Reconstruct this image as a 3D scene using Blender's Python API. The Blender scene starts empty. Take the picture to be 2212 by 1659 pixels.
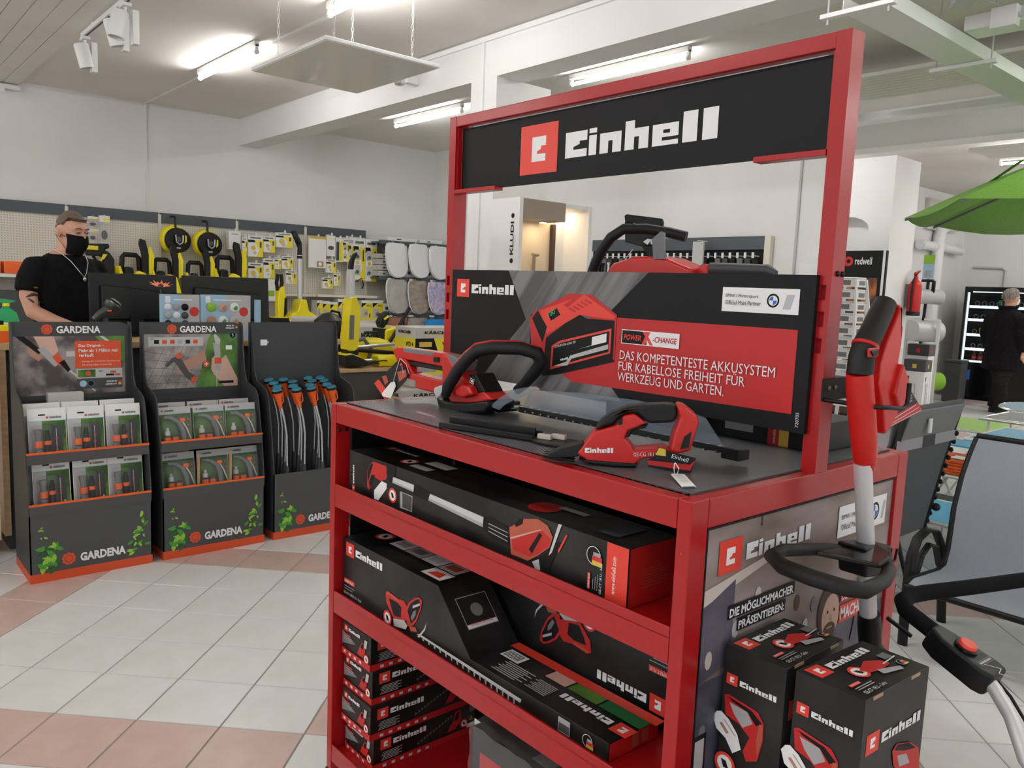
import bpy, bmesh, math, random
from mathutils import Vector as V, Matrix
random.seed(7)
sc = bpy.context.scene
COL = sc.collection
PI = math.pi
# ---------------------------------------------------------------- camera
W, H, FPX = 2212, 1659, 1734.0
CAM = V((-1.1077, -0.7986, 1.5))
RT = V((0.75797, -0.65110, 0.03930)); DN = V((-0.04789, -0.11565, -0.99214)); FW = V((0.65052, 0.75013, -0.11884))
cd = bpy.data.cameras.new('camera'); cam = bpy.data.objects.new('camera', cd); COL.objects.link(cam)
cd.sensor_width = 36; cd.sensor_fit = 'HORIZONTAL'; cd.lens = FPX / W * 36; cd.clip_start = .02; cd.clip_end = 100
m = Matrix((RT, -DN, -FW)).transposed().to_4x4(); m.translation = CAM; cam.matrix_world = m
sc.camera = cam
# ---------------------------------------------------------------- daylight and exposure
wd = bpy.data.worlds.new('daylight'); sc.world = wd; wd.use_nodes = True
bg = wd.node_tree.nodes['Background']; bg.inputs[0].default_value = (.93, .96, 1, 1); bg.inputs[1].default_value = .7
sc.view_settings.view_transform = 'Standard'; sc.view_settings.look = 'None'; sc.view_settings.gamma = 1
sc.view_settings.use_curve_mapping = False; sc.view_settings.exposure = 1.05
TUBE_E = 36.0
# ---------------------------------------------------------------- helpers
def at(px, py, ax, val):
    d = RT * ((px - W / 2) / FPX) + DN * ((py - H / 2) / FPX) + FW
    i = 'xyz'.index(ax); return CAM + d * ((val - CAM[i]) / d[i])
def pix(p):
    q = V(p) - CAM; z = q.dot(FW)
    return (W / 2 + FPX * q.dot(RT) / z, H / 2 + FPX * q.dot(DN) / z, z)
def frame(o, x, y):
    x = V(x).normalized(); y = V(y).normalized(); z = x.cross(y)
    mm = Matrix((x, y, z)).transposed().to_4x4(); mm.translation = V(o); return mm
def T(x, y, z): return Matrix.Translation((x, y, z))
def RX(a): return Matrix.Rotation(math.radians(a), 4, 'X')
def RY(a): return Matrix.Rotation(math.radians(a), 4, 'Y')
def RZ(a): return Matrix.Rotation(math.radians(a), 4, 'Z')
def SC(x, y, z): return Matrix.Diagonal((x, y, z, 1))
def FX(o): return frame(o, (0, -1, 0), (0, 0, 1))      # print on a face that looks towards -X
def FY(o): return frame(o, (1, 0, 0), (0, 0, 1))       # print on a face that looks towards -Y
def FZ(o): return frame(o, (0, -1, 0), (1, 0, 0))      # print on a top face, read from -X
class MB:
    def __init__(s, M=None): s.v = []; s.f = []; s.mi = []; s.M = M or Matrix.Identity(4)
    def add(s, vs, fs, mi=0):
        o = len(s.v); s.v += [tuple(s.M @ V(p)) for p in vs]
        s.f += [tuple(o + i for i in q) for q in fs]; s.mi += [mi] * len(fs); return s
    def box(s, a, b, mi=0):
        (x0, y0, z0), (x1, y1, z1) = a, b
        if x0 > x1: x0, x1 = x1, x0
        if y0 > y1: y0, y1 = y1, y0
        if z0 > z1: z0, z1 = z1, z0
        return s.add([(x0, y0, z0), (x1, y0, z0), (x1, y1, z0), (x0, y1, z0), (x0, y0, z1), (x1, y0, z1), (x1, y1, z1), (x0, y1, z1)],
                     [(0, 3, 2, 1), (4, 5, 6, 7), (0, 1, 5, 4), (1, 2, 6, 5), (2, 3, 7, 6), (3, 0, 4, 7)], mi)
    def loft(s, rings, cap=True, loop=False, mi=0):
        n = len(rings[0]); vs = [p for r in rings for p in r]; fs = []
        R = len(rings)
        for i in range(R if loop else R - 1):
            j = (i + 1) % R
            for k in range(n):
                l = (k + 1) % n; fs.append((i * n + k, i * n + l, j * n + l, j * n + k))
        if cap and not loop: fs.append(tuple(range(n - 1, -1, -1))); fs.append(tuple((R - 1) * n + k for k in range(n)))
        return s.add(vs, fs, mi)
    def tube(s, pts, r, n=10, closed=False, cap=True, mi=0, flat=1.0, up=None):
        pts = [V(p) for p in pts]; N = len(pts)
        rs = list(r) if isinstance(r, (list, tuple)) else [r] * N
        tg = []
        for i in range(N):
            a = pts[i - 1] if (i > 0 or closed) else pts[i]; b = pts[(i + 1) % N] if (i < N - 1 or closed) else pts[i]
            tg.append((b - a).normalized())
        nx = V(up) if up else (V((0, 0, 1)) if abs(tg[0].z) < .9 else V((1, 0, 0)))
        rings = []
        for i in range(N):
            t = tg[i]; nx = (nx - t * nx.dot(t))
            if nx.length < 1e-6: nx = t.orthogonal()
            nx.normalize(); b = t.cross(nx)
            rings.append([pts[i] + (nx * math.cos(2 * PI * k / n) * flat + b * math.sin(2 * PI * k / n)) * rs[i] for k in range(n)])
        return s.loft(rings, cap, closed, mi)
    def cyl(s, a, b, r, r2=None, n=16, mi=0): return s.tube([a, b], [r, r if r2 is None else r2], n, mi=mi)
    def lathe(s, o, prof, ax=(0, 0, 1), n=20, mi=0):
        ax = V(ax).normalized(); u = ax.orthogonal().normalized(); w = ax.cross(u); o = V(o)
        return s.loft([[o + ax * z + (u * math.cos(2 * PI * k / n) + w * math.sin(2 * PI * k / n)) * max(r, 1e-4) for k in range(n)] for r, z in prof], mi=mi)
    def ext(s, poly, ax, a, b, mi=0):
        if sum(poly[i][0] * poly[(i + 1) % len(poly)][1] - poly[(i + 1) % len(poly)][0] * poly[i][1] for i in range(len(poly))) < 0: poly = poly[::-1]
        f = {'x': lambda u, v, w: (w, u, v), 'y': lambda u, v, w: (u, w, v), 'z': lambda u, v, w: (u, v, w)}[ax]
        if ax == 'y': a, b = max(a, b), min(a, b)
        else: a, b = min(a, b), max(a, b)
        n = len(poly); vs = [f(u, v, a) for u, v in poly] + [f(u, v, b) for u, v in poly]
        fs = [tuple(range(n - 1, -1, -1)), tuple(range(n, 2 * n))] + [(i, (i + 1) % n, n + (i + 1) % n, n + i) for i in range(n)]
        return s.add(vs, fs, mi)
    def ell(s, c, r, n=14, k=9, mi=0):
        c = V(c); rings = []
        for i in range(k + 1):
            a = -PI / 2 + PI * i / k; q = max(math.cos(a), .02)
            rings.append([(c.x + r[0] * q * math.cos(2 * PI * j / n), c.y + r[1] * q * math.sin(2 * PI * j / n), c.z + r[2] * math.sin(a)) for j in range(n)])
        return s.loft(rings, mi=mi)
    def poly(s, pts, mi=0): return s.add(pts, [tuple(range(len(pts)))], mi)
    def mesh(s, name, mat=None):
        me = bpy.data.meshes.new(name); me.from_pydata(s.v, [], s.f)
        for q in (mat if isinstance(mat, (list, tuple)) else [mat]): me.materials.append(q)
        if len(me.materials) > 1: me.polygons.foreach_set('material_index', s.mi)
        me.update(); return me
    def build(s, name, mat, parent=None, smooth=None, bevel=0, seg=2, sub=0, label=None):
        me = s.mesh(name, mat)
        if smooth:
            me.polygons.foreach_set('use_smooth', [True] * len(me.polygons)); me.set_sharp_from_angle(angle=math.radians(smooth))
        o = bpy.data.objects.new(name, me); COL.objects.link(o)
        if parent: o.parent = parent
        if bevel:
            b = o.modifiers.new('bevel', 'BEVEL'); b.width = bevel; b.segments = seg; b.limit_method = 'ANGLE'; b.angle_limit = .6
            if not smooth:
                me.polygons.foreach_set('use_smooth', [True] * len(me.polygons)); me.set_sharp_from_angle(angle=math.radians(40)); b.harden_normals = True
        if sub:
            b = o.modifiers.new('sub', 'SUBSURF'); b.levels = sub; b.render_levels = sub
        if label: o['label'] = label
        return o
def tag(o, label, cat, group=None):
    o['label'] = label; o['category'] = cat
    if group: o['group'] = group
    return o
def thing(name, label, cat, loc=(0, 0, 0), rz=0, group=None):
    o = bpy.data.objects.new(name, None); COL.objects.link(o); o.location = loc; o.rotation_euler = (0, 0, math.radians(rz)); o.empty_display_size = .05
    return tag(o, label, cat, group)
def struct(o): o['kind'] = 'structure'; return o
def cptree(o, parent=None):
    c = o.copy(); COL.objects.link(c); c.parent = parent
    for ch in list(KIDS.get(o.name, [])) or [x for x in o.children]: cptree(ch, c)
    return c
KIDS = {}
def dup(root, loc=None, rz=None, label=None, group=None):
    c = cptree(root)
    if loc is not None: c.location = loc
    if rz is not None: c.rotation_euler = (0, 0, math.radians(rz))
    if label: c['label'] = label
    if group: c['group'] = group
    return c
# flat prints: layered polygons on a face
class PR:
    def __init__(s, M): s.M = M; s.p = []; s.m = []
    def poly(s, pts, mat): s.p.append(pts); s.m.append(mat); return s
    def rect(s, x0, y0, x1, y1, mat): return s.poly([(x0, y0), (x1, y0), (x1, y1), (x0, y1)], mat)
    def disc(s, x, y, r, mat, n=20, ry=None): return s.poly([(x + r * math.cos(2 * PI * k / n), y + (ry or r) * math.sin(2 * PI * k / n)) for k in range(n)], mat)
    def line(s, pts, w, mat):
        for a, b in zip(pts, pts[1:]):
            d = (V(b) - V(a)); d = d.normalized() if d.length else V((1, 0)); q = V((-d.y, d.x)) * w / 2; a2 = V(a); b2 = V(b)
            s.poly([tuple(a2 - q), tuple(b2 - q), tuple(b2 + q), tuple(a2 + q)], mat)
        return s
    def logo(s, x, y, h, red, white):     # square emblem of side h*1.12 and the block lettering
        s.rect(x, y, x + h * 1.13, y + h, red); E = [(0, 0), (1, 0), (1, .3), (.38, .3), (.38, .41), (.66, .5), (.66, .62), (1, .62), (1, 1), (0, 1)]
        s.poly([(x + h * (.36 + .42 * a), y + h * (.25 + .5 * b)) for a, b in E], white)
        return s.word(x + h * 1.36, y + h * .23, h * .52, white, E)
    def word(s, x, y, a, white, E=None, w=None):
        E = E or [(0, 0), (1, 0), (1, .3), (.38, .3), (.38, .41), (.66, .5), (.66, .62), (1, .62), (1, 1), (0, 1)]
        L = w or a * 6.95; xh = .72
        def P(q, x0, x1, h=1): s.poly([(x + L * (x0 + (x1 - x0) * u), y + a * v * h) for u, v in q], white)
        R = [(0, 0), (1, 0), (1, 1), (0, 1)]
        N = [(0, 0), (.4, 0), (.4, .6), (.6, .6), (.6, 0), (1, 0), (1, 1), (0, 1)]
        P(E, 0, .165, .95); P(R, .18, .235, xh); s.rect(x + L * .18, y + a * .8, x + L * .235, y + a * .97, white)
        P(N, .26, .41, xh); P([(0, 0), (.4, 0), (.4, .43), (.6, .43), (.6, 0), (1, 0), (1, .72), (.4, .72), (.4, 1), (0, 1)], .435, .59)
        P([(0, 0), (1, 0), (1, .22), (.38, .22), (.38, .38), (1, .38), (1, 1), (0, 1)], .615, .775, xh); s.rect(x + L * (.615 + .16 * .42), y + a * .4, x + L * (.615 + .16 * .68), y + a * .52, M['ink'])
        P(R, .80, .885); P(R, .915, 1.0); return s
    def build(s, name, parent, label=None, dz=.00025):
        mats = []; mb = MB(s.M)
        for i, (p, mt) in enumerate(zip(s.p, s.m)):
            if mt not in mats: mats.append(mt)
            ar = sum(p[k][0] * p[(k + 1) % len(p)][1] - p[(k + 1) % len(p)][0] * p[k][1] for k in range(len(p)))
            if ar < 0: p = p[::-1]
            mb.poly([(a, b, .0005 + min(8e-5, .0024 / len(s.p)) * i) for a, b in p], mats.index(mt))
        return mb.build(name, mats, parent, label=label)
_txt = {}
def text(parent, s, M_, mat, h=None, w=None, bold=0, name='lettering', shear=0, center=False, label=None):
    k = (s, bold)
    if k not in _txt:
        c = bpy.data.curves.new('t', 'FONT'); c.body = s; c.size = 1; c.offset = bold; c.resolution_u = 2
        o = bpy.data.objects.new('t', c); COL.objects.link(o)
        me = bpy.data.meshes.new_from_object(o.evaluated_get(bpy.context.evaluated_depsgraph_get()))
        _txt[k] = ([tuple(q.co) for q in me.vertices], [tuple(p.vertices) for p in me.polygons])
        bpy.data.objects.remove(o); bpy.data.curves.remove(c); bpy.data.meshes.remove(me)
    vs, fs = _txt[k]
    x0 = min(v[0] for v in vs); x1 = max(v[0] for v in vs); y0 = min(v[1] for v in vs); y1 = max(v[1] for v in vs)
    sy = (h / (y1 - y0)) if h else (w / (x1 - x0)); sx = (w / (x1 - x0)) if w else sy
    ox = -(x1 - x0) * sx / 2 if center else 0
    mb = MB(M_); mb.add([((v[0] - x0) * sx + ox + shear * (v[1] - y0) * sy, (v[1] - y0) * sy, .0028) for v in vs], fs)
    return mb.build(name, mat, parent, label=label)
class SIL:
    """traces a side view on a vertical plane through the object itself"""
    def __init__(s, p0, d):
        s.p0 = V(p0); s.d = V((d[0], d[1], 0)).normalized(); s.M = frame(s.p0, s.d, (0, 0, 1)); s.n = s.M.to_3x3() @ V((0, 0, 1)); s.cr = None
    def crop(s, ox, oy, k): s.cr = (ox, oy, k); return s
    def uv(s, q):
        px, py = q[0], q[1]
        if s.cr: px = s.cr[0] + px / s.cr[2]; py = s.cr[1] + py / s.cr[2]
        dr = RT * ((px - W / 2) / FPX) + DN * ((py - H / 2) / FPX) + FW
        p = CAM + dr * ((s.p0 - CAM).dot(s.n) / dr.dot(s.n)) - s.p0
        return (p.dot(s.d), p.z)
    def P(s, q, off=0): u, v = s.uv(q); return s.p0 + s.d * u + V((0, 0, v)) + s.n * off
    def ext(s, pts, a, b, mb=None):
        mb = mb or MB(); M0 = mb.M; mb.M = s.M; mb.ext([s.uv(q) for q in pts], 'z', a, b); mb.M = M0; return mb
    def tube(s, pts, r, offs=None, n=12, mb=None, **k):
        return (mb or MB()).tube([s.P(q, (offs[i] if offs else 0)) for i, q in enumerate(pts)], r, n, **k)
# ---------------------------------------------------------------- materials
M = {}
def mat(name, c, r=.5, metal=0, spec=.5, em=None, es=1, trans=0, alpha=1, coat=0):
    mt = bpy.data.materials.new(name); mt.use_nodes = True; b = mt.node_tree.nodes['Principled BSDF']
    b.inputs['Base Color'].default_value = (*c, 1); b.inputs['Roughness'].default_value = r; b.inputs['Metallic'].default_value = metal
    b.inputs['Specular IOR Level'].default_value = spec
    if em: b.inputs['Emission Color'].default_value = (*em, 1); b.inputs['Emission Strength'].default_value = es
    if trans: b.inputs['Transmission Weight'].default_value = trans
    if alpha < 1: b.inputs['Alpha'].default_value = alpha
    if coat: b.inputs['Coat Weight'].default_value = coat; b.inputs['Coat Roughness'].default_value = .1
    M[name] = mt; return mt
def nz(name, c1, c2, scale=8, r=.5, lo=.35, hi=.65, detail=3, stretch=None, bump=0, spec=.5, metal=0, kind='noise'):
    mt = mat(name, c1, r, metal, spec); nt = mt.node_tree; b = nt.nodes['Principled BSDF']
    tc = nt.nodes.new('ShaderNodeTexCoord'); mp = nt.nodes.new('ShaderNodeMapping'); mp.inputs['Scale'].default_value = stretch or (1, 1, 1)
    n = nt.nodes.new('ShaderNodeTexNoise' if kind == 'noise' else 'ShaderNodeTexVoronoi'); n.inputs['Scale'].default_value = scale
    if kind == 'noise': n.inputs['Detail'].default_value = detail
    cr = nt.nodes.new('ShaderNodeValToRGB'); cr.color_ramp.elements[0].position = lo; cr.color_ramp.elements[1].position = hi
    cr.color_ramp.elements[0].color = (*c1, 1); cr.color_ramp.elements[1].color = (*c2, 1)
    L = nt.links.new; L(tc.outputs['Object'], mp.inputs[0]); L(mp.outputs[0], n.inputs['Vector']); L(n.outputs[0], cr.inputs[0]); L(cr.outputs[0], b.inputs['Base Color'])
    if bump:
        bp = nt.nodes.new('ShaderNodeBump'); bp.inputs['Strength'].default_value = bump; bp.inputs['Distance'].default_value = .002; L(n.outputs[0], bp.inputs['Height']); L(bp.outputs[0], b.inputs['Normal'])
    return mt
nz('wall_paint', (.77, .762, .74), (.81, .802, .785), 1.3, .85)
nz('ceiling_paint', (.70, .665, .62), (.755, .72, .68), .9, .9)
nz('slat_paint', (.70, .68, .63), (.74, .72, .67), 2, .7)
nz('tile_cream', (.71, .70, .68), (.77, .762, .745), 5, .28, spec=.4)
nz('tile_pink', (.56, .40, .355), (.61, .45, .40), 9, .3, spec=.4)
mat('grout', (.27, .29, .275), .9)
mat('red_paint', (.39, .0065, .0085), .25, spec=.5)
mat('red_plastic', (.55, .013, .010), .3)
mat('red_ink', (.50, .013, .012), .45)
mat('bright_red', (.75, .05, .03), .4)
mat('ink', (.006, .006, .0065), .5, spec=.25)
mat('panel_black', (.010, .010, .0105), .5, spec=.2)
mat('black_plastic', (.006, .006, .0065), .42, spec=.35)
mat('black_gloss', (.005, .005, .0055), .15, spec=.4)
mat('black_rubber', (.009, .009, .0095), .55, spec=.35)
mat('foam', (.007, .007, .008), .95, spec=.15)
mat('white_ink', (.85, .85, .86), .5)
mat('white_plastic', (.80, .80, .79), .4)
mat('white_paper', (.84, .84, .82), .7)
mat('grey_ink', (.38, .38, .39), .5)
mat('dark_grey', (.06, .062, .065), .5)
mat('mid_grey', (.17, .175, .18), .5)
mat('light_grey', (.5, .5, .5), .5)
mat('silver', (.62, .63, .65), .3, .85)
mat('satin_alu', (.66, .66, .67), .42, .35)
mat('steel', (.5, .5, .5), .25, 1)
mat('chrome', (.75, .76, .78), .08, 1)
mat('yellow', (.86, .72, .012), .4)
mat('yellow_ink', (.84, .70, .03), .5)
mat('beige_metal', (.74, .70, .60), .55)
mat('header_grey', (.075, .088, .10), .55)
mat('orange', (.80, .12, .012), .45)
mat('orange_red', (.64, .075, .018), .5)
mat('gardena_grey', (.066, .069, .072), .55)
mat('card_dark', (.042, .045, .048), .55)
mat('teal', (.035, .22, .32), .45)
mat('green', (.10, .32, .02), .6)
mat('leaf_green', (.06, .30, .03), .5); mat('leaf_lime', (.30, .52, .05), .5); mat('leaf_dark', (.012, .13, .03), .5)
mat('lime', (.28, .55, .04), .5)
mat('blue_sky', (.02, .36, .62), .5)
mat('blue_ink', (.03, .15, .55), .5)
mat('grey_card', (.56, .54, .50), .8); mat('brown_card', (.42, .27, .15), .85)
nz('wood', (.52, .33, .17), (.62, .42, .23), 6, .45, stretch=(1, 8, 8)); nz('wood_light', (.62, .46, .30), (.70, .54, .36), 3, .5, stretch=(1, 1, 6))
mat('skin', (.60, .32, .22), .5); mat('skin_dark', (.42, .20, .13), .5); mat('ear_skin', (.62, .24, .17), .5)
nz('stubble', (.085, .062, .05), (.20, .135, .10), 260, .8, bump=.3); nz('hair_grey', (.10, .085, .075), (.28, .25, .22), 60, .8, bump=.6, stretch=(1, 1, .2))
nz('shirt_black', (.0045, .0045, .005), (.008, .008, .009), 30, .9, spec=.15); nz('coat_black', (.006, .006, .008), (.014, .012, .014), 40, .95, spec=.1)
nz('trousers', (.012, .011, .011), (.02, .018, .017), 40, .9, spec=.1); mat('tattoo', (.055, .05, .05), .6)
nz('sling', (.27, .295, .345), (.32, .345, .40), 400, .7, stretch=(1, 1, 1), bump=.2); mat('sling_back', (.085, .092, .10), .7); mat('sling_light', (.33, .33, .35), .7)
nz('rug_orange', (.62, .08, .015), (.75, .14, .02), 30, .9)
nz('print_dark', (.006, .006, .0062), (.032, .032, .032), 4.5, .36, lo=.42, hi=.75, spec=.35); nz('print_darker', (.008, .008, .008), (.02, .02, .02), 3, .4, spec=.3)
nz('print_streak', (.075, .072, .076), (.21, .205, .21), 30, .42, lo=.38, hi=.62, detail=5); _n = [q for q in M['print_streak'].node_tree.nodes if q.type == 'MAPPING'][0]; _n.vector_type = 'TEXTURE'; _n.inputs['Rotation'].default_value = (math.radians(-52), 0, 0); _n.inputs['Scale'].default_value = (1, 14, 1); nz('print_soil', (.07, .055, .055), (.30, .26, .25), 9, .5, lo=.4, hi=.62)
nz('print_stone', (.20, .17, .165), (.40, .36, .34), 14, .5); nz('print_grass', (.03, .10, .012), (.12, .27, .04), 10, .5)
nz('print_workshop', (.17, .12, .095), (.36, .30, .29), 3.2, .45, lo=.38, hi=.66, stretch=(1, 1, 3)); nz('print_workshop_blue', (.04, .045, .08), (.13, .12, .16), 5, .45, stretch=(1, 1, 2))
mat('print_cream', (.62, .55, .48), .5); mat('print_skin', (.42, .22, .16), .5); mat('print_skin_light', (.60, .38, .30), .5); mat('print_hair', (.07, .04, .03), .6)
mat('print_sheen', (.60, .60, .60), .4); mat('print_orange', (.45, .09, .05), .45); mat('gold', (.72, .50, .06), .4); mat('flag_red', (.6, .03, .03), .5)
mat('sky_print', (.36, .55, .72), .5); mat('petal', (.92, .22, .09), .6); mat('stem_green', (.05, .13, .03), .7)
mat('tube_light', (1, 1, 1), .5, em=(1, .99, .975), es=TUBE_E); mat('spot_warm', (1, 1, 1), .5, em=(1, .78, .5), es=40)
mat('vend_light', (1, 1, 1), .5, em=(.7, .95, 1), es=1.0); mat('led_green', (.1, .6, .2), .5)
mat('clear', (.93, .95, .97), .06, trans=1); M['clear'].node_tree.nodes['Principled BSDF'].inputs['IOR'].default_value = 1.12
mat('blister', (.5, .52, .53), .06, alpha=.09)
mat('smoke_clear', (.26, .32, .40), .1, alpha=.34)
mat('film', (.6, .61, .63), .14, alpha=.14)
mat('window_glass', (.9, .95, .95), .02, alpha=.12)
nz('parasol_green', (.17, .38, .05), (.21, .43, .07), 60, .75, bump=.1)
b = M['parasol_green'].node_tree.nodes['Principled BSDF']; b.inputs['Transmission Weight'].default_value = 0
nz('marble_grey', (.42, .40, .37), (.52, .50, .47), 7, .25, detail=6); nz('marble_brown', (.27, .22, .18), (.40, .345, .29), 7, .25, detail=6, stretch=(1, 1, 3))
nz('seat_bokeh', (.20, .30, .62), (.85, .62, .68), 22, .25, lo=.3, hi=.7); nz('seat_rust', (.33, .13, .075), (.40, .17, .10), 14, .4); nz('seat_wood', (.25, .22, .21), (.46, .43, .41), 12, .4, stretch=(12, 1, 1))
mat('seat_white', (.84, .85, .86), .18); mat('porcelain_blue', (.01, .28, .72), .2)
mat('booth_white', (.80, .79, .77), .5); mat('booth_taupe', (.30, .24, .19), .5); mat('booth_wall', (.66, .55, .40), .6)
nz('flame_print', (.05, .025, .02), (.55, .17, .04), 3.5, .45, lo=.45, hi=.68, stretch=(1, 2.5, 1))
mat('scanner_dark', (.03, .033, .036), .3); mat('sprayer_green', (.02, .38, .13), .4)
mat('mesh_grey', (.10, .11, .115), .5, .3)
# perforated sheet: round holes let light and sight through
mt = mat('perforated', (.145, .15, .16), .28, .2); nt = mt.node_tree; b = nt.nodes['Principled BSDF']; L = nt.links.new
tc = nt.nodes.new('ShaderNodeTexCoord'); sx = nt.nodes.new('ShaderNodeSeparateXYZ'); L(tc.outputs['Object'], sx.inputs[0])
def mth(op, a, b_=None, c_=None):
    n = nt.nodes.new('ShaderNodeMath'); n.operation = op
    for i, q in enumerate((a, b_, c_)):
        if q is None: continue
        if isinstance(q, (int, float)): n.inputs[i].default_value = q
        else: L(q, n.inputs[i])
    return n.outputs[0]
PX = .0098
u = mth('DIVIDE', sx.outputs[0], PX); v = mth('DIVIDE', sx.outputs[1], PX)
row = mth('FLOOR', v); sh = mth('MULTIPLY', mth('FRACT', mth('MULTIPLY', row, .5)), 1.0); u2 = mth('ADD', u, sh)
du = mth('SUBTRACT', mth('FRACT', u2), .5); dv = mth('SUBTRACT', mth('FRACT', v), .5)
d = mth('SQRT', mth('ADD', mth('POWER', mth('MULTIPLY', du, 1.0), 2), mth('POWER', mth('MULTIPLY', dv, 1.0), 2)))
hole = mth('LESS_THAN', d, .21); L(mth('SUBTRACT', 1, hole), b.inputs['Alpha'])
# pegboard back panels: fine dark holes
mt = mat('pegboard', (.74, .70, .61), .6); nt = mt.node_tree; b = nt.nodes['Principled BSDF']; L = nt.links.new
tc = nt.nodes.new('ShaderNodeTexCoord'); sx = nt.nodes.new('ShaderNodeSeparateXYZ'); L(tc.outputs['Object'], sx.inputs[0])
du = mth('SUBTRACT', mth('FRACT', mth('MULTIPLY', sx.outputs[0], 40)), .5); dv = mth('SUBTRACT', mth('FRACT', mth('MULTIPLY', sx.outputs[2], 40)), .5)
d = mth('SQRT', mth('ADD', mth('POWER', du, 2), mth('POWER', dv, 2)))
mx = nt.nodes.new('ShaderNodeMixRGB'); L(mth('MULTIPLY', mth('LESS_THAN', d, .26), .55), mx.inputs[0]); mx.inputs[1].default_value = (.74, .70, .61, 1); mx.inputs[2].default_value = (.28, .25, .20, 1); L(mx.outputs[0], b.inputs['Base Color'])
# ================================================================ THE ROOM
X0, X1, Y0, Y1, ZC = -4.5, 13.8, -5.5, 8.5, 3.3
fl = struct(MB().box((X0, Y0, -.12), (X1, Y1, -.003)).build('floor', M['grout'], None))
TS = .29057; TO = V((-.5613, 2.1416, 0)); E1 = V((.70313, -.71106, 0)); E2 = V((.71106, .70313, 0))
def tile_mesh(nm, mt):
    g = .0022; q = TS - g; i = .0018; mb = MB()
    P = lambda a, b, z: tuple(E1 * a + E2 * b + V((0, 0, z)))
    vs = [P(g, g, -.004), P(q, g, -.004), P(q, q, -.004), P(g, q, -.004), P(g + i, g + i, 0), P(q - i, g + i, 0), P(q - i, q - i, 0), P(g + i, q - i, 0)]
    fs = [(4, 5, 6, 7)] + [(k, (k + 1) % 4, 4 + (k + 1) % 4, 4 + k) for k in range(4)]
    return mb.add(vs, fs).mesh(nm, M[mt]), vs, fs
tm = {0: tile_mesh('tile', 'tile_cream'), 1: tile_mesh('tile', 'tile_pink')}
cells = []
for i in range(-60, 60):
    for j in range(-60, 60):
        o = TO + E1 * (TS * i) + E2 * (TS * j); c = o + (E1 + E2) * TS / 2
        if not (X0 < c.x < X1 and Y0 < c.y < Y1): continue
        a, b_ = (i % 6 == 3), (j % 6 == 5); k = 1 if a != b_ else 0
        px, py, z = pix(c); ar = 0
        inside_stand = -.05 < c.x < .85 and 0 < c.y < 1.27
        if z > .4 and -80 < px < W + 80 and -50 < py < H + 120 and not inside_stand:
            pts = [pix(o + E1 * TS * u_ + E2 * TS * v_) for u_, v_ in ((0, 0), (1, 0), (1, 1), (0, 1))]
            ar = abs(sum(pts[n][0] * pts[(n + 1) % 4][1] - pts[(n + 1) % 4][0] * pts[n][1] for n in range(4))) / 2
            if px > 700 and px < 1500 and py > 880: ar *= .01
        cells.append((ar, k, o))
cells.sort(key=lambda q: -q[0])
for ar, k, o in cells[:300]:
    t = bpy.data.objects.new('tile', tm[k][0]); COL.objects.link(t); t.location = o; t.parent = fl
mb = MB()
for ar, k, o in cells[300:]:
    mb.M = Matrix.Translation(o); mb.add(tm[k][1], tm[k][2], k)
st = mb.build('tile_field', [M['tile_cream'], M['tile_pink']], fl); st['kind'] = 'stuff'
wp = M['wall_paint']
struct(MB().box((X0, Y0, ZC), (X1, Y1, ZC + .15)).build('ceiling', M['ceiling_paint']))
ceil = bpy.data.objects['ceiling']
wa = struct(MB().box((X0, Y1, 0), (5.6, Y1 + .2, ZC)).build('wall_back', wp))
struct(MB().box((5.4, 2.72, 0), (5.6, Y1, ZC)).build('wall_partition', wp))
mb = MB().box((9, 3.83, 0), (9.7, 3.9, ZC)).box((9.0, 3.9, 0), (9.2, 4.1, ZC)).box((9, 4.75, 0), (9.2, Y1, ZC)).box((9, 4.1, 0), (9.2, 4.75, .9)).box((9.6, 3.9, 0), (9.7, 4.75, ZC))
arch = [(4.1, ZC), (4.75, ZC), (4.75, 2.42)] + [(4.425 + .325 * math.cos(a * PI / 8), 2.42 + .16 * math.sin(a * PI / 8)) for a in range(1, 8)] + [(4.1, 2.42)]
mb.ext(arch, 'x', 9, 9.2); mb.box((9.2, 3.9, 0), (9.45, 4.95, ZC))
struct(mb.build('wall_niche', wp))
struct(MB().box((9.7, 4.75, 0), (X1, 4.95, ZC)).build('wall_recess', wp))
struct(MB().box((X1, Y0, 0), (X1 + .2, Y1, ZC)).build('wall_right', wp))
# unseen shop windows behind the photographer, added to let daylight in
mb = MB().box((X0, Y0 - .2, 0), (X1, Y0, .5)).box((X0, Y0 - .2, 2.9), (X1, Y0, ZC))
for x in (X0, -.6, 3.4, 7.4, 11.4): mb.box((x, Y0 - .2, .5), (x + (.5 if x > X0 else .3), Y0, 2.9))
mb.box((X1 - .5, Y0 - .2, .5), (X1, Y0, 2.9)); struct(mb.build('wall_front', wp))
mb = MB().box((X0 - .2, Y0, 0), (X0, Y1, .5)).box((X0 - .2, Y0, 2.9), (X0, Y1, ZC))
for y in (Y0, -1.4, 2.4, 5.2): mb.box((X0 - .2, y, .5), (X0, y + .5, 2.9))
mb.box((X0 - .2, 6.2, .5), (X0, Y1, 2.9)); struct(mb.build('wall_left', wp))
for n, (a, b_) in enumerate((((-4.2, -5.62, .5), (-.6, -5.6, 2.9)), ((-.1, -5.62, .5), (3.4, -5.6, 2.9)), ((3.9, -5.62, .5), (7.4, -5.6, 2.9)), ((7.9, -5.62, .5), (11.4, -5.6, 2.9)), ((-4.62, -5, .5), (-4.6, -1.4, 2.9)), ((-4.62, -.9, .5), (-4.6, 2.4, 2.9)), ((-4.62, 2.9, .5), (-4.6, 5.2, 2.9)))):
    struct(MB().box(a, b_).build('window_%d' % (n + 1), M['window_glass']))
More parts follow.
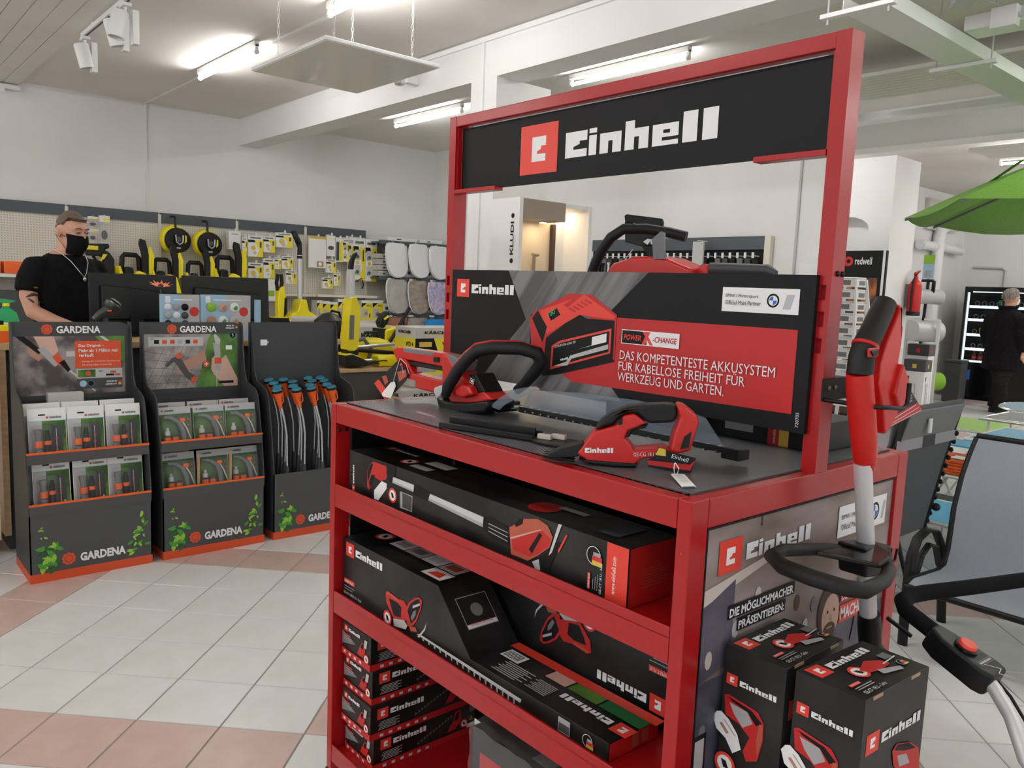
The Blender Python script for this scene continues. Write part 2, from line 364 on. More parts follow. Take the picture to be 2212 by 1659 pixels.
struct(MB().box((2.65, Y0, 3.0), (2.9, Y1, ZC)).build('trim_1', wp))       # downstand beam
struct(MB().box((6.8, Y0, 3.0), (7.1, Y1, ZC)).build('trim_2', wp))
struct(MB().box((2.65, 3.83, 0), (3.18, 4.13, 3.0)).build('trim_3', wp))     # pillar
# slatted ceiling panel upper left
sm = MB().box((-.06, 0, 0), (.06, 10.4, .03)).mesh('slat', M['slat_paint'])
for k in range(16):
    o = bpy.data.objects.new('slat', sm); COL.objects.link(o); o.location = (.39 - k * .125, -1.95, 3.255); o.parent = ceil
tag(MB().box((-2.0, 8.42, 3.2), (.47, 8.46, 3.24)).box((.30, 8.40, 3.16), (.34, 8.44, 3.2)).build('edge_rail', M['white_plastic']), 'white edge rail where the slatted ceiling panel meets the wall', 'rail')
# cable ducts
tag(MB().box((1.62, 2.0, 3.285), (1.645, 8.5, ZC)).box((1.63, 8.485, 1.2), (1.645, 8.5, 3.29)).build('cable_duct', M['wall_paint']), 'thin white cable duct running along the ceiling and down the wall behind the clerk', 'cable duct')
tag(MB().box((2.63, -2, 3.255), (2.65, 4.9, 3.285)).box((2.635, 3.97, 0), (2.65, 4.0, 3.26)).build('cable_duct', M['white_plastic']), 'white cable duct along the beam and down the square pillar', 'cable duct')
tag(MB().box((5.385, 2.98, .3), (5.4, 3.0, 3.2)).build('cable_duct', M['light_grey']), 'grey cable duct running down the wall beside the tool display', 'cable duct')
# fluorescent lamps
def lamp(x, y0, label, group=None, ln=1.23, z=ZC, ax='y'):
    r = thing('fluorescent_lamp', label, 'lamp', (x, y0, z), 0 if ax == 'y' else -90, group)
    MB().box((-.022, 0, -.045), (.022, ln, -.001)).build('housing', M['white_plastic'], r, bevel=.004)
    for y in (.012, ln - .012):
        MB().box((-.012, y - .012, -.095), (.012, y + .012, -.03)).lathe((0, y, -.083), [(.004, -.013), (.019, -.011), (.019, .011), (.004, .013)], (0, 1, 0), 12).build('tube_holder', M['white_plastic'], r, smooth=40)
    MB().cyl((0, .03, -.083), (0, ln - .03, -.083), .0135, n=12).build('tube', M['tube_light'], r, smooth=40)
    return r
lamp(1.53, 5.37, 'lit fluorescent tube lamp on the ceiling left of the hanging square panel')
lamp(1.51, 2.96, 'lit fluorescent tube lamp cut off by the top edge of the picture')
lamp(3.82, 5.8, 'lit fluorescent tube lamp beyond the ceiling beam, left of the pillar')
lamp(3.79, 3.02, 'lit fluorescent tube lamp behind the top edge of the red stand sign')
for x, y in ((1.5, .4), (1.5, -2.2), (-2.2, 6.6), (-2.2, 4.4), (-2.2, 1.8), (-2.2, -1), (-2.2, -3.6), (3.8, -1.1), (3.8, -3.4), (6.1, -1.2), (6.1, -4.0), (-3.6, 5.0), (-3.6, .5), (8.0, -1.5), (8.3, .5), (10.4, 1.0), (12.4, .8), (12.4, -1.6), (10.4, -1.6), (9.3, -4.2), (7.9, 3.9), (7.9, 6.4)):  # unseen lamps, added to brighten the walls and even out the light
    lamp(x, y, 'added fluorescent tube lamp on the shop ceiling outside the picture', 'added ceiling lamps outside the picture')
r = lamp(9.3, 1.55, 'short lit fluorescent lamp far off at the right above the green parasol', z=3.22)
MB().box((-.03, .3, -.005), (.03, 1.2, .02)).box((-.02, .6, .0), (.02, .64, .08)).build('mounting_rail', M['white_plastic'], r)
lamp(11.8, 2.2, 'fluorescent lamp on the ceiling above the snack vending machine', z=3.3)
# hanging heater panel
r = thing('heating_panel', 'flat white square heating panel hanging from chains below the ceiling', 'heating panel', (1.41, 3.80, 2.79))
MB().box((-.38, -.49, 0), (.38, .49, .022)).build('panel', M['white_plastic'], r, bevel=.004)
M['white_glossy'] = mat('white_glossy', (.72, .71, .68), .12)
MB().box((-.37, -.48, -.003), (.37, .48, .001)).build('glass_face', M['white_glossy'], r)
for x, y in ((-.26, .36), (-.26, -.36), (.26, -.36), (.26, .36)):
    mb = MB()
    for k in range(14):
        z = .03 + k * .034; a = (0, .007) if k % 2 else (.007, 0)
        mb.tube([(x + a[0] * math.cos(t * PI / 4), y + a[1] * math.cos(t * PI / 4), z + .02 * math.sin(t * PI / 4)) for t in range(8)], .0016, 4, closed=True)
    mb.build('chain', M['light_grey'], r)
r = thing('motion_sensor', 'small white and chrome motion sensor on the beam behind the hanging panel', 'sensor', (2.63, 4.86, 3.13))
MB().box((-.09, -.04, -.04), (.02, .02, .05)).build('case', M['white_plastic'], r, bevel=.008)
MB().lathe((-.1, .06, -.05), [(.03, 0), (.045, .01), (.045, .1), (.03, .11)], n=16).build('lens', M['chrome'], r, smooth=40)
# spot track
r = thing('track_rail', 'white ceiling spot track near the top left corner', 'track rail', (.47, 3.6, 3.22))
MB().box((-.018, 0, -.015), (.018, 2.4, .015)).box((-.01, 2.1, .015), (.01, 2.13, .034)).box((-.01, .4, .015), (.01, .43, .034)).build('rail', M['white_plastic'], r)
MB().box((-.006, .02, -.017), (.006, 2.38, -.0152)).build('slot', M['dark_grey'], r)
for n, (y, z, lb) in enumerate(((5.95, 3.2, 'white track spotlight at the far end of the ceiling track, nearest the wall'), (5.15, 3.2, 'white track spotlight in the middle of the ceiling track'), (4.93, 3.2, 'white track spotlight nearest the top edge of the picture'))):
    r = thing('spotlight', lb, 'spotlight', (.47, y, z))
    MB().box((-.025, -.05, -.02), (.025, .05, -.0)).cyl((0, 0, -.05), (0, 0, -.02), .009).build('adapter', M['white_plastic'], r)
    MB(T(-.03, 0, -.05) @ RY(-14 if n < 2 else 10)).lathe((0, 0, 0), [(.045, 0), (.052, -.01), (.05, -.17), (.042, -.17), (.04, -.05)], n=20).build('shade', M['white_plastic'], r, smooth=40)
    MB().box((.035, -.03, -.24), (.075, .03, -.03)).build('gear_box', M['white_plastic'], r, bevel=.004)
# suspended cable trays upper right
cp = M['white_plastic']
def tray(name, label, loc, ln, wd, rz):
    r = thing(name, label, 'cable tray', loc, rz)
    MB().box((0, 0, 0), (ln, wd, .004)).build('tray_floor', cp, r)
    for y in (0, wd - .004): MB().box((0, y, .004), (ln, y + .004, .07)).build('side_flange', cp, r)
    return r
r = tray('cable_tray', 'long white metal cable tray hanging under the ceiling, running away at the right', (2.62, 1.03, 2.85), 6, .2, 0)
for x in (-.04, 1.2, 3.3):
    MB().box((x, -.06, -.022), (x + .04, .29, -.002)).build('cross_bar', cp, r)
    for y in (-.03, .26): MB().cyl((x + .02, y, -.05), (x + .02, y, .448), .005, n=8).build('threaded_rod', M['light_grey'], r)
r = tray('cable_tray', 'white cable tray joining the long one at a right angle near the right edge', (3.5, 1.025, 2.925), 4.5, .18, -90)
for x in (.6, 2.4):
    for y in (.02, .16): MB().cyl((x, y, .07), (x, y, .373), .004, n=8).build('threaded_rod', M['light_grey'], r)
r = tray('cable_tray', 'white cable tray crossing the ceiling in front of the far beam', (5.7, 2.75, 3.02), 7, .16, -90)
for k, (xx, lb) in enumerate(((4.6, 'cream ribbed ceiling panel between the hanging cable trays'), (7.9, 'cream ribbed ceiling panel beyond the far beam'))):
    r = thing('ribbed_panel', lb, 'ceiling panel', (xx, -3.2, 3.08))
    for i in range(9): MB().box((i * .075, 0, 0), (i * .075 + .07, 5.8, .025)).build('rib', M['slat_paint'], r)
r = thing('junction_box', 'small white junction box on the side of the cable tray near the parasol', 'junction box', (3.495, .82, 2.94))
MB().box((-.06, -.06, -.05), (.0, .06, .05)).build('box', cp, r, bevel=.004); MB().cyl((-.03, -.08, .0), (-.03, -.06, .0), .012).build('cable_gland', M['light_grey'], r)
r = thing('transformer', 'grey transformer box lying among cables on the hanging tray', 'transformer', (3.16, .9, 2.95), 35)
MB().box((-.09, -.05, 0), (.09, .05, .09)).build('case', M['light_grey'], r, bevel=.008)
for y in (-.02, .02): MB().cyl((-.095, y, .05), (-.088, y, .05), .012).build('socket', M['dark_grey'], r)
for k in range(5):
    pts = [(2.9 + .15 * t + .02 * math.sin(k + t), 1.0 - .1 * k - .05 * t + .03 * math.sin(2 * t + k), 2.995 + .012 * math.sin(1.7 * t + k) + .014 * k) for t in range(7)]
    tag(MB().tube(pts, .006, 6).build('cable', M['grey_ink'], smooth=60), ['grey', 'thin grey', 'sagging grey', 'looped grey', 'bundled grey'][k] + ' cable lying over the hanging cable trays at the upper right', 'cable', 'cables on the hanging trays')
# ================================================================ RED DISPLAY STAND
L_, D_, ZT = 1.272, .841, 1.151
rp = M['red_paint']
S = thing('display_stand', 'red steel tool display stand with a framed sign above a perforated table top', 'display stand', (0, 0, 0))
bv = .0025
for x0, x1 in ((0, .05), (D_ - .05, D_)):
    for y0, y1 in ((0, .03), (L_ - .028, L_)):
        MB().box((x0, y0, .03), (x1, y1, ZT)).build('leg', rp, S, bevel=bv)
        MB().box((x0 - .003, y0 - .003, .0), (x1 + .003, y1 + .003, .03)).build('foot_cap', M['black_plastic'], S, bevel=.003)
MB().box((.001, .031, ZT - .055), (.034, L_ - .029, ZT)).build('front_rail', rp, S, bevel=bv)
MB().box((D_ - .034, .031, ZT - .055), (D_ - .001, L_ - .029, ZT)).build('back_rail', rp, S, bevel=bv)
MB().box((.051, .0, ZT - .055), (D_ - .051, .03, ZT)).build('side_rail', rp, S, bevel=bv)
MB().box((.051, L_ - .028, ZT - .055), (D_ - .051, L_, ZT)).build('side_rail', rp, S, bevel=bv)
MB().box((.051, .0, .06), (D_ - .051, .028, .115)).build('side_rail', rp, S, bevel=bv)
MB().box((.034, .032, ZT - .004), (D_ - .034, L_ - .03, ZT + .0015)).build('perforated_top', M['perforated'], S)
MB().box((.034, .0315, ZT - .002), (.0375, L_ - .03, ZT + .0035)).build('edge_strip', M['dark_grey'], S)
MB().box((.034, .0305, ZT - .002), (D_ - .034, .034, ZT + .0035)).build('edge_strip', M['dark_grey'], S)
for z0, z1, dx in ((.85, .918, .43), (.53, .597, .43), (.06, .115, .43)):
    s = MB().box((.001, .031, z0), (.006, L_ - .029, z1)).box((.001, .031, z1 - .022), (dx, L_ - .029, z1 - .018)).build('shelf', rp, S, bevel=.0015)
mid = MB().box((.432, .031, .12), (.438, L_ - .029, ZT - .06)).build('middle_panel', M['ink'], S)
MB().box((.06, L_ - .02, .115), (D_ - .06, L_ - .012, ZT - .056)).build('side_panel', M['ink'], S)
for y in (L_ - .029, .031):
    for x in (.012, .034): MB().ell((x, y - .001 if y > .5 else y + .001, 1.075), (.006, .004, .006), 10, 6).build('bolt', M['black_plastic'], S, smooth=50)
# goal-post frame with the sign
ZH = 2.0155; PXa, PXb = .4055, .4535
for y0, y1 in ((0, .032), (L_ - .016, L_ + .016)):
    sl = [1.5, 1.447, 1.394]
    mb = MB(); ys = [y0, y0 + .010, y1 - .008, y1]
    zs = [ZT] + [q for z in sorted(sl) for q in (z, z + .03)] + [ZH]
    mb.box((PXa, y0, ZT), (PXb, ys[1], ZH)); mb.box((PXa, ys[2], ZT), (PXb, y1, ZH))
    for i in range(0, len(zs), 2): mb.box((PXa, ys[1], zs[i]), (PXb, ys[2], zs[i + 1]))
    mb.box((PXa + .012, ys[1], ZT), (PXb, ys[2], 1.56)); mb.build('post', rp, S)
    for x in (.425, .444):
        if y0 < .5: MB().ell((x, -.002, 1.553), (.005, .004, .006), 10, 6).build('bolt', M['black_plastic'], S, smooth=50)
MB().box((PXa, .032, ZH - .032), (PXb, L_ - .016, ZH)).build('top_beam', rp, S, bevel=bv)
MB().box((.428, .038, ZH - .224), (.434, L_ - .022, ZH - .036)).build('sign_board', M['panel_black'], S)
for y in (.033, L_ - .022): MB().box((.412, y, ZH - .234), (.427, y + .005, ZH - .033)).build('sign_bracket', rp, S)
MB().box((.404, .034, ZH - .233), (.436, .197, ZH - .221)).build('sign_ledge', rp, S, bevel=.001)
MB().box((.404, 1.057, ZH - .233), (.436, L_ - .018, ZH - .221)).build('sign_ledge', rp, S, bevel=.001)
MB().box((.43, .06, ZH - .037), (.432, 1.20, ZH - .033)).build('board_edge', M['white_ink'], S)
PR(FX((.428, .974, 1.818))).logo(0, 0, .134, M['bright_red'], M['white_ink']).build('sign_logo', S, 'red square emblem and white block lettering')
# battery advertising board
bx, by, bz = .392, 1.233, 1.229
bd = thing('advertising_board', 'black and red advertising board with a battery picture standing on the red stand', 'sign board', (0, 0, 0))
MB().box((bx, .024, bz), (.4045, by, 1.549)).build('board', M['panel_black'], bd)
pr = PR(FX((bx, by, bz)))
w_, h_ = by - .024, .32
pr.poly([(.269, h_), (.351, .185), (.25, .09), (.16, 0), (.72, 0), (.62, .09), (.58, .15), (.782, h_)], M['print_streak'])
pr.poly([(.456, h_), (.476, .29), (.50, h_)], M['mid_grey'])
pr.poly([(.545, .031), (1.178, .037), (1.178, .209), (.60, .208), (.5, .05)], M['red_ink'])
pr.rect(.993, .239, 1.176, .291, M['white_ink'])
cx, cy = 1.117, .266
pr.disc(cx, cy, .0145, M['ink'], 24).disc(cx, cy, .0105, M['white_ink'], 24)
for a in (1, 3): pr.poly([(cx, cy)] + [(cx + .009 * math.cos(PI / 2 * a + t * PI / 12), cy + .009 * math.sin(PI / 2 * a + t * PI / 12)) for t in range(7)], M['blue_ink'])
pr.poly([(1.14, .249), (1.158, .249), (1.166, .279), (1.148, .279)], M['light_grey']).poly([(1.15, .252), (1.154, .252), (1.159, .27), (1.155, .27)], M['sky_print'])
pr.logo(.027, .238, .054, M['bright_red'], M['white_ink'])
# battery picture
pr.poly([(.372, .20), (.372, .09), (.43, .035), (.49, .045), (.69, .098), (.69, .16), (.56, .21)], M['ink'])
pr.poly([(.368, .19), (.382, .1), (.43, .05), (.438, .14), (.56, .214), (.676, .209), (.684, .105), (.69, .1), (.69, .215), (.6, .262), (.52, .262), (.39, .21)], M['red_ink'])
pr.poly([(.41, .212), (.575, .262), (.685, .21), (.68, .203), (.56, .208), (.44, .15)], M['bright_red'])
pr.poly([(.378, .19), (.40, .212), (.44, .17), (.425, .125)], M['ink'])
pr.poly([(.44, .205), (.475, .222), (.49, .205), (.455, .187)], M['ink'])
for k in range(5): pr.poly([(.52 + .014 * k, .222 + .006 * k), (.545 + .014 * k, .213 + .006 * k), (.549 + .014 * k, .217 + .006 * k), (.524 + .014 * k, .226 + .006 * k)], M['red_ink'])
pr.poly([(.50, .232), (.56, .262), (.572, .262), (.515, .225)], M['red_ink'])
pr.poly([(.43, .05), (.438, .135), (.56, .2), (.684, .2), (.685, .11)], M['ink'])
pr.poly([(.46, .055), (.462, .12), (.49, .135), (.675, .18), (.675, .118)], M['bright_red'])
pr.poly([(.467, .063), (.469, .117), (.495, .13), (.669, .173), (.669, .121)], M['ink'])
pr.poly([(.469, .065), (.52, .082), (.535, .1), (.667, .14), (.667, .128), (.54, .092), (.525, .073)], M['light_grey'])
pr.poly([(.565, .142), (.66, .167), (.66, .145), (.565, .12)], M['white_ink']).poly([(.565, .142), (.61, .155), (.61, .133), (.565, .12)], M['ink'])
pr.rect(.71, .146, .886, .181, M['white_ink']).rect(.712, .148, .79, .179, M['ink']).poly([(.775, .148), (.785, .148), (.80, .179), (.79, .179)], M['bright_red']).poly([(.80, .148), (.81, .148), (.786, .179), (.776, .179)], M['bright_red'])
pr.build('printed_picture', bd)
F = FX((bx, by, bz)) @ T(0, 0, .0006)
text(bd, 'DAS KOMPETENTESTE AKKUSYSTEM', F @ T(.708, .107, 0), M['white_ink'], h=.022, w=.428, name='lettering')
text(bd, 'FÜR KABELLOSE FREIHEIT FÜR', F @ T(.706, .080, 0), M['white_ink'], h=.026, w=.36, name='lettering')
text(bd, 'WERKZEUG UND GARTEN.', F @ T(.705, .053, 0), M['white_ink'], h=.022, w=.31, name='lettering')
text(bd, 'POWER', F @ T(.718, .156, 0), M['bright_red'], h=.0135, w=.055, bold=.02, shear=.15)
text(bd, '-CHANGE', F @ T(.808, .156, 0), M['red_ink'], h=.0135, w=.07, bold=.02, shear=.15)
text(bd, 'BMW i Motorsport', F @ T(1.003, .268, 0), M['ink'], h=.009, w=.08)
text(bd, 'Official Main Partner', F @ T(1.003, .254, 0), M['ink'], h=.009, w=.087)
text(bd, '100', F @ T(.447, .195, 0) @ RZ(28), M['led_green'], h=.013, w=.028)
text(bd, 'LITHIUM-ION 6.0Ah 18V', F @ T(.475, .115, 0) @ RZ(14), M['white_ink'], h=.0065, w=.082)
pr = PR(F @ T(.475, .074, .001) @ RZ(14)); pr.logo(0, 0, .011, M['bright_red'], M['white_ink']).build('printed_logo', bd)
text(bd, '720703', F @ T(1.197, .012, 0) @ RZ(90), M['white_ink'], h=.007, w=.03)
# side picture panel on the right end
PF = FY((.058, .006, .115)); 
MB().box((.054, .008, .115), (D_ - .05, .016, ZT - .055)).build('picture_panel', M['print_workshop'], S)
MB().box((.053, .002, .116), (.057, .0075, ZT - .056)).box((.057, .002, ZT - .06), (D_ - .052, .0075, ZT - .056)).build('panel_gasket', M['ink'], S)
pr = PR(FY((0, .0075, 0)))
pr.rect(.058, .12, D_ - .051, .80, M['print_workshop_blue'])
pr.poly([(.058, .945), (.30, 1.0), (.30, 1.012), (.058, .975)], M['print_cream'])
pr.poly([(.058, .8), (.16, .82), (.16, .98), (.058, .94)], M['print_workshop_blue'])
for x, z, mt_ in ((.09, .84, 'print_cream'), (.17, .88, 'light_grey'), (.24, .93, 'print_cream'), (.44, .93, 'mid_grey'), (.39, .88, 'print_hair'), (.46, .86, 'mid_grey'), (.43, .82, 'light_grey'), (.085, .70, 'mid_grey')): pr.disc(x, z, .011, M[mt_], 10, .018)
pr.line([(.235, 1.095), (.235, 1.07)], .004, M['print_hair']).line([(.62, 1.095), (.62, 1.0)], .003, M['print_hair'])
pr.rect(.06, .55, .10, .70, M['ink']).rect(.066, .56, .094, .69, M['light_grey']).poly([(.06, .3), (.10, .3), (.09, .5), (.07, .52)], M['print_skin'])
pr.rect(.536, .99, .76, 1.06, M['white_ink']).disc(.706, 1.025, .021, M['ink'], 24).disc(.706, 1.025, .0155, M['white_ink'], 24)
for a in (1, 3): pr.poly([(.706, 1.025)] + [(.706 + .014 * math.cos(PI / 2 * a + t * PI / 12), 1.025 + .014 * math.sin(PI / 2 * a + t * PI / 12)) for t in range(7)], M['blue_ink'])
pr.poly([(.735, 1.003), (.748, 1.003), (.757, 1.045), (.744, 1.045)], M['light_grey'])
pr.logo(.1, .997, .064, M['bright_red'], M['white_ink'])
# two printed half figures (generic faces) and slogans
for fx, fz, s_ in ((.53, .82, 1.0), (.70, .85, .9)):
    pr.poly([(fx - .07 * s_, fz - .13 * s_), (fx + .07 * s_, fz - .13 * s_), (fx + .055 * s_, fz - .055 * s_), (fx - .05 * s_, fz - .05 * s_)], M['print_workshop_blue'])
    pr.disc(fx - .004, fz + .01, .047 * s_, M['print_hair'], 18, .06 * s_).disc(fx + .006, fz - .003, .038 * s_, M['print_skin_light'], 18, .05 * s_)
    pr.disc(fx + .004, fz - .036 * s_, .027 * s_, M['print_hair'], 14, .02 * s_).disc(fx - .008, fz + .008, .004, M['ink'], 8).disc(fx + .02, fz + .008, .004, M['ink'], 8)
    pr.poly([(fx + .004, fz + .006), (fx + .014, fz - .014), (fx, fz - .014)], M['print_skin']).rect(fx - .008, fz - .031 * s_, fx + .016, fz - .027 * s_, M['print_skin'])
pr.poly([(.14, .905), (.372, .905), (.372, .932), (.14, .932)], M['ink']).poly([(.172, .876), (.34, .876), (.34, .902), (.172, .902)], M['ink'])
pr.rect(.575, .835, .70, .868, M['red_ink']).rect(.575, .79, .70, .83, M['bright_red'])
pr.build('printed_picture', S)
F = FY((0, .0072, 0))
text(S, 'DIE MÖGLICHMACHER', F @ T(.144, .908, 0), M['white_ink'], h=.021, w=.223, bold=.03)
text(S, 'PRÄSENTIEREN:', F @ T(.176, .879, 0), M['white_ink'], h=.020, w=.16, bold=.03)
text(S, 'DIE MÖGLICH', F @ T(.58, .84, 0), M['white_ink'], h=.022, w=.115, bold=.03)
text(S, 'MACHER', F @ T(.58, .796, 0), M['white_ink'], h=.028, w=.115, bold=.03)
text(S, 'BMW i Motorsport', F @ T(.548, 1.027, 0), M['ink'], h=.013, w=.115)
text(S, 'Official Main Partner', F @ T(.548, 1.006, 0), M['ink'], h=.013, w=.122)
# ================================================================ TOOLS ON THE STAND
def inv(o):   # keep world-coordinate meshes under an Empty that stands at the thing's base
    return o
def root(name, label, cat, loc, group=None):
    r = thing(name, label, cat, loc, 0, group); r['_l'] = 1; return r
def W2(parent, o):      # mesh built in world coordinates -> local to its parent
    o.data.transform(Matrix.Translation(-parent.location)); o.parent = parent; return o
bp_, rpl = M['black_plastic'], M['red_plastic']
# ---- hedge trimmer
h = root('hedge_trimmer', 'red cordless hedge trimmer with a black loop handle lying on the stand, rear handle overhanging', 'hedge trimmer', (.28, .95, 1.152))
s = SIL((.28, .95, 1.152), (0, -1)).crop(800, 700, 4.254)
mb = s.ext([(245, 240), (290, 208), (352, 215), (700, 262), (790, 280), (745, 430), (700, 390), (350, 320), (300, 330)], -.02, .02)
s.ext([(248, 250), (330, 250), (370, 330), (440, 455), (360, 500), (300, 370)], -.018, .018, mb); s.ext([(350, 440), (440, 450), (745, 525), (745, 640), (720, 650), (480, 592), (455, 570), (460, 520), (350, 490)], -.02, .02, mb)
W2(h, mb.build('rear_handle', rpl, bevel=.005, seg=3))
W2(h, s.ext([(352, 216), (400, 222), (650, 258), (620, 296), (352, 262)], -.021, .021).build('grip', M['mid_grey'], bevel=.004))
W2(h, s.ext([(372, 342), (460, 345), (735, 398), (690, 430), (400, 380)], -.012, .012).build('trigger', bp_, bevel=.003))
W2(h, s.ext([(640, 300), (685, 302), (688, 350), (640, 350)], .018, .026).build('lock_button', bp_, bevel=.003))
W2(h, s.ext([(745, 280), (800, 285), (870, 420), (960, 500), (1120, 600), (1215, 690), (1050, 725), (830, 720), (790, 650), (720, 645), (745, 500)], -.035, .035).build('motor_housing', rpl, bevel=.006, seg=3))
W2(h, s.ext([(775, 280), (830, 283), (925, 330), (890, 440), (860, 430)], -.03, .034).build('side_cover', M['mid_grey'], bevel=.006))
W2(h, s.ext([(720, 640), (810, 700), (1000, 715), (1200, 690), (1215, 740), (1180, 800), (1000, 812), (830, 800), (745, 750)], -.05, .05).build('gear_base', bp_, bevel=.01, seg=3))
s.cr = (800, 700, 4.254)
lp = [(870, 640), (900, 560), (960, 420), (1030, 310), (1090, 240), (1180, 215), (1300, 225), (1385, 275), (1395, 350), (1340, 440), (1240, 560), (1170, 620)]
of = [.07, .07, .06, .05, .04, .02, -.03, -.06, -.07, -.07, -.07, -.07]
W2(h, s.tube(lp, [.014, .017, .0175, .0175, .018, .018, .018, .018, .0175, .017, .015, .013], of, 14).build('front_handle', M['black_rubber'], smooth=60))
W2(h, s.tube([(q[0] - 14, q[1] - 42) for q in lp[2:8]], .009, of[2:8], 8).build('handle_lining', rpl, smooth=60))
W2(h, s.ext([(800, 570), (870, 545), (905, 590), (870, 640), (830, 670), (800, 630)], .05, .085).build('handle_joint', M['light_grey'], bevel=.006))
W2(h, s.ext([(920, 590), (990, 540), (1060, 560), (1090, 640), (1000, 670), (930, 650)], .03, .06).build('handle_hub', rpl, bevel=.008, seg=3))
W2(h, s.ext([(990, 450), (1060, 450), (1150, 620), (1060, 640)], -.03, .036).build('top_badge', bp_, bevel=.004))
mm = s.M @ T(*s.uv((1012, 530)), .0375) @ RZ(-14)
PR(Matrix.Translation(-h.location) @ mm).rect(0, 0, .018, .014, M['white_ink']).rect(.0015, .0015, .0165, .0125, M['ink']).rect(.005, .004, .013, .01, M['white_ink']).build('badge_print', h)
text(h, 'GE-CH 1855/1 LI', Matrix.Translation(-h.location) @ s.M @ T(*s.uv((735, 668)), .0475) @ RZ(-6), M['white_ink'], h=.006, w=.032)
s.cr = None
# blade with teeth
y0, y1, bxc, bz_ = .90, .135, .335, 1.174
mb = MB().box((bxc - .012, y1, bz_), (bxc + .012, y0, bz_ + .004))
for k in range(24):
    yy = y0 - .035 - k * .03
    for sgn in (-1, 1): mb.ext([(bxc + sgn * .012, yy), (bxc + sgn * .012, yy - .012), (bxc + sgn * .034, yy - .009), (bxc + sgn * .034, yy - .004)], 'z', bz_, bz_ + .004)
W2(h, mb.build('blade', M['steel']))
W2(h, MB().box((bxc - .02, y1 - .015, bz_ - .012), (bxc + .02, y1 + .03, bz_ + .012)).build('blade_tip_guard', bp_, bevel=.003))
W2(h, MB().box((bxc - .04, .87, bz_ - .016), (bxc + .04, .95, bz_ + .012)).build('blade_root', bp_, bevel=.004))
# clear blade sheath lying over the blade and smoked hand shield
g = root('blade_guard', 'clear plastic blade guard tilted over the hedge trimmer blade', 'blade guard', (.30, .55, 1.152))
pts = [(1128, 882), (1147, 843), (1250, 848), (1380, 865), (1500, 893), (1525, 903), (1562, 962), (1480, 950), (1300, 912)]
s = SIL((.345, .5, 1.152), (0, -1)); W2(g, s.ext(pts, 0, .0015).build('shield', M['smoke_clear'], label='clear bluish plastic sheet'))
s2 = SIL((.31, .5, 1.152), (0, -1)); W2(g, s2.ext([(1120, 878), (1300, 912), (1590, 972), (1590, 984), (1300, 925), (1120, 890)], -.004, .0).build('rim', M['black_plastic']))
q = root('hand_shield', 'smoked plastic hand shield standing in front of the loop handle', 'hand shield', (.25, .83, 1.155))
s3 = SIL((.25, .83, 1.155), (.25, -1)).crop(800, 700, 4.254); W2(q, s3.ext([(1105, 755), (1180, 690), (1300, 605), (1535, 565), (1500, 610), (1240, 740), (1190, 790)], 0, .003).build('shield', M['smoke_clear']))
# black blade scabbard with cream clips
q = root('blade_sheath', 'black plastic blade sheath with cream clips lying at the front of the table', 'sheath', (.08, .62, 1.1535))
a = at(947, 918, 'z', 1.16); b = at(1150, 948, 'z', 1.16); dd = (b - a).normalized(); nn = V((-dd.y, dd.x, 0))
if nn.x < 0: nn = -nn
mb = MB(frame((a.x, a.y, 1.1535), dd, nn)); ln = (b - a).length
W2(q, mb.box((0, 0, 0), (ln, .006, .014)).box((0.0, 0, 0), (ln, .05, .004)).box((.01, .03, 0), (ln - .01, .036, .026)).box((0.01, .044, 0), (ln, .05, .018)).build('sheath', bp_, bevel=.002))
mb = MB(frame((b.x, b.y, 1.1535), dd, nn)); n_ = 20
W2(q, mb.ext([(.075 + .09 * math.cos(2 * PI * k / n_), .02 + .045 * math.sin(2 * PI * k / n_)) for k in range(n_)], 'z', 0, .006).build('flat_end', bp_, bevel=.002))
for k, (u_, v_) in enumerate(((.005, .012), (.03, .034))):
    W2(q, MB(frame((b.x, b.y, 1.1535), dd, nn)).box((u_, v_, .006), (u_ + .035, v_ + .012, .018)).build('clip', M['print_cream'], bevel=.002))
    W2(q, MB(frame((b.x, b.y, 1.1535), dd, nn)).cyl((u_ + .018, v_ + .006, .018), (u_ + .018, v_ + .006, .021), .004, n=10).build('screw', M['steel']))
# ---- grass shear
sp = V((.10, .28, 1.1535)); sd = (.67, -.74)
g = root('grass_shear', 'red cordless grass shear with black grip and a paper price tag at the table front', 'grass shear', sp)
s = SIL(sp, sd).crop(1150, 800, 3.511)
W2(g, s.ext([(345, 610), (470, 450), (640, 400), (690, 330), (770, 315), (860, 385), (800, 410), (720, 440), (700, 500), (740, 540), (770, 590), (1000, 570), (1060, 600), (1060, 630), (830, 650), (770, 695), (620, 695), (420, 665)], -.030, .030).build('body', rpl, bevel=.008, seg=3))
W2(g, s.ext([(470, 445), (520, 370), (600, 310), (720, 265), (860, 250), (1000, 245), (1090, 250), (1100, 330), (1070, 385), (880, 395), (790, 320), (700, 320), (620, 400)], -.022, .022).build('grip', M['black_rubber'], bevel=.008, seg=3))
W2(g, s.ext([(700, 430), (880, 400), (860, 430), (760, 450), (735, 500), (700, 500)], -.012, .012).build('trigger', bp_, bevel=.003))
W2(g, s.ext([(1085, 250), (1140, 250), (1245, 335), (1255, 370), (1190, 590), (1080, 615), (1035, 600), (1060, 470), (1110, 340)], -.034, .034).build('battery_dock', rpl, bevel=.008, seg=3))
W2(g, s.ext([(1140, 480), (1195, 440), (1175, 560), (1110, 575)], .0345, .036).build('dock_slot', bp_))
W2(g, s.ext([(350, 655), (430, 680), (620, 708), (760, 708), (800, 690), (770, 682), (420, 655)], -.034, .034).build('base_plate', bp_, bevel=.003))
mb = s.ext([(125, 625), (230, 575), (380, 540), (400, 570), (350, 640), (200, 650), (130, 650)], -.02, .02)
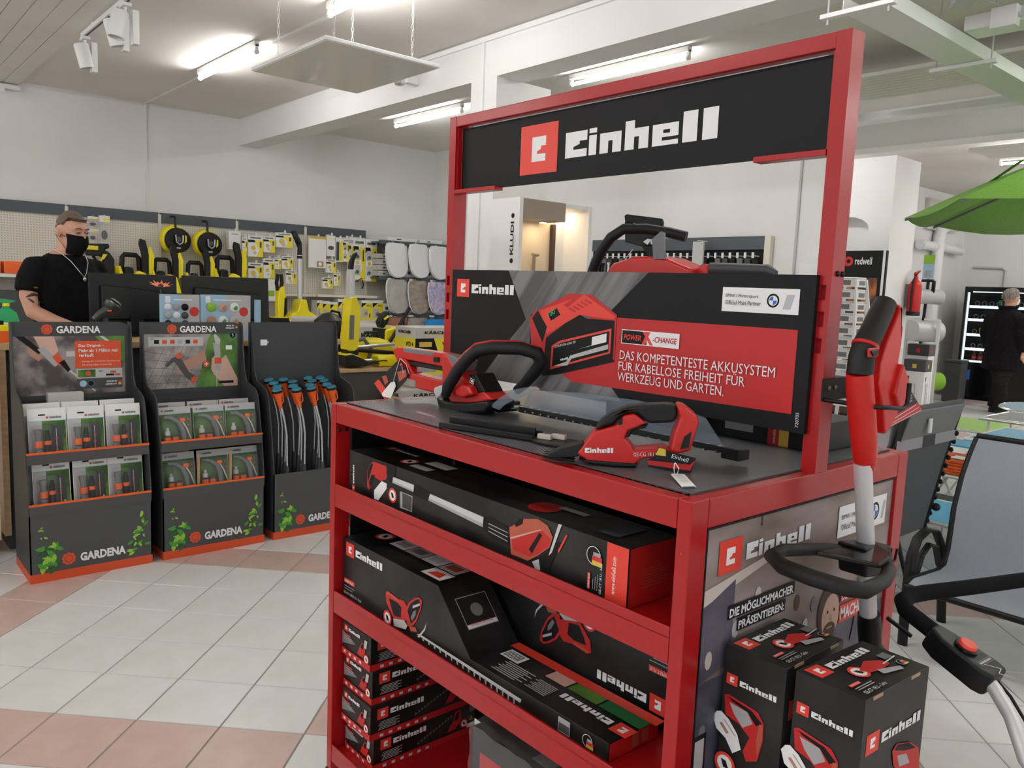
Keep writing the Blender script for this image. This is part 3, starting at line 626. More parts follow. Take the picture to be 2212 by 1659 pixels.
for k in range(5): mb.M = s.M; u_, v_ = s.uv((250, 640)); mb.ext([(u_ - .05, -.05 + k * .022), (u_ + .02, -.046 + k * .022), (u_ + .02, -.036 + k * .022)], 'y', .004, .007)
W2(g, mb.build('blade_cover', bp_, bevel=.003))
W2(g, s.ext([(640, 360), (680, 345), (680, 390), (650, 395)], .028, .034).build('safety_button', bp_))
PR(Matrix.Translation(-g.location) @ s.M @ T(*s.uv((402, 602)), .0308) @ RZ(3)).word(0, 0, .0105, M['white_ink'], w=.056).build('printed_logo', g)
text(g, 'GE-CG 18 Li', Matrix.Translation(-g.location) @ s.M @ T(*s.uv((765, 628)), .0308) @ RZ(5), M['white_ink'], h=.0075, w=.043)
c = root('leaflet', 'small folded dark red leaflet leaning on the grass shear', 'leaflet', V((.2, .14, 1.1535)))
s = SIL((.155, .155, 1.1535), (.75, -.6)).crop(1150, 800, 3.511)
W2(c, s.ext([(870, 680), (880, 730), (1195, 800), (1240, 665), (1060, 620), (960, 580), (920, 650)], 0, .0012).build('card', M['print_darker']))
PR(Matrix.Translation(-c.location) @ s.M @ T(0, 0, .0013)).poly([s.uv(q) for q in ((870, 680), (878, 715), (1195, 760), (1235, 680), (1190, 715))], M['red_ink']).poly([s.uv(q) for q in ((930, 640), (960, 585), (1010, 600), (1010, 650))], M['gold']).build('print', c)
text(c, 'Einhell', Matrix.Translation(-c.location) @ s.M @ T(*s.uv((1050, 660)), .0012) @ RZ(-14), M['white_ink'], h=.008, w=.034)
c = root('price_tag', 'white string price tag lying at the front corner of the table', 'price tag', V((.09, .09, 1.1535)))
def TP(x, y, z): return at(1380 + x / 8.296, 1000 + y / 8.296, 'z', z)
qd = [TP(575, 212, 1.158), TP(600, 195, 1.158), TP(820, 212, 1.158), TP(1028, 435, 1.154), TP(775, 440, 1.154)]
W2(c, MB().loft([[tuple(p) for p in qd], [tuple(p + V((0, 0, .0008))) for p in qd]]).build('tag', M['white_paper']))
qs = [TP(775, 420, 1.1552), TP(1000, 415, 1.1552), TP(1010, 430, 1.1552), TP(785, 435, 1.1552)]; W2(c, MB().poly([tuple(p) for p in qs]).build('printed_band', M['teal']))
for k in range(5):
    f_ = .15 + .16 * k; A = qd[0].lerp(qd[4], f_ * .8); B = qd[2].lerp(qd[3], f_ * .8)
    W2(c, MB().poly([tuple(A.lerp(B, .2) + V((0, 0, .0011))), tuple(A.lerp(B, .75) + V((0, 0, .0011))), tuple(A.lerp(B, .75) + V((.003, 0, .0011))), tuple(A.lerp(B, .2) + V((.003, 0, .0011)))]).build('printed_line', M['grey_ink']))
W2(c, MB().tube([TP(640, 195, 1.16), TP(630, 100, 1.19), TP(640, 0, 1.20)], .0009, 6).tube([TP(690, 195, 1.16), TP(715, 100, 1.19), TP(655, 0, 1.20)], .0009, 6).build('string', M['white_paper']))
# ---- leaflet and tag on the rear handle of the hedge trimmer
c = root('leaflet', 'dark and red leaflet hanging from the rear handle of the hedge trimmer', 'leaflet', V((.28, 1.42, 1.18)))
s = SIL((.255, 1.42, 1.2), (0, -1)).crop(800, 700, 4.254)
W2(c, s.ext([(40, 545), (130, 460), (265, 325), (355, 450), (330, 520), (260, 600), (145, 700)], 0, .0012).build('card', M['print_darker']))
PR(Matrix.Translation(-c.location) @ s.M @ T(0, 0, .0013)).poly([s.uv(q) for q in ((40, 545), (80, 505), (185, 650), (145, 700))], M['bright_red']).poly([s.uv(q) for q in ((110, 480), (150, 470), (170, 530), (140, 560))], M['print_orange']).poly([s.uv(q) for q in ((250, 440), (330, 420), (335, 480), (270, 530))], M['print_orange']).poly([s.uv(q) for q in ((275, 365), (292, 355), (302, 375), (285, 387))], M['bright_red']).build('print', c)
text(c, 'Einhell', Matrix.Translation(-c.location) @ s.M @ T(*s.uv((296, 395)), .0012) @ RZ(-62), M['white_ink'], h=.005, w=.02)
c = root('price_tag', 'white string price tag hanging beside the leaflet on the hedge trimmer handle', 'price tag', V((.26, 1.42, 1.18)))
s = SIL((.25, 1.42, 1.2), (0, -1)).crop(800, 700, 4.254)
W2(c, s.ext([(105, 640), (190, 535), (225, 530), (235, 570), (190, 680), (115, 665)], 0, .0008).build('tag', M['white_paper']))
W2(c, s.tube([(210, 535), (240, 420), (272, 315)], .0009, None, 6).tube([s.P(q) for q in ((275, 315), (330, 370), (358, 460))], .0009, 6).build('string', M['white_paper']))
# ---- chain saw behind the board
cp_ = V((.62, .55, 1.1535)); c = root('chain_saw', 'red and black cordless chain saw standing behind the advertising board', 'chain saw', cp_)
s = SIL(cp_, (0, -1)).crop(1000, 380, 3.16)
W2(c, s.tube([(960, 720), (1000, 610), (1050, 510), (1110, 430), (1180, 372), (1250, 362), (1340, 378), (1430, 405)], .0145, [.06, .06, .06, .06, .05, .0, -.04, -.06]).build('front_handle', M['black_rubber'], smooth=60))
mb = s.ext([(1035, 262), (1050, 252), (1290, 282), (1298, 312), (1290, 350), (1040, 305)], -.05, -.04); s.ext([(1037, 304), (1088, 308), (1092, 345), (1180, 352), (1185, 320), (1290, 340), (1285, 460), (1150, 475), (1040, 445)], -.05, -.04, mb)
W2(c, mb.build('hand_guard', bp_, bevel=.003)); W2(c, s.ext([(1180, 470), (1280, 470), (1310, 560), (1230, 560)], -.06, -.02).build('guard_arm', bp_, bevel=.004))
W2(c, s.ext([(1060, 650), (1100, 600), (1200, 568), (1240, 556), (1440, 556), (1530, 595), (1640, 640), (1600, 900), (1060, 900)], -.05, .05).build('housing', rpl, bevel=.01, seg=3))
W2(c, s.ext([(1500, 630), (1625, 630), (1660, 600), (1700, 604), (1700, 680), (1500, 680)], -.02, .02).build('handle_neck', rpl, bevel=.006))
W2(c, s.tube([(1690, 635), (1800, 636), (1950, 640), (2080, 645), (2135, 670)], [.016, .015, .015, .014, .009]).build('rear_handle', M['dark_grey'], smooth=60))
W2(c, s.ext([(1380, 440), (1440, 390), (1465, 400), (1465, 575), (1390, 575)], .05, .055).build('warning_label', M['mid_grey']))
W2(c, s.ext([(1330, 460), (1360, 440), (1385, 445), (1360, 480)], .06, .061).build('small_tag', M['print_sheen'])); W2(c, s.ext([(1220, 425), (1250, 428), (1250, 462), (1220, 460)], -.039, -.038).build('sticker', M['white_ink']))
W2(c, s.tube([(1160, 500), (1100, 580), (1075, 640)], .0012, None, 6).build('string', M['white_paper']))
y_, z_ = .32, 1.2
W2(c, MB().box((.56, .40, 1.1535), (.68, .72, 1.21)).build('base', bp_, bevel=.006)); W2(c, MB().ext([(.72, 1.18), (1.05, 1.18), (1.08, 1.21), (1.05, 1.24), (.72, 1.24)], 'x', .615, .622).build('guide_bar', M['steel']))
# ---- string trimmer hanging on the right post
hp = V((.47, -.08, .85)); c = root('grass_trimmer', 'red and grey cordless grass trimmer hanging on the bracket at the right post', 'grass trimmer', hp)
s = SIL((.47, -.08, 1.2), (1, 0)).crop(1780, 620, 3.95)
W2(c, s.tube([(525, 130), (480, 230), (420, 360), (360, 480), (320, 600), (305, 740)], [.021, .0225, .023, .0235, .024, .0245], None, 16).build('grip', M['black_rubber'], smooth=60))
W2(c, s.tube([(302, 735), (305, 850), (320, 1050), (340, 1300), (350, 1480), (352, 1550)], [.0245, .0255, .026, .025, .0225, .018], None, 18).build('handle_housing', rpl, smooth=60))
W2(c, s.ext([(596, 150), (598, 470), (570, 640), (632, 812), (560, 1080), (500, 1200), (455, 1250), (440, 1050), (400, 820), (420, 640), (470, 470), (490, 420), (585, 190), (540, 130)], -.006, .016).build('battery_frame', rpl, bevel=.005, seg=3))
W2(c, s.ext([(575, 640), (632, 812), (640, 860), (600, 990), (540, 1040), (500, 900)], -.008, .026).build('battery_mount', rpl, bevel=.005))
W2(c, s.ext([(265, 515), (350, 505), (350, 585), (265, 590)], .022, .027).build('switch_frame', M['red_ink'], bevel=.003)); W2(c, s.ext([(270, 535), (335, 520), (335, 575), (290, 580)], .024, .030).build('switch', bp_, bevel=.002))
W2(c, MB().lathe(s.P((352, 500)), [(.022, -.004), (.0252, -.003), (.0252, .003), (.022, .004)], s.P((360, 480)) - s.P((320, 600)), 18).build('trim_ring', rpl, smooth=60))
for z, q_ in ((1400, .0242), (1450, .0236), (1500, .0226)): W2(c, MB().lathe(s.P((349, z)), [(q_ - .003, -.002), (q_ + .0012, 0), (q_ - .003, .002)], (0, 0, 1), 20).build('grip_rib', M['red_ink'], smooth=60))
s.cr = None
W2(c, s.tube([(1864, 1000), (1868, 1120), (1876, 1340)], .0175, None, 20).build('pole', M['satin_alu'], smooth=60))
W2(c, s.tube([(1877, 1325), (1878, 1345), (1880, 1420), (1884, 1500)], [.022, .024, .022, .026], None, 16).build('lower_grip', bp_, smooth=60))
W2(c, MB().lathe((.57, -.08, .62), [(.01, .16), (.05, .12), (.07, .02), (.06, 0), (.02, -.01)], n=18).cyl((.545, -.08, .80), (.57, -.08, .72), .02).build('cutting_head', bp_, smooth=40))
W2(c, s.ext([(1838, 1175), (1895, 1170), (1905, 1235), (1840, 1240)], -.03, .03).build('handle_clamp', bp_, bevel=.006))
for k in range(4): W2(c, s.tube([(1890, 1215 + 4 * k), (1912, 1205 + 3 * k), (1918, 1180 + 2 * k)], .003, [.02 - .012 * k] * 3, 6).build('clamp_rib', bp_, smooth=60))
lp = [q - V((0, 0, .008)) for q in (V((.49, -.10, 1.0)), V((.40, -.045, 1.015)), V((.27, -.02, 1.03)), V((.215, -.03, 1.032)), V((.185, -.07, 1.03)), V((.18, -.13, 1.028)), V((.19, -.185, 1.025)), V((.22, -.205, 1.02)), V((.34, -.185, 1.005)), V((.44, -.15, .995)), V((.475, -.13, .99)))]
W2(c, MB().tube(lp, [.013, .012, .0125, .014, .015, .015, .015, .0145, .013, .013, .013], 14).build('loop_handle', M['black_rubber'], smooth=60))
W2(c, MB().ext([(.34, -.05), (.44, -.075), (.49, -.1), (.45, -.15), (.37, -.16)], 'z', 1.006, 1.016).build('handle_plate', M['black_gloss'], bevel=.003))
# bracket on the post
b = root('wall_hook', 'black steel hook bracket on the right post holding the grass trimmer', 'bracket', V((.42, 0, 1.3)))
W2(b, MB().box((.40, -.004, 1.30), (.50, -.001, 1.345)).build('plate', bp_)); 
for x in (.425, .45): W2(b, MB().ell((x, -.005, 1.325), (.005, .003, .005), 10, 6).build('bolt', M['mid_grey'], smooth=50))
W2(b, MB().tube([(.41, -.004, 1.302), (.41, -.10, 1.302), (.413, -.118, 1.302), (.43, -.125, 1.302), (.49, -.125, 1.296), (.505, -.125, 1.302), (.508, -.125, 1.315), (.508, -.125, 1.345)], .0045, 10).build('rod', bp_, smooth=60))
# leaflet on the trimmer
c = root('leaflet', 'black and red leaflet sticking out behind the hanging grass trimmer', 'leaflet', V((.52, -.06, 1.26)))
s = SIL((.52, -.055, 1.26), (1, 0)).crop(1780, 620, 3.95)
W2(c, s.ext([(575, 610), (835, 1050), (520, 1215), (470, 1200), (560, 700)], 0, .0012).build('card', M['print_darker']))
PR(Matrix.Translation(-c.location) @ s.M @ T(0, 0, .0013)).poly([s.uv(q) for q in ((790, 985), (835, 1050), (520, 1215), (510, 1140))], M['red_ink']).build('print', c)
for k in range(6):
    A = (560 + 10 * (k % 2), 1185 - 22 * k) if k < 3 else (640 + 14 * k, 1085 - 24 * k); B = (820 - 20 * k, 1050 - 24 * k) if k < 3 else (745, 1035 - 24 * k)
    PR(Matrix.Translation(-c.location) @ s.M @ T(0, 0, .0016)).line([s.uv(A), s.uv(B)], .0018, M['print_sheen']).build('printed_line', c)
# ================================================================ BOXES
ink, wh, rd, dk = M['ink'], M['white_ink'], M['bright_red'], M['print_dark']
def carton(name, label, p0, p1, mt=None, group=None):
    r = thing(name, label, 'box', p0, 0, group); d = V(p1) - V(p0)
    MB().box((0, 0, 0), tuple(d)).build('carton', mt or dk, r, bevel=.0012, seg=1); return r, d
def tool_picture(pr, x, y, s, kind='trim'):
    """small printed picture of a garden tool"""
    if kind == 'shear':
        pr.poly([(x, y), (x + .5 * s, y + .15 * s), (x + .9 * s, y + .6 * s), (x + .75 * s, y + .95 * s), (x + .5 * s, y + .9 * s), (x + .3 * s, y + .35 * s)], M['red_ink'])
        pr.poly([(x + .35 * s, y + .45 * s), (x + .5 * s, y + .5 * s), (x + .6 * s, y + .75 * s), (x + .5 * s, y + .8 * s)], ink)
    elif kind == 'trimmer':
        pr.poly([(x, y + s), (x + .25 * s, y + 1.05 * s), (x + .6 * s, y + .75 * s), (x + .95 * s, y + .5 * s), (x + .8 * s, y - .2 * s), (x + .55 * s, y - .3 * s), (x + .5 * s, y + .2 * s), (x + .1 * s, y + .7 * s)], M['red_ink'])
        pr.poly([(x + .14 * s, y + .92 * s), (x + .3 * s, y + .96 * s), (x + .6 * s, y + .62 * s), (x + .78 * s, y + .35 * s), (x + .6 * s, y + .3 * s)], M['grey_ink'])
        pr.poly([(x + .05 * s, y + 1.0 * s), (x + .2 * s, y + 1.08 * s), (x + .62 * s, y + .78 * s), (x + .93 * s, y + .52 * s), (x + .85 * s, y + .4 * s), (x + .5 * s, y + .72 * s)], ink)
        pr.poly([(x - .3 * s, y + .55 * s), (x - .1 * s, y + .6 * s), (x + .15 * s, y + .3 * s), (x + .35 * s, y - .2 * s), (x + .25 * s, y - .3 * s), (x + .05 * s, y - .25 * s), (x - .2 * s, y + .2 * s)], wh)
        pr.disc(x - .02 * s, y - .55 * s, .24 * s, rd).disc(x - .02 * s, y - .55 * s, .17 * s, wh).poly([(x - .1 * s, y - .5 * s), (x + .04 * s, y - .44 * s), (x + .06 * s, y - .62 * s), (x - .08 * s, y - .66 * s)], ink)
    return pr
def tracer(ax, val, f, ox, oy, k):
    return lambda *pts: [f(at(ox + a / k, oy + b / k, ax, val)) for a, b in pts]
def badge(pr, x, y, r): return pr.disc(x, y, r, rd).disc(x, y, r * .72, wh).poly([(x - r * .4, y + r * .35), (x + r * .1, y + r * .3), (x + r * .4, y - r * .3), (x - r * .1, y - r * .35)], ink)
def germany(pr, x, y, s): return pr.disc(x, y, s * .5, wh, 20).disc(x, y, s * .46, ink, 20).rect(x - s * .1, y - s * .25, x + s * .6, y, M['flag_red']).rect(x - s * .1, y - s * .5, x + s * .6, y - s * .25, M['gold']).rect(x - .02 * s, y, x + .5 * s, y + .2 * s, M['grey_ink'])
# long grass trimmer carton on the upper shelf
p0, p1 = V((.03, .155, .9005)), V((.175, 1.213, 1.02)); r, d = carton('tool_carton', 'long black carton with a pole trimmer picture on the upper shelf of the red stand', p0, p1)
F = FX((0, d.y, 0)); pr = PR(F); w_ = d.y; h_ = d.z
Q = tracer('x', .03, lambda p: (1.213 - p.y, p.z - .9005), 700, 900, 2.765)
pr.poly(Q((260, 320), (285, 275), (300, 270), (380, 300), (385, 340), (370, 375), (340, 385), (300, 360), (290, 390), (270, 440), (258, 420)), M['red_ink']).poly(Q((285, 345), (305, 350), (290, 395), (275, 420), (268, 390)), ink).poly(Q((262, 320), (285, 277), (295, 285), (275, 350), (262, 390)), ink)
pr.poly(Q((300, 440), (345, 385), (375, 400), (375, 430), (325, 500), (300, 490)), wh); badge(pr, *Q((410, 470))[0], .02)
pr.poly(Q((455, 445), (530, 475), (527, 570), (455, 545)), M['grey_ink']).poly(Q((470, 455), (527, 480), (524, 565), (470, 540)), M['dark_grey'])
pr.poly(Q((375, 280), (430, 300), (425, 360), (420, 400), (385, 380), (375, 340)), ink).poly(Q((415, 360), (545, 410), (535, 450), (410, 395)), M['print_sheen']).poly(Q((410, 385), (537, 440), (535, 450), (410, 395)), M['grey_ink']).poly(Q((540, 405), (570, 415), (635, 455), (625, 505), (590, 490), (535, 465)), ink)
pr.poly(Q((635, 460), (955, 600), (950, 660), (625, 500)), M['print_sheen']).poly(Q((628, 485), (952, 640), (950, 660), (625, 500)), M['grey_ink']).poly(Q((955, 605), (1000, 600), (1110, 660), (1105, 770), (1000, 720), (950, 670)), ink)
for k_ in range(3): pr.poly(Q((985, 635 + 22 * k_), (1100, 690 + 26 * k_), (1100, 695 + 26 * k_), (985, 641 + 22 * k_)), M['grey_ink'])
pr.poly(Q((1235, 870), (1320, 820), (1400, 740), (1415, 760), (1350, 900), (1390, 970), (1300, 930)), ink).poly(Q((1245, 865), (1285, 850), (1295, 915), (1270, 920)), M['light_grey'])
pr.poly(Q((1110, 660), (1150, 640), (1180, 610), (1280, 610), (1340, 650), (1370, 720), (1350, 780), (1280, 830), (1220, 860), (1120, 820)), M['print_orange']).poly(Q((1125, 735), (1300, 675), (1360, 730), (1345, 775), (1280, 820), (1230, 835), (1130, 790)), M['red_ink']).poly(Q((1115, 720), (1300, 672), (1303, 678), (1118, 730)), M['print_skin_light']).poly(Q((1145, 640), (1165, 610), (1195, 610), (1190, 640), (1150, 660)), ink).poly(Q((1228, 790), (1290, 692), (1307, 708), (1245, 818)), ink)
pr.poly(Q((1345, 830), (1405, 640), (1425, 645), (1365, 810)), M['print_sheen']).poly(Q((1400, 800), (1450, 705), (1460, 710), (1405, 815)), rd)
germany(pr, .968, .082, .038)
pr.rect(w_ - .055, 0, w_, h_, rd).rect(.955, .012, .962, .045, rd)
for k in range(3): pr.line([(.97 + .006 * k, .014), (.97 + .006 * k, .035 + .006 * k)], .0012, M['grey_ink'])
pr.build('printed_picture', r)
PR(F @ T(.022, .006, .0005) @ RZ(90)).logo(0, -.012, .015, rd, wh).build('printed_logo', r)
text(r, 'www.einhell.com', F @ T(w_ - .03, .02, 0) @ RZ(90), wh, h=.011, w=.075)
text(r, 'EXPERT PLUS', F @ T(.961, .013, 0) @ RZ(90), wh, h=.0045, w=.03); text(r, 'GE-CT 18 Li - Solo', F @ T(.993, .01, 0) @ RZ(90), wh, h=.006, w=.062)
pr = PR(FY((0, 0, 0))).rect(.002, .001, d.x - .002, d.z - .001, M['red_ink'])
for k in range(7): pr.line([(.04, .035 + .006 * k), (.10 + .012 * (k % 3), .035 + .006 * k)], .0016, M['print_orange'])
pr.build('printed_end', r)
pr = PR(FZ((0, d.y, d.z))); pr.logo(.03, .1, .03, rd, wh); badge(pr, .22, .06, .026); pr.rect(.26, .03, .34, .06, M['grey_ink']).rect(.26, .08, .36, .12, wh).disc(.76, .06, .04, M['red_ink']).rect(.78, .08, .86, .10, M['grey_ink']).rect(.95, .03, 1.0, .12, M['dark_grey']); pr.build('printed_top', r)
# two hedge trimmer cartons with a stepped shape on the middle shelf
def hedge_carton(label, loc, rz, lv=.128):
    r = thing('hedge_trimmer_carton', label, 'box', loc, rz); lw, dp = 1.06, .155
    LH = .04; prof = [(0, 0), (lw, 0), (lw, LH), (.615, LH), (.475, .178), (0, .178)]     # u along the shelf (left to right), v up
    MB(FX((0, 0, 0))).ext(prof, 'z', 0, -dp).build('carton', dk, r, bevel=.0015, seg=1)
    F = FX((0, 0, 0)); pr = PR(F); pr.logo(.018, lv, .04, rd, wh)
    pr.rect(.012, .045, .07, .058, rd).rect(.012, .034, .07, .036, M['grey_ink']).rect(.012, .026, .06, .028, M['grey_ink'])
    Q = tracer('x', .028, lambda p: (1.238 - p.y, p.z - .5795), 700, 1120, 2.765); badge(pr, *Q((380, 592))[0], .021)
    pr.poly(Q((370, 440), (385, 433), (445, 480), (480, 490), (500, 530), (560, 560), (560, 600), (480, 610), (415, 592), (375, 500)), M['red_ink']).poly(Q((390, 475), (440, 500), (465, 530), (460, 592), (420, 578), (400, 520)), ink).poly(Q((376, 442), (384, 438), (440, 480), (436, 488)), M['print_orange'])
    pr.poly(Q((415, 595), (480, 607), (500, 640), (490, 662), (420, 642)), M['light_grey']).poly(Q((490, 540), (510, 500), (545, 475), (570, 470), (588, 490), (582, 540), (555, 612), (530, 642), (500, 640)), M['red_ink']).poly(Q((500, 548), (518, 508), (550, 485), (574, 482), (577, 530), (550, 602), (522, 628)), ink).poly(Q((520, 592), (535, 557), (552, 545), (550, 575), (530, 610)), M['mid_grey']).poly(Q((510, 640), (550, 650), (560, 680), (520, 672)), M['print_orange'])
    pr.poly(Q((532, 520), (574, 506), (574, 520), (533, 536)), M['light_grey']).poly(Q((560, 705), (600, 660), (615, 620), (607, 665), (572, 712)), M['print_sheen']).poly(Q((555, 690), (575, 690), (1182, 1080), (1175, 1100)), M['print_sheen'])
    for k in range(17): pr.poly(Q((590 + 34 * k, 715 + 22 * k), (600 + 34 * k, 722 + 22 * k), (600 + 34 * k, 722 + 22 * k + 12 + 1.6 * k), (592 + 34 * k, 717 + 22 * k + 10 + 1.6 * k)), M['light_grey'])
    pr.rect(.92, .004, .955, .036, M['grey_ink']).rect(.922, .006, .953, .024, M['dark_grey']); germany(pr, 1.005, .02, .028)
    pr.build('printed_picture', r)
    text(r, 'EXPERT PLUS', F @ T(.016, .0475, .0005), wh, h=.0075, w=.05); text(r, 'GE-CH 1855/1 Li - Solo', F @ T(.012, .012, 0), wh, h=.008, w=.1)
    # top, slope and low top
    pr = PR(FZ((0, 0, .178))); badge(pr, .07, .1, .03)
    for k in range(4): pr.rect(.13 + .08 * k, .075 - .0 * k, .205 + .08 * k, .14, (wh, M['light_grey'])[k % 2]).rect(.14 + .08 * k, .09, .19 + .08 * k, .12, (M['grey_ink'], M['mid_grey'], M['print_sheen'], M['print_orange'])[k])
    pr.rect(.37, .02, .455, .07, wh).poly([(.385, .03), (.44, .03), (.43, .06), (.395, .055)], rd)
    pr.build('printed_top', r)
    o = V((0, -.475, .178)); sdir = V((0, -.14, -.138)); Fs = frame(o, sdir, (1, 0, 0))
    pr = PR(Fs); pr.rect(.045, .03, .13, .125, M['grey_ink']).rect(.047, .032, .128, .123, M['print_darker']).rect(.128, .032, .118, .123, wh).disc(.085, .078, .018, M['mid_grey'], 12); pr.build('printed_slope', r)
    text(r, 'ONE FOR ALL', Fs @ T(.123, .04, 0) @ RZ(90), M['red_ink'], h=.007, w=.07)
    pr = PR(FZ((0, -.615, LH))); pr.rect(0, .125, .46, .155, rd); pr.rect(.02, .075, .085, .115, wh)
    for k in range(9): pr.rect(.025 + .006 * k, .08, .0275 + .006 * k, .11, ink)
    for k in range(8): pr.rect(.06 + .006 * (k % 3), .015 + .007 * k, .14 + .02 * (k % 2), .018 + .007 * k, M['light_grey'])
    for k in range(8): pr.rect(.17 + .006 * (k % 3), .02 + .006 * k, .235, .023 + .006 * k, M['grey_ink'])
    pr.rect(.17, .085, .235, .122, M['print_skin_light']).rect(.24, .085, .33, .122, M['print_grass']).rect(.335, .085, .45, .122, M['leaf_dark']); pr.build('printed_low_top', r)
    PR(FZ((0, -.615, LH)) @ T(.455, .02, .0024) @ RZ(0) @ T(0, .055, 0) @ RZ(180)).logo(0, 0, .04, rd, wh).build('printed_logo', r)
    PR(FY((0, -lw, 0))).rect(.002, .001, dp - .002, .038, M['red_ink']).rect(.07, .006, .09, .034, M['print_orange']).rect(.10, .006, .12, .034, M['print_orange']).build('printed_end', r)
    return r
hedge_carton('stepped black carton with a hedge trimmer picture lying on the middle shelf', (.028, 1.238, .5795), 0)
# its twin lies behind it upside down
r = hedge_carton('stepped black carton lying upside down behind another on the middle shelf', (.37, 1.238, .5795), 0, .106)
r.matrix_world = Matrix.Translation((.205, .69, .5795 + .089)) @ Matrix.Rotation(PI, 4, 'X') @ Matrix.Translation((0, .53, -.089))
# small shear cartons stacked on the bottom shelf
for k in range(4):
    z0 = .0975 + k * .1015; ox = (.012, -.004, .006, .0)[k]; oy = (.0, -.006, .004, .006)[k]
    r, d = carton('shear_carton', ('lowest', 'second lowest', 'second from the top', 'topmost')[k] + ' small black and red carton in the stack at the stand foot', (.03 + ox, 1.07 + oy, z0), (.40 + ox, 1.232 + oy, z0 + .101))
    F = FX((0, d.y, 0)); pr = PR(F); pr.logo(.012, .074, .018, rd, wh); pr.rect(.0, .022, .162, .085, dk).poly([(.0, .03), (.08, .05), (.0, .07)], M['mid_grey']); pr.p = pr.p[-2:] + pr.p[:-2]; pr.m = pr.m[-2:] + pr.m[:-2]
    pr.rect(.012, .062, .05, .066, rd).rect(.012, .056, .06, .058, M['grey_ink']).rect(.012, .05, .055, .052, M['grey_ink'])
    pr.poly([(.09, .03), (.12, .028), (.135, .05), (.13, .07), (.115, .072), (.1, .05)], M['red_ink']).poly([(.108, .055), (.12, .05), (.128, .068), (.116, .068)], ink).poly([(.125, .06), (.14, .06), (.145, .085), (.13, .085)], M['light_grey']); badge(pr, .14, .03, .014)
    pr.rect(0, 0, .162, .02, M['red_ink'])
    for q in range(4): pr.rect(.012 + .03 * q, .006, .024 + .03 * q, .014, M['print_sheen'])
    pr.build('printed_end', r)
    F = FY((0, 0, 0)); pr = PR(F); pr.rect(0, 0, d.x, .02, M['red_ink']); pr.logo(.022, .058, .032, rd, wh)
    for q in range(6): pr.rect(.025 + .003 * (q % 3), .026 + .0045 * q, .085 + .012 * (q % 2), .028 + .0045 * q, M['grey_ink'])
    for q in range(12): x = .15 + q * .011; pr.poly([(x, .03 + .004 * q), (x + .009, .034 + .004 * q), (x + .003, .04 + .004 * q)], M['mid_grey'])
    pr.poly([(.26, .03), (.29, .032), (.315, .055), (.31, .09), (.29, .088), (.28, .06)], M['red_ink']).poly([(.285, .06), (.30, .06), (.308, .085), (.294, .082)], ink); badge(pr, .325, .04, .014); pr.rect(.345, .07, .366, .098, M['mid_grey']).rect(.335, .022, .366, .034, wh); germany(pr, .35, .05, .014)
    for q in range(6): pr.rect(.03 + .03 * q, .006, .042 + .03 * q, .014, M['print_sheen'])
    pr.build('printed_side', r)
# film-wrapped carton on the bottom shelf
r = thing('wrapped_carton', 'black and red carton wrapped in crumpled clear film on the bottom shelf', 'box', (.05, .30, .0975))
MB().box((0, 0, 0), (.36, .33, .345)).build('carton', dk, r, bevel=.002, seg=1)
pr = PR(FX((0, .33, 0))); pr.rect(.03, .06, .21, .29, M['red_ink']).poly([(.06 + .12 * a, .10 + .15 * b_) for a, b_ in ((0, 0), (1, 0), (1, .3), (.38, .3), (.38, .41), (.66, .5), (.66, .62), (1, .62), (1, 1), (0, 1))], wh); pr.build('printed_emblem', r)
pr = PR(FZ((0, .33, .345))); pr.rect(.05, .18, .14, .26, M['red_ink']).rect(.19, .02, .25, .12, M['mid_grey']); pr.build('printed_top', r)
mb = MB(); n_ = 14
random.seed(3)
def jit(p): return tuple(V(p) + V([random.uniform(-.003, .003) for _ in range(3)]))
for a, b_, c_, dd in (((-.006, -.006, 0), (-.006, .336, 0), (-.006, .336, .35), (-.006, -.006, .35)), ((-.006, -.006, .352), (-.006, .336, .352), (.366, .336, .352), (.366, -.006, .352))):
    A, B, Cc, Dd = map(V, (a, b_, c_, dd)); g_ = [[jit(A.lerp(B, i / n_).lerp(Dd.lerp(Cc, i / n_), j / n_)) for i in range(n_ + 1)] for j in range(n_ + 1)]
    mb.add([p for row_ in g_ for p in row_], [(j * (n_ + 1) + i, j * (n_ + 1) + i + 1, (j + 1) * (n_ + 1) + i + 1, (j + 1) * (n_ + 1) + i) for j in range(n_) for i in range(n_)])
mb.build('clear_film', M['film'], r)
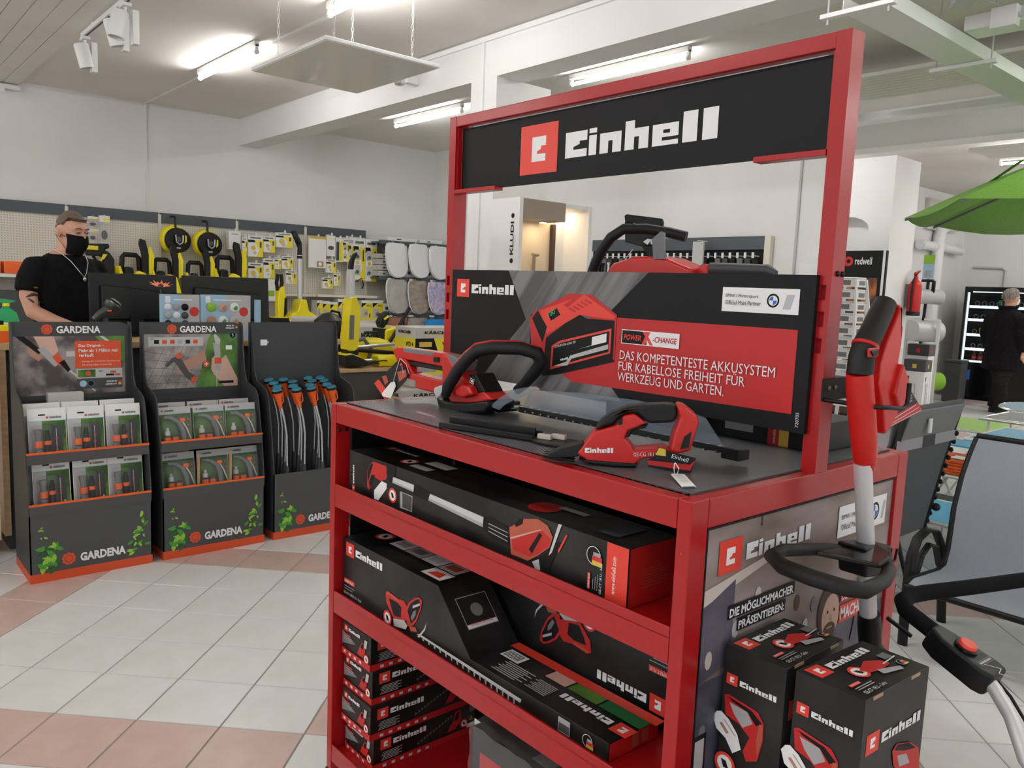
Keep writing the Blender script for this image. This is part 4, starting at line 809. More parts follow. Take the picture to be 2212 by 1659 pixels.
# two tall trimmer cartons on the floor at the right end
def tall(label, loc, rz, w, dp, h):
    r = thing('tall_carton', label, 'box', loc, rz)
    MB().box((0, 0, 0), (w, dp, h)).build('carton', dk, r, bevel=.0015, seg=1)
    F = FX((0, dp, 0)); pr = PR(F); s_ = dp / .13
    pr.logo(.008 * s_, h - .072, .0215 * s_, rd, wh); Q = tracer('x', .125, lambda p: (-.004 - p.y, p.z), 1480, 1050, 2.724)
    pr.poly(Q((235, 1225), (260, 1222), (430, 1330), (465, 1400), (460, 1500), (425, 1620), (360, 1620), (340, 1560), (380, 1480), (320, 1400), (240, 1340)), M['red_ink']).poly(Q((265, 1270), (370, 1330), (400, 1400), (340, 1420), (290, 1340)), M['grey_ink']).poly(Q((255, 1235), (300, 1262), (395, 1322), (455, 1400), (420, 1412), (370, 1330), (280, 1265)), ink).poly(Q((440, 1400), (462, 1410), (452, 1500), (425, 1600), (418, 1500)), M['print_orange'])
    pr.poly(Q((168, 1345), (190, 1320), (215, 1320), (260, 1370), (310, 1460), (330, 1550), (280, 1570), (240, 1480), (185, 1420)), wh).poly(Q((205, 1390), (220, 1385), (260, 1450), (245, 1455)), M['print_skin']).poly(Q((230, 1370), (234, 1368), (300, 1470), (296, 1472)), M['print_skin']); badge(pr, *Q((235, 1630))[0], .022); pr.poly([(.06, .0), (.075, .0), (.085, h - .42), (.075, h - .42)], M['print_sheen']); pr.build('printed_front', r)
    F = FY((0, 0, 0)); pr = PR(F); pr.logo(.016, h - .10, .036, rd, wh); Q = tracer('y', -.262, lambda p: (p.x - .118 + .012, p.z - .03), 1480, 1050, 2.724)
    pr.poly(Q((1165, 1455), (1190, 1410), (1260, 1398), (1305, 1430), (1310, 1600), (1290, 1659), (1200, 1659), (1210, 1600), (1170, 1540)), M['red_ink']).poly(Q((1175, 1450), (1195, 1415), (1255, 1402), (1290, 1430), (1230, 1450)), ink).poly(Q((1190, 1480), (1240, 1465), (1255, 1520), (1200, 1545)), M['grey_ink']).poly(Q((1135, 1610), (1165, 1580), (1215, 1580), (1240, 1620), (1230, 1700), (1140, 1700)), wh); pr.build('printed_side', r)
    Ft = frame((0, 0, h), (1, 0, 0), (0, 1, 0)); pr = PR(Ft); pr.logo(.012, dp - .042, .034, rd, wh)
    badge(pr, .085, .058, .019); pr.poly([(.09, .06), (.13, .075), (.16, .06), (.165, .045), (.13, .04), (.10, .045)], M['red_ink']).poly([(.115, .03), (.165, .02), (.17, .03), (.12, .045)], M['grey_ink']).line([(.15, .05), (.20, .055)], .003, M['print_sheen'])
    pr.rect(.17, .056, .195, .074, M['mid_grey']); germany(pr, .185, .035, .018); pr.rect(.02, .034, .05, .041, rd)
    for q in range(2): pr.rect(.02, .022 + .005 * q, .07, .024 + .005 * q, M['grey_ink'])
    pr.build('printed_top', r); text(r, 'GE-CT 18 Li - Solo', Ft @ T(.02, .008, 0), wh, h=.008, w=.065); text(r, 'EXPERT PLUS', Ft @ T(.022, .0355, 0), wh, h=.004, w=.026)
    for x in (.025, .15): MB().box((x, -.001, h - .006), (x + .03, .0005, h - .001)).build('tab_slot', M['brown_card'], r)
    return r
tall('tall black trimmer carton on the floor nearest the picture panel of the stand', (.125, -.128, 0), 0, .20, .124, .868)
tall('tall black trimmer carton on the floor in front, farther from the red stand', (.118, -.268, 0), -3, .215, .124, .873)
r, d = carton('tool_carton', 'black and red carton on the rear half of the stand table behind the board', (.60, .10, 1.1535), (.80, .40, 1.22), M['print_darker'])
PR(FX((0, d.y, 0))).rect(.17, 0, .215, .066, M['red_ink']).rect(.2, 0, .225, .066, M['gold']).rect(.05, .02, .13, .05, M['grey_ink']).build('printed_front', r); text(r, 'www.einhell.com', FX((0, d.y - .192, .005)) @ RZ(90), wh, h=.008, w=.05)
# ================================================================ GARDEN TOOL CARDBOARD DISPLAYS
gg, cdk, orr = M['gardena_grey'], M['card_dark'], M['orange_red']
def flower(pr, x, y, r):
    for k in range(9):
        a = 2 * PI * k / 9; c_, s_ = math.cos(a), math.sin(a); cx, cy = x + r * .68 * c_, y + r * .68 * s_
        t = a + 1.1; u_, v_ = math.cos(t), math.sin(t)
        pr.poly([(cx + r * (.36 * math.cos(q) * u_ - .2 * math.sin(q) * v_), cy + r * (.36 * math.cos(q) * v_ + .2 * math.sin(q) * u_)) for q in [2 * PI * i / 10 for i in range(10)]], M['orange_red'])
    return pr.disc(x, y, r * .52, cdk, 18).disc(x, y, r * .45, M['orange_red'], 18)
def leaf(pr, x, y, s, a, mt):
    c_, s_ = math.cos(a), math.sin(a)
    pr.poly([(x + s * (u_ * c_ - v_ * s_), y + s * (u_ * s_ + v_ * c_)) for u_, v_ in ((0, 0), (.3, .22), (.65, .22), (1, 0), (.65, -.22), (.3, -.22))], mt)
DW, DD = .555, .36
def display(label, x, kind):
    r = thing('cardboard_display', label, 'display', (x, 3.47, 0))
    side = [(0, 0), (.36, 0), (.36, 1.238), (.325, 1.238), (.305, 1.22), (.295, 1.1), (.27, .95), (.24, .9), (.12, .87), (.085, .84), (.07, .78), (.03, .60), (.0, .39)]
    for xx in (0, DW - .006): MB().ext(side, 'x', xx, xx + .006).build('side_panel', cdk, r)
    hp = [(.0, .84), (DW, .84), (DW, 1.19), (DW - .012, 1.225), (DW - .045, 1.238), (0.01, 1.238), (0, 1.228)]
    MB().ext(hp, 'y', .325, .332).build('header_panel', cdk, r)
    MB().box((.006, .33, 0), (DW - .006, .34, .9)).build('back_panel', cdk, r)
    MB().box((.0, 0, .045), (DW, .006, .335)).build('front_panel', gg, r)
    MB().box((-.0005, -.001, .0), (DW + .0005, .006, .045)).box((-.001, .0, 0), (.0, .34, .045)).build('plinth_strip', orr, r)
    trays = ((.33, 0, .10), (.575, .025, .12)) if kind < 3 else ()
    for z, y, dp in trays:
        MB().box((.004, y - .004, z), (DW - .004, y, z + .05)).box((.004, y, z), (DW - .004, y + .29 - y, z + .004)).build('tray', gg, r)
        MB().box((.002, y - .006, z + .048), (DW - .002, y + .0015, z + .058)).build('tray_lip', M['orange'], r)
    if kind == 3: MB().box((0, 0, .335), (DW, .006, .385)).build('front_lip', gg, r)
    MB().cyl((DW - .001, .10, .80), (DW + .002, .10, .80), .007, n=12).build('rivet', M['light_grey'], r)
    # prints
    pr = PR(FY((0, -.0012, 0)))
    flower(pr, .165, .098, .034)
    rnd = random.Random(4)
    for k in range(36): leaf(pr, .052 + rnd.random() * .06, .055 + rnd.random() * .12, .022 + rnd.random() * .03, rnd.random() * 6, M[('leaf_dark', 'leaf_green', 'leaf_lime')[k % 3]])
    for k in range(5): leaf(pr, .03 + rnd.random() * .03, .22 + rnd.random() * .06, .012 + rnd.random() * .01, rnd.random() * 6, M['leaf_lime'])
    for k in range(24):
        t = rnd.random(); leaf(pr, DW - .042 - rnd.random() * (.09 - .07 * t), .06 + t * .22, .016 + rnd.random() * .022, rnd.random() * 6, M[('leaf_green', 'leaf_lime', 'leaf_lime')[k % 3]])
    pr.build('printed_leaves', r)
    text(r, 'GARDENA', FY((.215, -.0005, .075)), wh, h=.044, w=.21, bold=.045)
    F = FY((0, .325, 0))
    if kind < 3:
        pr = PR(F); flower(pr, .16, 1.2, .029); pr.build('printed_emblem', r)
        text(r, 'GARDENA', F @ T(.202, 1.18, 0), wh, h=.038, w=.205, bold=.03)
        pr = PR(F)
        if kind == 1:
            pr.rect(.01, .865, .525, 1.165, M['print_soil']).poly([(.38, 1.165), (.525, 1.165), (.525, 1.02), (.47, 1.06)], M['print_grass']).poly([(.40, 1.165), (.42, 1.165), (.50, 1.10), (.49, 1.09)], M['light_grey'])
            pr.poly([(.1, 1.165), (.19, 1.165), (.21, 1.09), (.185, 1.065), (.16, 1.09), (.13, 1.1)], M['print_skin_light']).poly([(.07, 1.13), (.11, 1.12), (.14, 1.06), (.12, 1.04), (.08, 1.07)], M['print_skin'])
            pr.poly([(.02, 1.165), (.06, 1.165), (.14, 1.09), (.12, 1.075)], M['ink']).poly([(.115, 1.1), (.145, 1.115), (.22, 1.03), (.19, 1.01)], M['grey_ink']).poly([(.18, 1.06), (.205, 1.08), (.24, 1.03), (.215, 1.01)], orr).poly([(.21, 1.03), (.235, 1.045), (.265, .99), (.25, .98)], M['ink']).poly([(.255, .985), (.262, .992), (.38, .88), (.375, .872)], M['light_grey'])
            pr.rect(.285, .998, .505, 1.14, orr).rect(.29, .945, .51, .995, M['light_grey']).rect(.295, .95, .38, .99, M['print_grass']).disc(.345, .97, .013, orr).rect(.29, .89, .51, .943, M['dark_grey']).disc(.32, .917, .017, M['sky_print']).disc(.357, .917, .017, M['teal']).disc(.357, .917, .014, ink)
            pr.rect(.43, .955, .47, .965, ink).rect(.45, .97, .48, .98, orr).rect(.475, .955, .50, .965, orr).rect(.244, 1.06, .285, 1.088, M['light_grey'])
            pr.rect(.49, .905, .505, .917, M['gold']).rect(.49, .917, .505, .929, M['flag_red'])
            pr.build('printed_picture', r)
            for k, (tx, hh, ww) in enumerate((('Das Original –', .018, .12), ('Mehr als 1 Million mal', .018, .185), ('verkauft', .018, .07))): text(r, tx, F @ T(.302, 1.105 - .024 * k, 0), wh, h=hh, w=ww, bold=.015)
            for k, tx in enumerate(('Europas Nr. 1 in Sachen Bewässerung', 'Mit einzigartigem Frostschutz')): text(r, tx, F @ T(.318, 1.028 - .018 * k, 0), wh, h=.009, w=.18 - .04 * k)
            text(r, 'MADE IN', F @ T(.433, .92, 0), wh, h=.009, w=.05, bold=.02); text(r, 'GERMANY', F @ T(.427, .906, 0), wh, h=.009, w=.056, bold=.02); text(r, 'SET', F @ T(.395, .976, 0), ink, h=.008, w=.02)
        else:
            pr.rect(.01, .868, .53, 1.172, M['print_stone'])
            for k in range(7): pr.line([(.01 + .055 * k, .87), (.12 + .05 * k, 1.1)], .002, M['dark_grey'])
            for k in range(5): pr.line([(.01, .9 + .045 * k), (.36, .90 + .03 * k)], .002, M['dark_grey'])
            pr.poly([(.29, .868), (.37, 1.172), (.53, 1.172), (.53, .868)], M['print_grass'])
            pr.rect(.04, 1.105, .33, 1.155, M['light_grey']).rect(.035, 1.10, .04, 1.158, M['sky_print'])
            for k, mt_ in enumerate((ink, orr, orr, M['grey_ink'], ink, orr)): pr.rect(.065 + .042 * k, 1.118, .09 + .042 * k, 1.14, mt_)
            pr.poly([(.20, 1.01), (.29, 1.05), (.34, 1.08), (.35, 1.02), (.27, .98), (.22, .94), (.19, .96)], M['print_skin']).poly([(.12, 1.0), (.16, 1.04), (.2, 1.05), (.25, .96), (.29, .93), (.27, .90), (.23, .93), (.17, 1.02), (.13, .985)], M['dark_grey']).disc(.195, 1.05, .016, orr).poly([(.26, .92), (.285, .935), (.295, .905), (.27, .89)], orr)
            pr.poly([(.38, 1.03), (.40, 1.05), (.44, 1.03), (.46, 1.05), (.51, .95), (.53, .91), (.53, .868), (.45, .868), (.39, .94), (.375, .97)], M['print_skin_light'])
            pr.poly([(.385, 1.12), (.425, 1.12), (.43, 1.06), (.43, .96), (.40, .96), (.395, 1.06)], M['grey_ink']).poly([(.39, 1.165), (.40, 1.172), (.43, 1.14), (.425, 1.11), (.40, 1.12)], M['light_grey']).rect(.395, 1.0, .435, 1.035, orr).rect(.405, .868, .41, .96, M['light_grey'])
            pr.disc(.348, 1.0, .017, orr).rect(.346, .99, .35, 1.01, wh).rect(.338, .998, .358, 1.002, wh).disc(.50, 1.165, .02, M['teal']).disc(.50, 1.165, .017, ink).rect(.46, 1.08, .497, 1.105, wh).rect(.42, .885, .505, .90, ink)
            pr.rect(.518, 1.204, .53, 1.212, M['gold']).rect(.518, 1.212, .53, 1.22, M['flag_red'])
            pr.build('printed_picture', r)
            text(r, 'MADE IN', F @ T(.465, 1.214, 0), wh, h=.009, w=.042, bold=.02); text(r, 'GERMANY', F @ T(.46, 1.2, 0), wh, h=.009, w=.052, bold=.02); text(r, '5', F @ T(.496, 1.157, .001), wh, h=.016); text(r, 'SET', F @ T(.047, 1.142, 0), ink, h=.008, w=.02)
    else:
        PR(F).rect(.06, 1.10, .10, 1.135, M['white_paper']).poly([(.10, 1.105), (.113, 1.12), (.10, 1.132)], M['light_grey']).build('price_sticker', r)
    return r
display('dark cardboard display with an orange hand sprayer poster, leftmost of the three', -.4, 1)
display('dark cardboard display with a spray gun poster, middle of the three', .21, 2)
display('dark cardboard display with a blank header holding watering lances', .82, 3)
# blister packs
def pack_nozzle():
    r = thing('nozzle_pack', '', 'blister pack', (0, 0, 0)); w, h_ = .165, .25
    MB().box((0, 0, 0), (w, .002, h_)).build('card', M['white_paper'], r)
    pr = PR(FY((0, 0, 0))).rect(.003, .003, w - .003, .19, M['print_grass']).rect(.003, .003, .06, .188, M['light_grey']).rect(.095, .01, .147, .165, M['dark_grey']).rect(0, .188, w, .191, M['sky_print']).rect(.045, .215, .075, .222, ink).line([(.12, .15), (.12, .02)], .003, M['light_grey'])
    for k in range(3): pr.rect(.116, .04 + .03 * k, .124, .048 + .03 * k, M['orange'])
    pr.disc(.137, .035, .006, M['light_grey'], 10).disc(.137, .02, .006, M['light_grey'], 10); flower(pr, .083, .205, .006); pr.build('printed_card', r)
    text(r, 'GARDENA', FY((.092, 0, .2)), ink, h=.010, w=.052, bold=.02)
    MB().lathe((.04, -.022, .02), [(.014, 0), (.018, .01), (.018, .03), (.013, .035), (.017, .04), (.017, .07), (.012, .075), (.014, .1), (.018, .11), (.018, .13)], n=12).build('connector', M['mid_grey'], r, smooth=40)
    MB().lathe((.04, -.022, .062), [(.0185, 0), (.0185, .03)], n=12).lathe((.04, -.022, .012), [(.0165, 0), (.0165, .012)], n=12).build('connector_ring', M['orange'], r, smooth=40)
    MB().lathe((.078, -.022, .015), [(.014, 0), (.015, .06), (.012, .08), (.012, .10), (.007, .13)], n=12).build('nozzle', M['black_plastic'], r, smooth=40)
    MB().lathe((.078, -.022, .075), [(.0155, 0), (.0155, .018)], n=12).build('nozzle_ring', M['orange'], r, smooth=40)
    MB().box((.012, -.045, .006), (.1, -.001, .17)).build('blister', M['blister'], r, bevel=.012)
    return r
def pack_gun():
    r = thing('spray_gun_pack', '', 'blister pack', (0, 0, 0)); w, h_ = .17, .215
    MB().box((0, 0, 0), (w, .002, h_)).build('card', M['light_grey'], r)
    pr = PR(FY((0, 0, 0))).rect(.002, .002, w - .002, .18, M['print_grass']).rect(0, .178, w, .181, M['sky_print']); flower(pr, .02, .197, .006)
    for k in range(4): pr.rect(.15, .05 + .03 * k, .158, .06 + .03 * k, M['orange'])
    pr.build('printed_card', r); text(r, 'GARDENA', FY((.03, 0, .192)), ink, h=.010, w=.05, bold=.02)
    MB().tube([(.02, -.025, .165), (.06, -.025, .158), (.095, -.025, .135), (.115, -.025, .09), (.122, -.025, .02)], [.008, .010, .013, .014, .013], 12).build('gun_body', M['mid_grey'], r, smooth=60)
    MB().tube([(.105, -.025, .15), (.135, -.025, .1), (.158, -.025, .03)], [.006, .005, .005], 8).build('trigger', M['silver'], r, smooth=60)
    MB().box((.098, -.036, .135), (.128, -.014, .155)).build('trigger_lock', M['orange'], r, bevel=.004)
    for x in (.035, .075):
        MB().lathe((x, -.025, .012), [(.013, 0), (.016, .01), (.016, .05), (.010, .055)], n=12).build('connector', M['dark_grey'], r, smooth=40)
        MB().lathe((x, -.025, .035), [(.0175, 0), (.0175, .022)], n=12).build('connector_ring', M['orange'], r, smooth=40)
    MB().lathe((.035, -.025, .068), [(.014, 0), (.014, .02), (.008, .025), (.008, .04)], n=12).build('tap_adapter', M['light_grey'], r, smooth=40)
    MB().box((.006, -.05, .005), (.163, -.001, .172)).build('blister', M['blister'], r, bevel=.012)
    return r
ROWN = ('upper', 'lower'); COLN = ('left', 'middle', 'right')
for kind, mk, xs in ((1, pack_nozzle, ((-.375, -.205, -.03), (-.365, -.19, -.03))), (2, pack_gun, ((.225, .405, .58), (.235, .415, .585)))):
    pro = mk(); first = True
    for rw in (0, 1):
        z = (.583, .338)[rw]; y = (3.555, 3.535)[rw]
        for c_ in range(3):
            nd = 2 if (rw == 0 or c_ == 0) else 1
            for dpt in range(nd):
                lab = ('rear ' if dpt else 'front ') + ('nozzle pack' if kind == 1 else 'spray gun pack') + ', ' + COLN[c_] + ' on the ' + ROWN[rw] + ' tray of the ' + ('leftmost' if kind == 1 else 'middle') + ' display'
                o = pro if first else cptree(pro); first = False
                o['label'] = lab; o['group'] = 'blister packs on the ' + ('leftmost' if kind == 1 else 'middle') + ' display'
                o.location = (xs[rw][c_] + (-.012 if dpt else 0), y + .055 * dpt, z + (.018 if dpt else 0)); o.rotation_euler = (math.radians(-7), 0, math.radians(random.uniform(-3, 3)))
for x, lb in ((.41, 'left'), (.585, 'right')): tag(MB().box((x - .012, 3.49, .34), (x, 3.50, .55)).build('cardboard_divider', M['brown_card']), 'brown cardboard divider between packs on the lower tray, ' + lb + ' one of two', 'divider')
tag(MB().box((-.26, 3.70, .6), (-.10, 3.75, .885)).box((-.255, 3.705, .885), (-.105, 3.745, .886)).build('inner_carton', M['grey_card'], bevel=.002), 'plain grey inner carton standing behind the upper packs of the leftmost display', 'box')
# watering lances
def lance():
    r = thing('watering_lance', '', 'watering lance', (0, 0, 0))
    MB().tube([(0, 0, .12), (0, 0, .33), (-.012, 0, .42), (-.04, 0, .53)], .0065, 10).build('shaft', M['silver'], r, smooth=60)
    MB().tube([(0, 0, 0), (0, 0, .06), (0, 0, .07), (0, 0, .13), (0, 0, .15)], [.014, .017, .015, .012, .008], 12).build('handle_end', M['dark_grey'], r, smooth=40)
    MB().tube([(-.032, 0, .49), (-.043, 0, .54), (-.052, -.005, .588)], [.011, .016, .029], 14).tube([(-.04, 0, .50), (-.015, .0, .53), (-.022, 0, .575)], .004, 8).build('spray_head', M['orange'], r, smooth=40)
    MB().tube([(-.052, -.005, .585), (-.0545, -.007, .598)], [.030, .030], 16).build('head_ring', M['black_plastic'], r, smooth=40); MB().tube([(-.0545, -.007, .598), (-.0555, -.008, .603)], [.029, .026], 16).build('rose', M['teal'], r, smooth=40)
    MB().box((-.012, -.018, -.02), (.012, .018, .004)).build('foot', M['orange'], r)
    return r
pro = lance(); k = 0
for rw in range(4):
    for c_ in range(4):
        o = pro if k == 0 else cptree(pro); k += 1
        o['label'] = 'orange headed watering lance, ' + ('first', 'second', 'third', 'fourth')[c_] + ' from the left in the ' + ('front', 'second', 'third', 'back')[rw] + ' row'; o['group'] = 'watering lances in the blank display'
        o.location = (.93 + c_ * .105 + rw * .012 + (.02 if c_ > 1 else 0), 3.525 + rw * .068, .265 + rw * .012); o.rotation_euler = (math.radians(random.uniform(-2, 2)), math.radians(random.uniform(-2, 2)), math.radians(random.uniform(-25, 5)))
# ================================================================ CASH DESK AND CLERK
r = thing('cash_desk', 'wooden cash desk with dark sides behind the cardboard displays', 'counter', (-.42, 4.0, 0))
MB().box((0, 0, 1.08), (1.95, .72, 1.115)).build('worktop', M['wood'], r, bevel=.003)
MB().box((.0, .005, .1), (.03, .70, 1.08)).build('end_panel', M['wood'], r); MB().box((1.90, .005, .1), (1.93, .70, 1.08)).build('end_panel', M['wood'], r)
MB().box((.03, .05, .1), (1.90, .07, 1.08)).build('front_panel', M['dark_grey'], r); MB().box((.03, .09, 0), (1.9, .6, .1)).build('plinth', M['dark_grey'], r)
r2 = thing('side_desk', 'light wooden side counter at the left edge behind the leftmost display', 'counter', (-1.75, 3.95, 0))
MB().box((0, 0, 1.06), (1.31, .7, 1.095)).build('worktop', M['wood_light'], r2, bevel=.003); MB().box((0, .02, .1), (1.30, .05, 1.06)).build('front_panel', M['wood'], r2); MB().box((1.24, .0, .1), (1.305, .02, 1.06)).build('corner_post', M['wood_light'], r2); MB().box((0.02, .1, 0), (1.28, .6, .1)).build('plinth', M['dark_grey'], r2)
def monitor(label, pa, pb, y):
    a = at(*pa, 'y', y); b = at(*pb, 'y', y); w = b.x - a.x; zt = (a.z + b.z) / 2
    r = thing('monitor', label, 'monitor', ((a.x + b.x) / 2, y, 1.116))
    zt -= 1.116; h_ = .345; z0 = zt - h_
    MB(T(0, 0, z0) @ RX(-4)).box((-w / 2, -.0, 0), (w / 2, .022, h_)).build('back_shell', M['black_plastic'], r, bevel=.006)
    MB(T(0, 0, z0) @ RX(-4)).ext([(-w * .38, .06), (w * .38, .06), (w * .38, h_ - .11), (-w * .38, h_ - .07)], 'y', -.035, 0).build('rear_bulge', M['black_plastic'], r, bevel=.012)
    MB(T(0, 0, z0) @ RX(-4)).box((-w / 2 + .01, .022, .012), (w / 2 - .01, .0235, h_ - .01)).build('screen', M['black_gloss'], r)
    MB().box((-.04, -.05, .012), (.04, -.02, z0 + .1)).build('stand_neck', M['black_plastic'], r, bevel=.004); MB().box((-.12, -.12, 0), (.12, .08, .014)).build('stand_foot', M['black_plastic'], r, bevel=.004)
    return r
monitor('black computer monitor seen from behind in front of the clerk', (192, 590), (384, 593), 4.5)
monitor('black computer monitor seen from behind to the right of the clerk', (396, 596), (583, 600), 4.46)
# barcode scanner on stand
p = at(228, 672, 'y', 4.2); r = thing('barcode_scanner', 'dark grey barcode scanner in its stand on the cash desk', 'scanner', (p.x, 4.2, 1.116))
z = p.z - 1.116
MB().lathe((0, 0, 0), [(.06, 0), (.06, .01), (.02, .02), (.015, z - .04)], n=16).build('stand', M['scanner_dark'], r, smooth=40)
MB().tube([(-.06, 0, z - .05), (-.03, 0, z - .02), (.03, 0, z + .02)], [.02, .024, .03], 14).build('handle', M['scanner_dark'], r, smooth=60)
MB(T(.045, 0, z + .035) @ RY(40)).lathe((0, 0, 0), [(.0, .018), (.035, .012), (.05, 0), (.05, -.02), (.03, -.04)], n=18).build('head', M['scanner_dark'], r, smooth=50)
MB(T(.05, -.0, z + .045) @ RY(40)).lathe((0, 0, 0), [(.0, .02), (.028, .016), (.036, .006)], n=18).build('top_cap', M['mid_grey'], r, smooth=50); MB().box((.0, -.045, z + .0), (.02, -.04, z + .008)).build('orange_mark', M['orange'], r)
MB().tube([(-.06, 0, z - .05), (-.085, 0, z - .08), (-.09, 0, z - .14), (-.08, .02, .005)], .003, 6).build('cable', M['black_rubber'], r, smooth=60)
# gerbera
p = at(343, 618, 'y', 4.25); r = thing('gerbera', 'orange gerbera flower standing up in front of the monitors', 'flower', (p.x + .01, 4.25, 1.116)); z = p.z - 1.116
MB().tube([(.02, .0, 0), (.014, 0, z * .5), (0, 0, z - .015)], .0035, 6).build('stem', M['stem_green'], r)
for k in range(16):
    a = 2 * PI * k / 16; c_, s_ = math.cos(a), math.sin(a); n_ = V((-s_, c_, 0)); d_ = V((c_, s_, 0)); z1 = z + .012 + .01 * (k % 2)
    MB(T(0, 0, z) @ RX(14) @ T(0, 0, -z)).add([tuple(V((0, 0, z - .005)) + n_ * .003), tuple(d_ * .04 + n_ * .009 + V((0, 0, z + .006))), tuple(d_ * .068 + V((0, 0, z1))), tuple(d_ * .04 - n_ * .009 + V((0, 0, z + .006))), tuple(V((0, 0, z - .005)) - n_ * .003)], [(0, 1, 2, 3, 4)]).build('petal', M['petal'], r)
MB().ell((0, -.004, z + .003), (.016, .012, .012), 12, 6).build('flower_centre', M['print_hair'], r, smooth=60)
MB().lathe((.02, 0, 0), [(.03, 0), (.035, .04), (.02, .08), (.024, .10)], n=16).build('vase', M['clear'], r, smooth=50)
# button-badge boards
for k, (pa, pb, lb, cols) in enumerate((((345, 635), (431, 637), 'blue card board with rows of small grey round magnets', 3), ((433, 636), (541, 640), 'blue card board with colourful round picture magnets', 3))):
    a = at(*pa, 'y', 4.14); b_ = at(*pb, 'y', 4.14); w = b_.x - a.x; h_ = a.z - 1.116
    r = thing('magnet_board', lb, 'display board', (a.x, 4.14, 1.116)); MB().box((0, 0, 0), (w, .008, h_)).build('board', M['sky_print'], r)
    pr = PR(FY((0, 0, 0))).poly([(w * .5, h_), (w, h_), (w, h_ * .3), (w * .75, 0), (w * .6, h_ * .4)], M['light_grey']).disc(w * .86, h_ * .62, .03, M['flag_red'], 8).rect(.03, h_ - .05, .06, h_ - .01, wh).rect(.08, h_ - .035, w * .8, h_ - .028, wh); pr.build('printed_board', r)
    rr = .021 if k == 0 else .029; sp = .049 if k == 0 else .072
    cs = [wh, M['grey_ink'], ink, M['light_grey'], wh, M['dark_grey'], ink, M['grey_ink'], M['dark_grey']] if k == 0 else [M['lime'], M['print_skin_light'], wh, M['print_skin'], wh, M['light_grey']]
    for q, mt_ in enumerate(cs):
        cx, cz = .045 + (q % 3) * sp + k * .02, h_ - .075 - (q // 3) * sp * (1.0 if k == 0 else 1.15)
        b1 = MB().lathe((cx, -.001, cz), [(rr, 0), (rr, .004), (rr * .8, .008), (.001, .009)], (0, -1, 0), 18).build('magnet', mt_, r, smooth=50)
        if k == 1 and q: MB().lathe((cx + .004, -.0095, cz - .004), [(rr * .5, 0), (.001, .001)], (0, -1, 0), 10).build('magnet_picture', (M['leaf_green'], M['brown_card'])[q % 2], b1)
tag(MB().box((1.0, 4.15, 1.116), (1.035, 4.17, 1.36)).build('leaflet_stack', M['sky_print']), 'narrow stack of pale leaflets standing between the two right displays', 'leaflets')
# spray bottles at the left edge
p = at(28, 690, 'y', 4.2); r = thing('spray_bottle', 'green spray bottle with a yellow trigger on the side counter', 'spray bottle', (p.x - .03, 4.2, 1.096))
zt = at(25, 648, 'y', 4.2).z - 1.096
MB().loft([[(x * s_, y * s_ * .6, z) for x, y in ((-.055, -.05), (.055, -.05), (.055, .05), (-.055, .05))] for z, s_ in ((0, 1), (zt * .55, 1.0), (zt * .72, .8), (zt * .82, .28), (zt * .9, .25))]).build('bottle', M['sprayer_green'], r, smooth=30)
MB().cyl((0, 0, zt * .86), (0, 0, zt * .93), .017, n=14).build('cap', M['yellow'], r); MB().ext([(-.06, zt * .93), (.02, zt * .93), (.045, zt * .98), (.0, zt * 1.02), (-.07, zt * 1.02)], 'y', -.014, .014).build('spray_head', M['sprayer_green'], r, bevel=.003)
MB().tube([(-.03, 0, zt * .94), (-.045, 0, zt * .88), (-.05, 0, zt * .8)], .006, 8).build('trigger', M['yellow'], r, smooth=60); PR(FY((0, -.031, 0))).rect(-.05, .03, .05, zt * .5, wh).rect(-.045, zt * .3, .03, zt * .38, M['leaf_green']).build('bottle_label', r)
r = thing('yellow_canister', 'yellow canister half hidden at the left picture edge behind the display', 'canister', (at(8, 700, 'y', 4.1).x, 4.1, 1.096)); MB().box((-.09, -.05, 0), (.05, .05, .11)).build('body', M['yellow'], r, bevel=.01); PR(FY((0, -.05, 0))).rect(-.06, .02, .03, .08, M['orange']).build('canister_label', r); MB().cyl((-.02, 0, .11), (-.02, 0, .13), .02).build('cap', ink, r)
r = thing('storage_rack', 'low storage rack behind the spray bottle at the left picture edge', 'rack', (at(20, 640, 'y', 7.6).x - .3, 7.55, 0)); MB().box((-.5, 0, .9), (.9, .3, 1.3)).build('rack_box', M['dark_grey'], r); MB().box((-.5, -.02, 1.42), (.9, .3, 1.45)).box((-.5, .28, .0), (.9, .3, 1.45)).build('rack_shelf', M['beige_metal'], r)
for k in range(4): tag(MB().box((-.25 + k * .2, 7.55, 1.452), (-.07 + k * .2, 7.75, 1.56)).build('orange_bin', M['orange'], bevel=.008), ('first', 'second', 'third', 'fourth')[k] + ' orange storage bin from the left picture edge behind the clerk', 'bin')
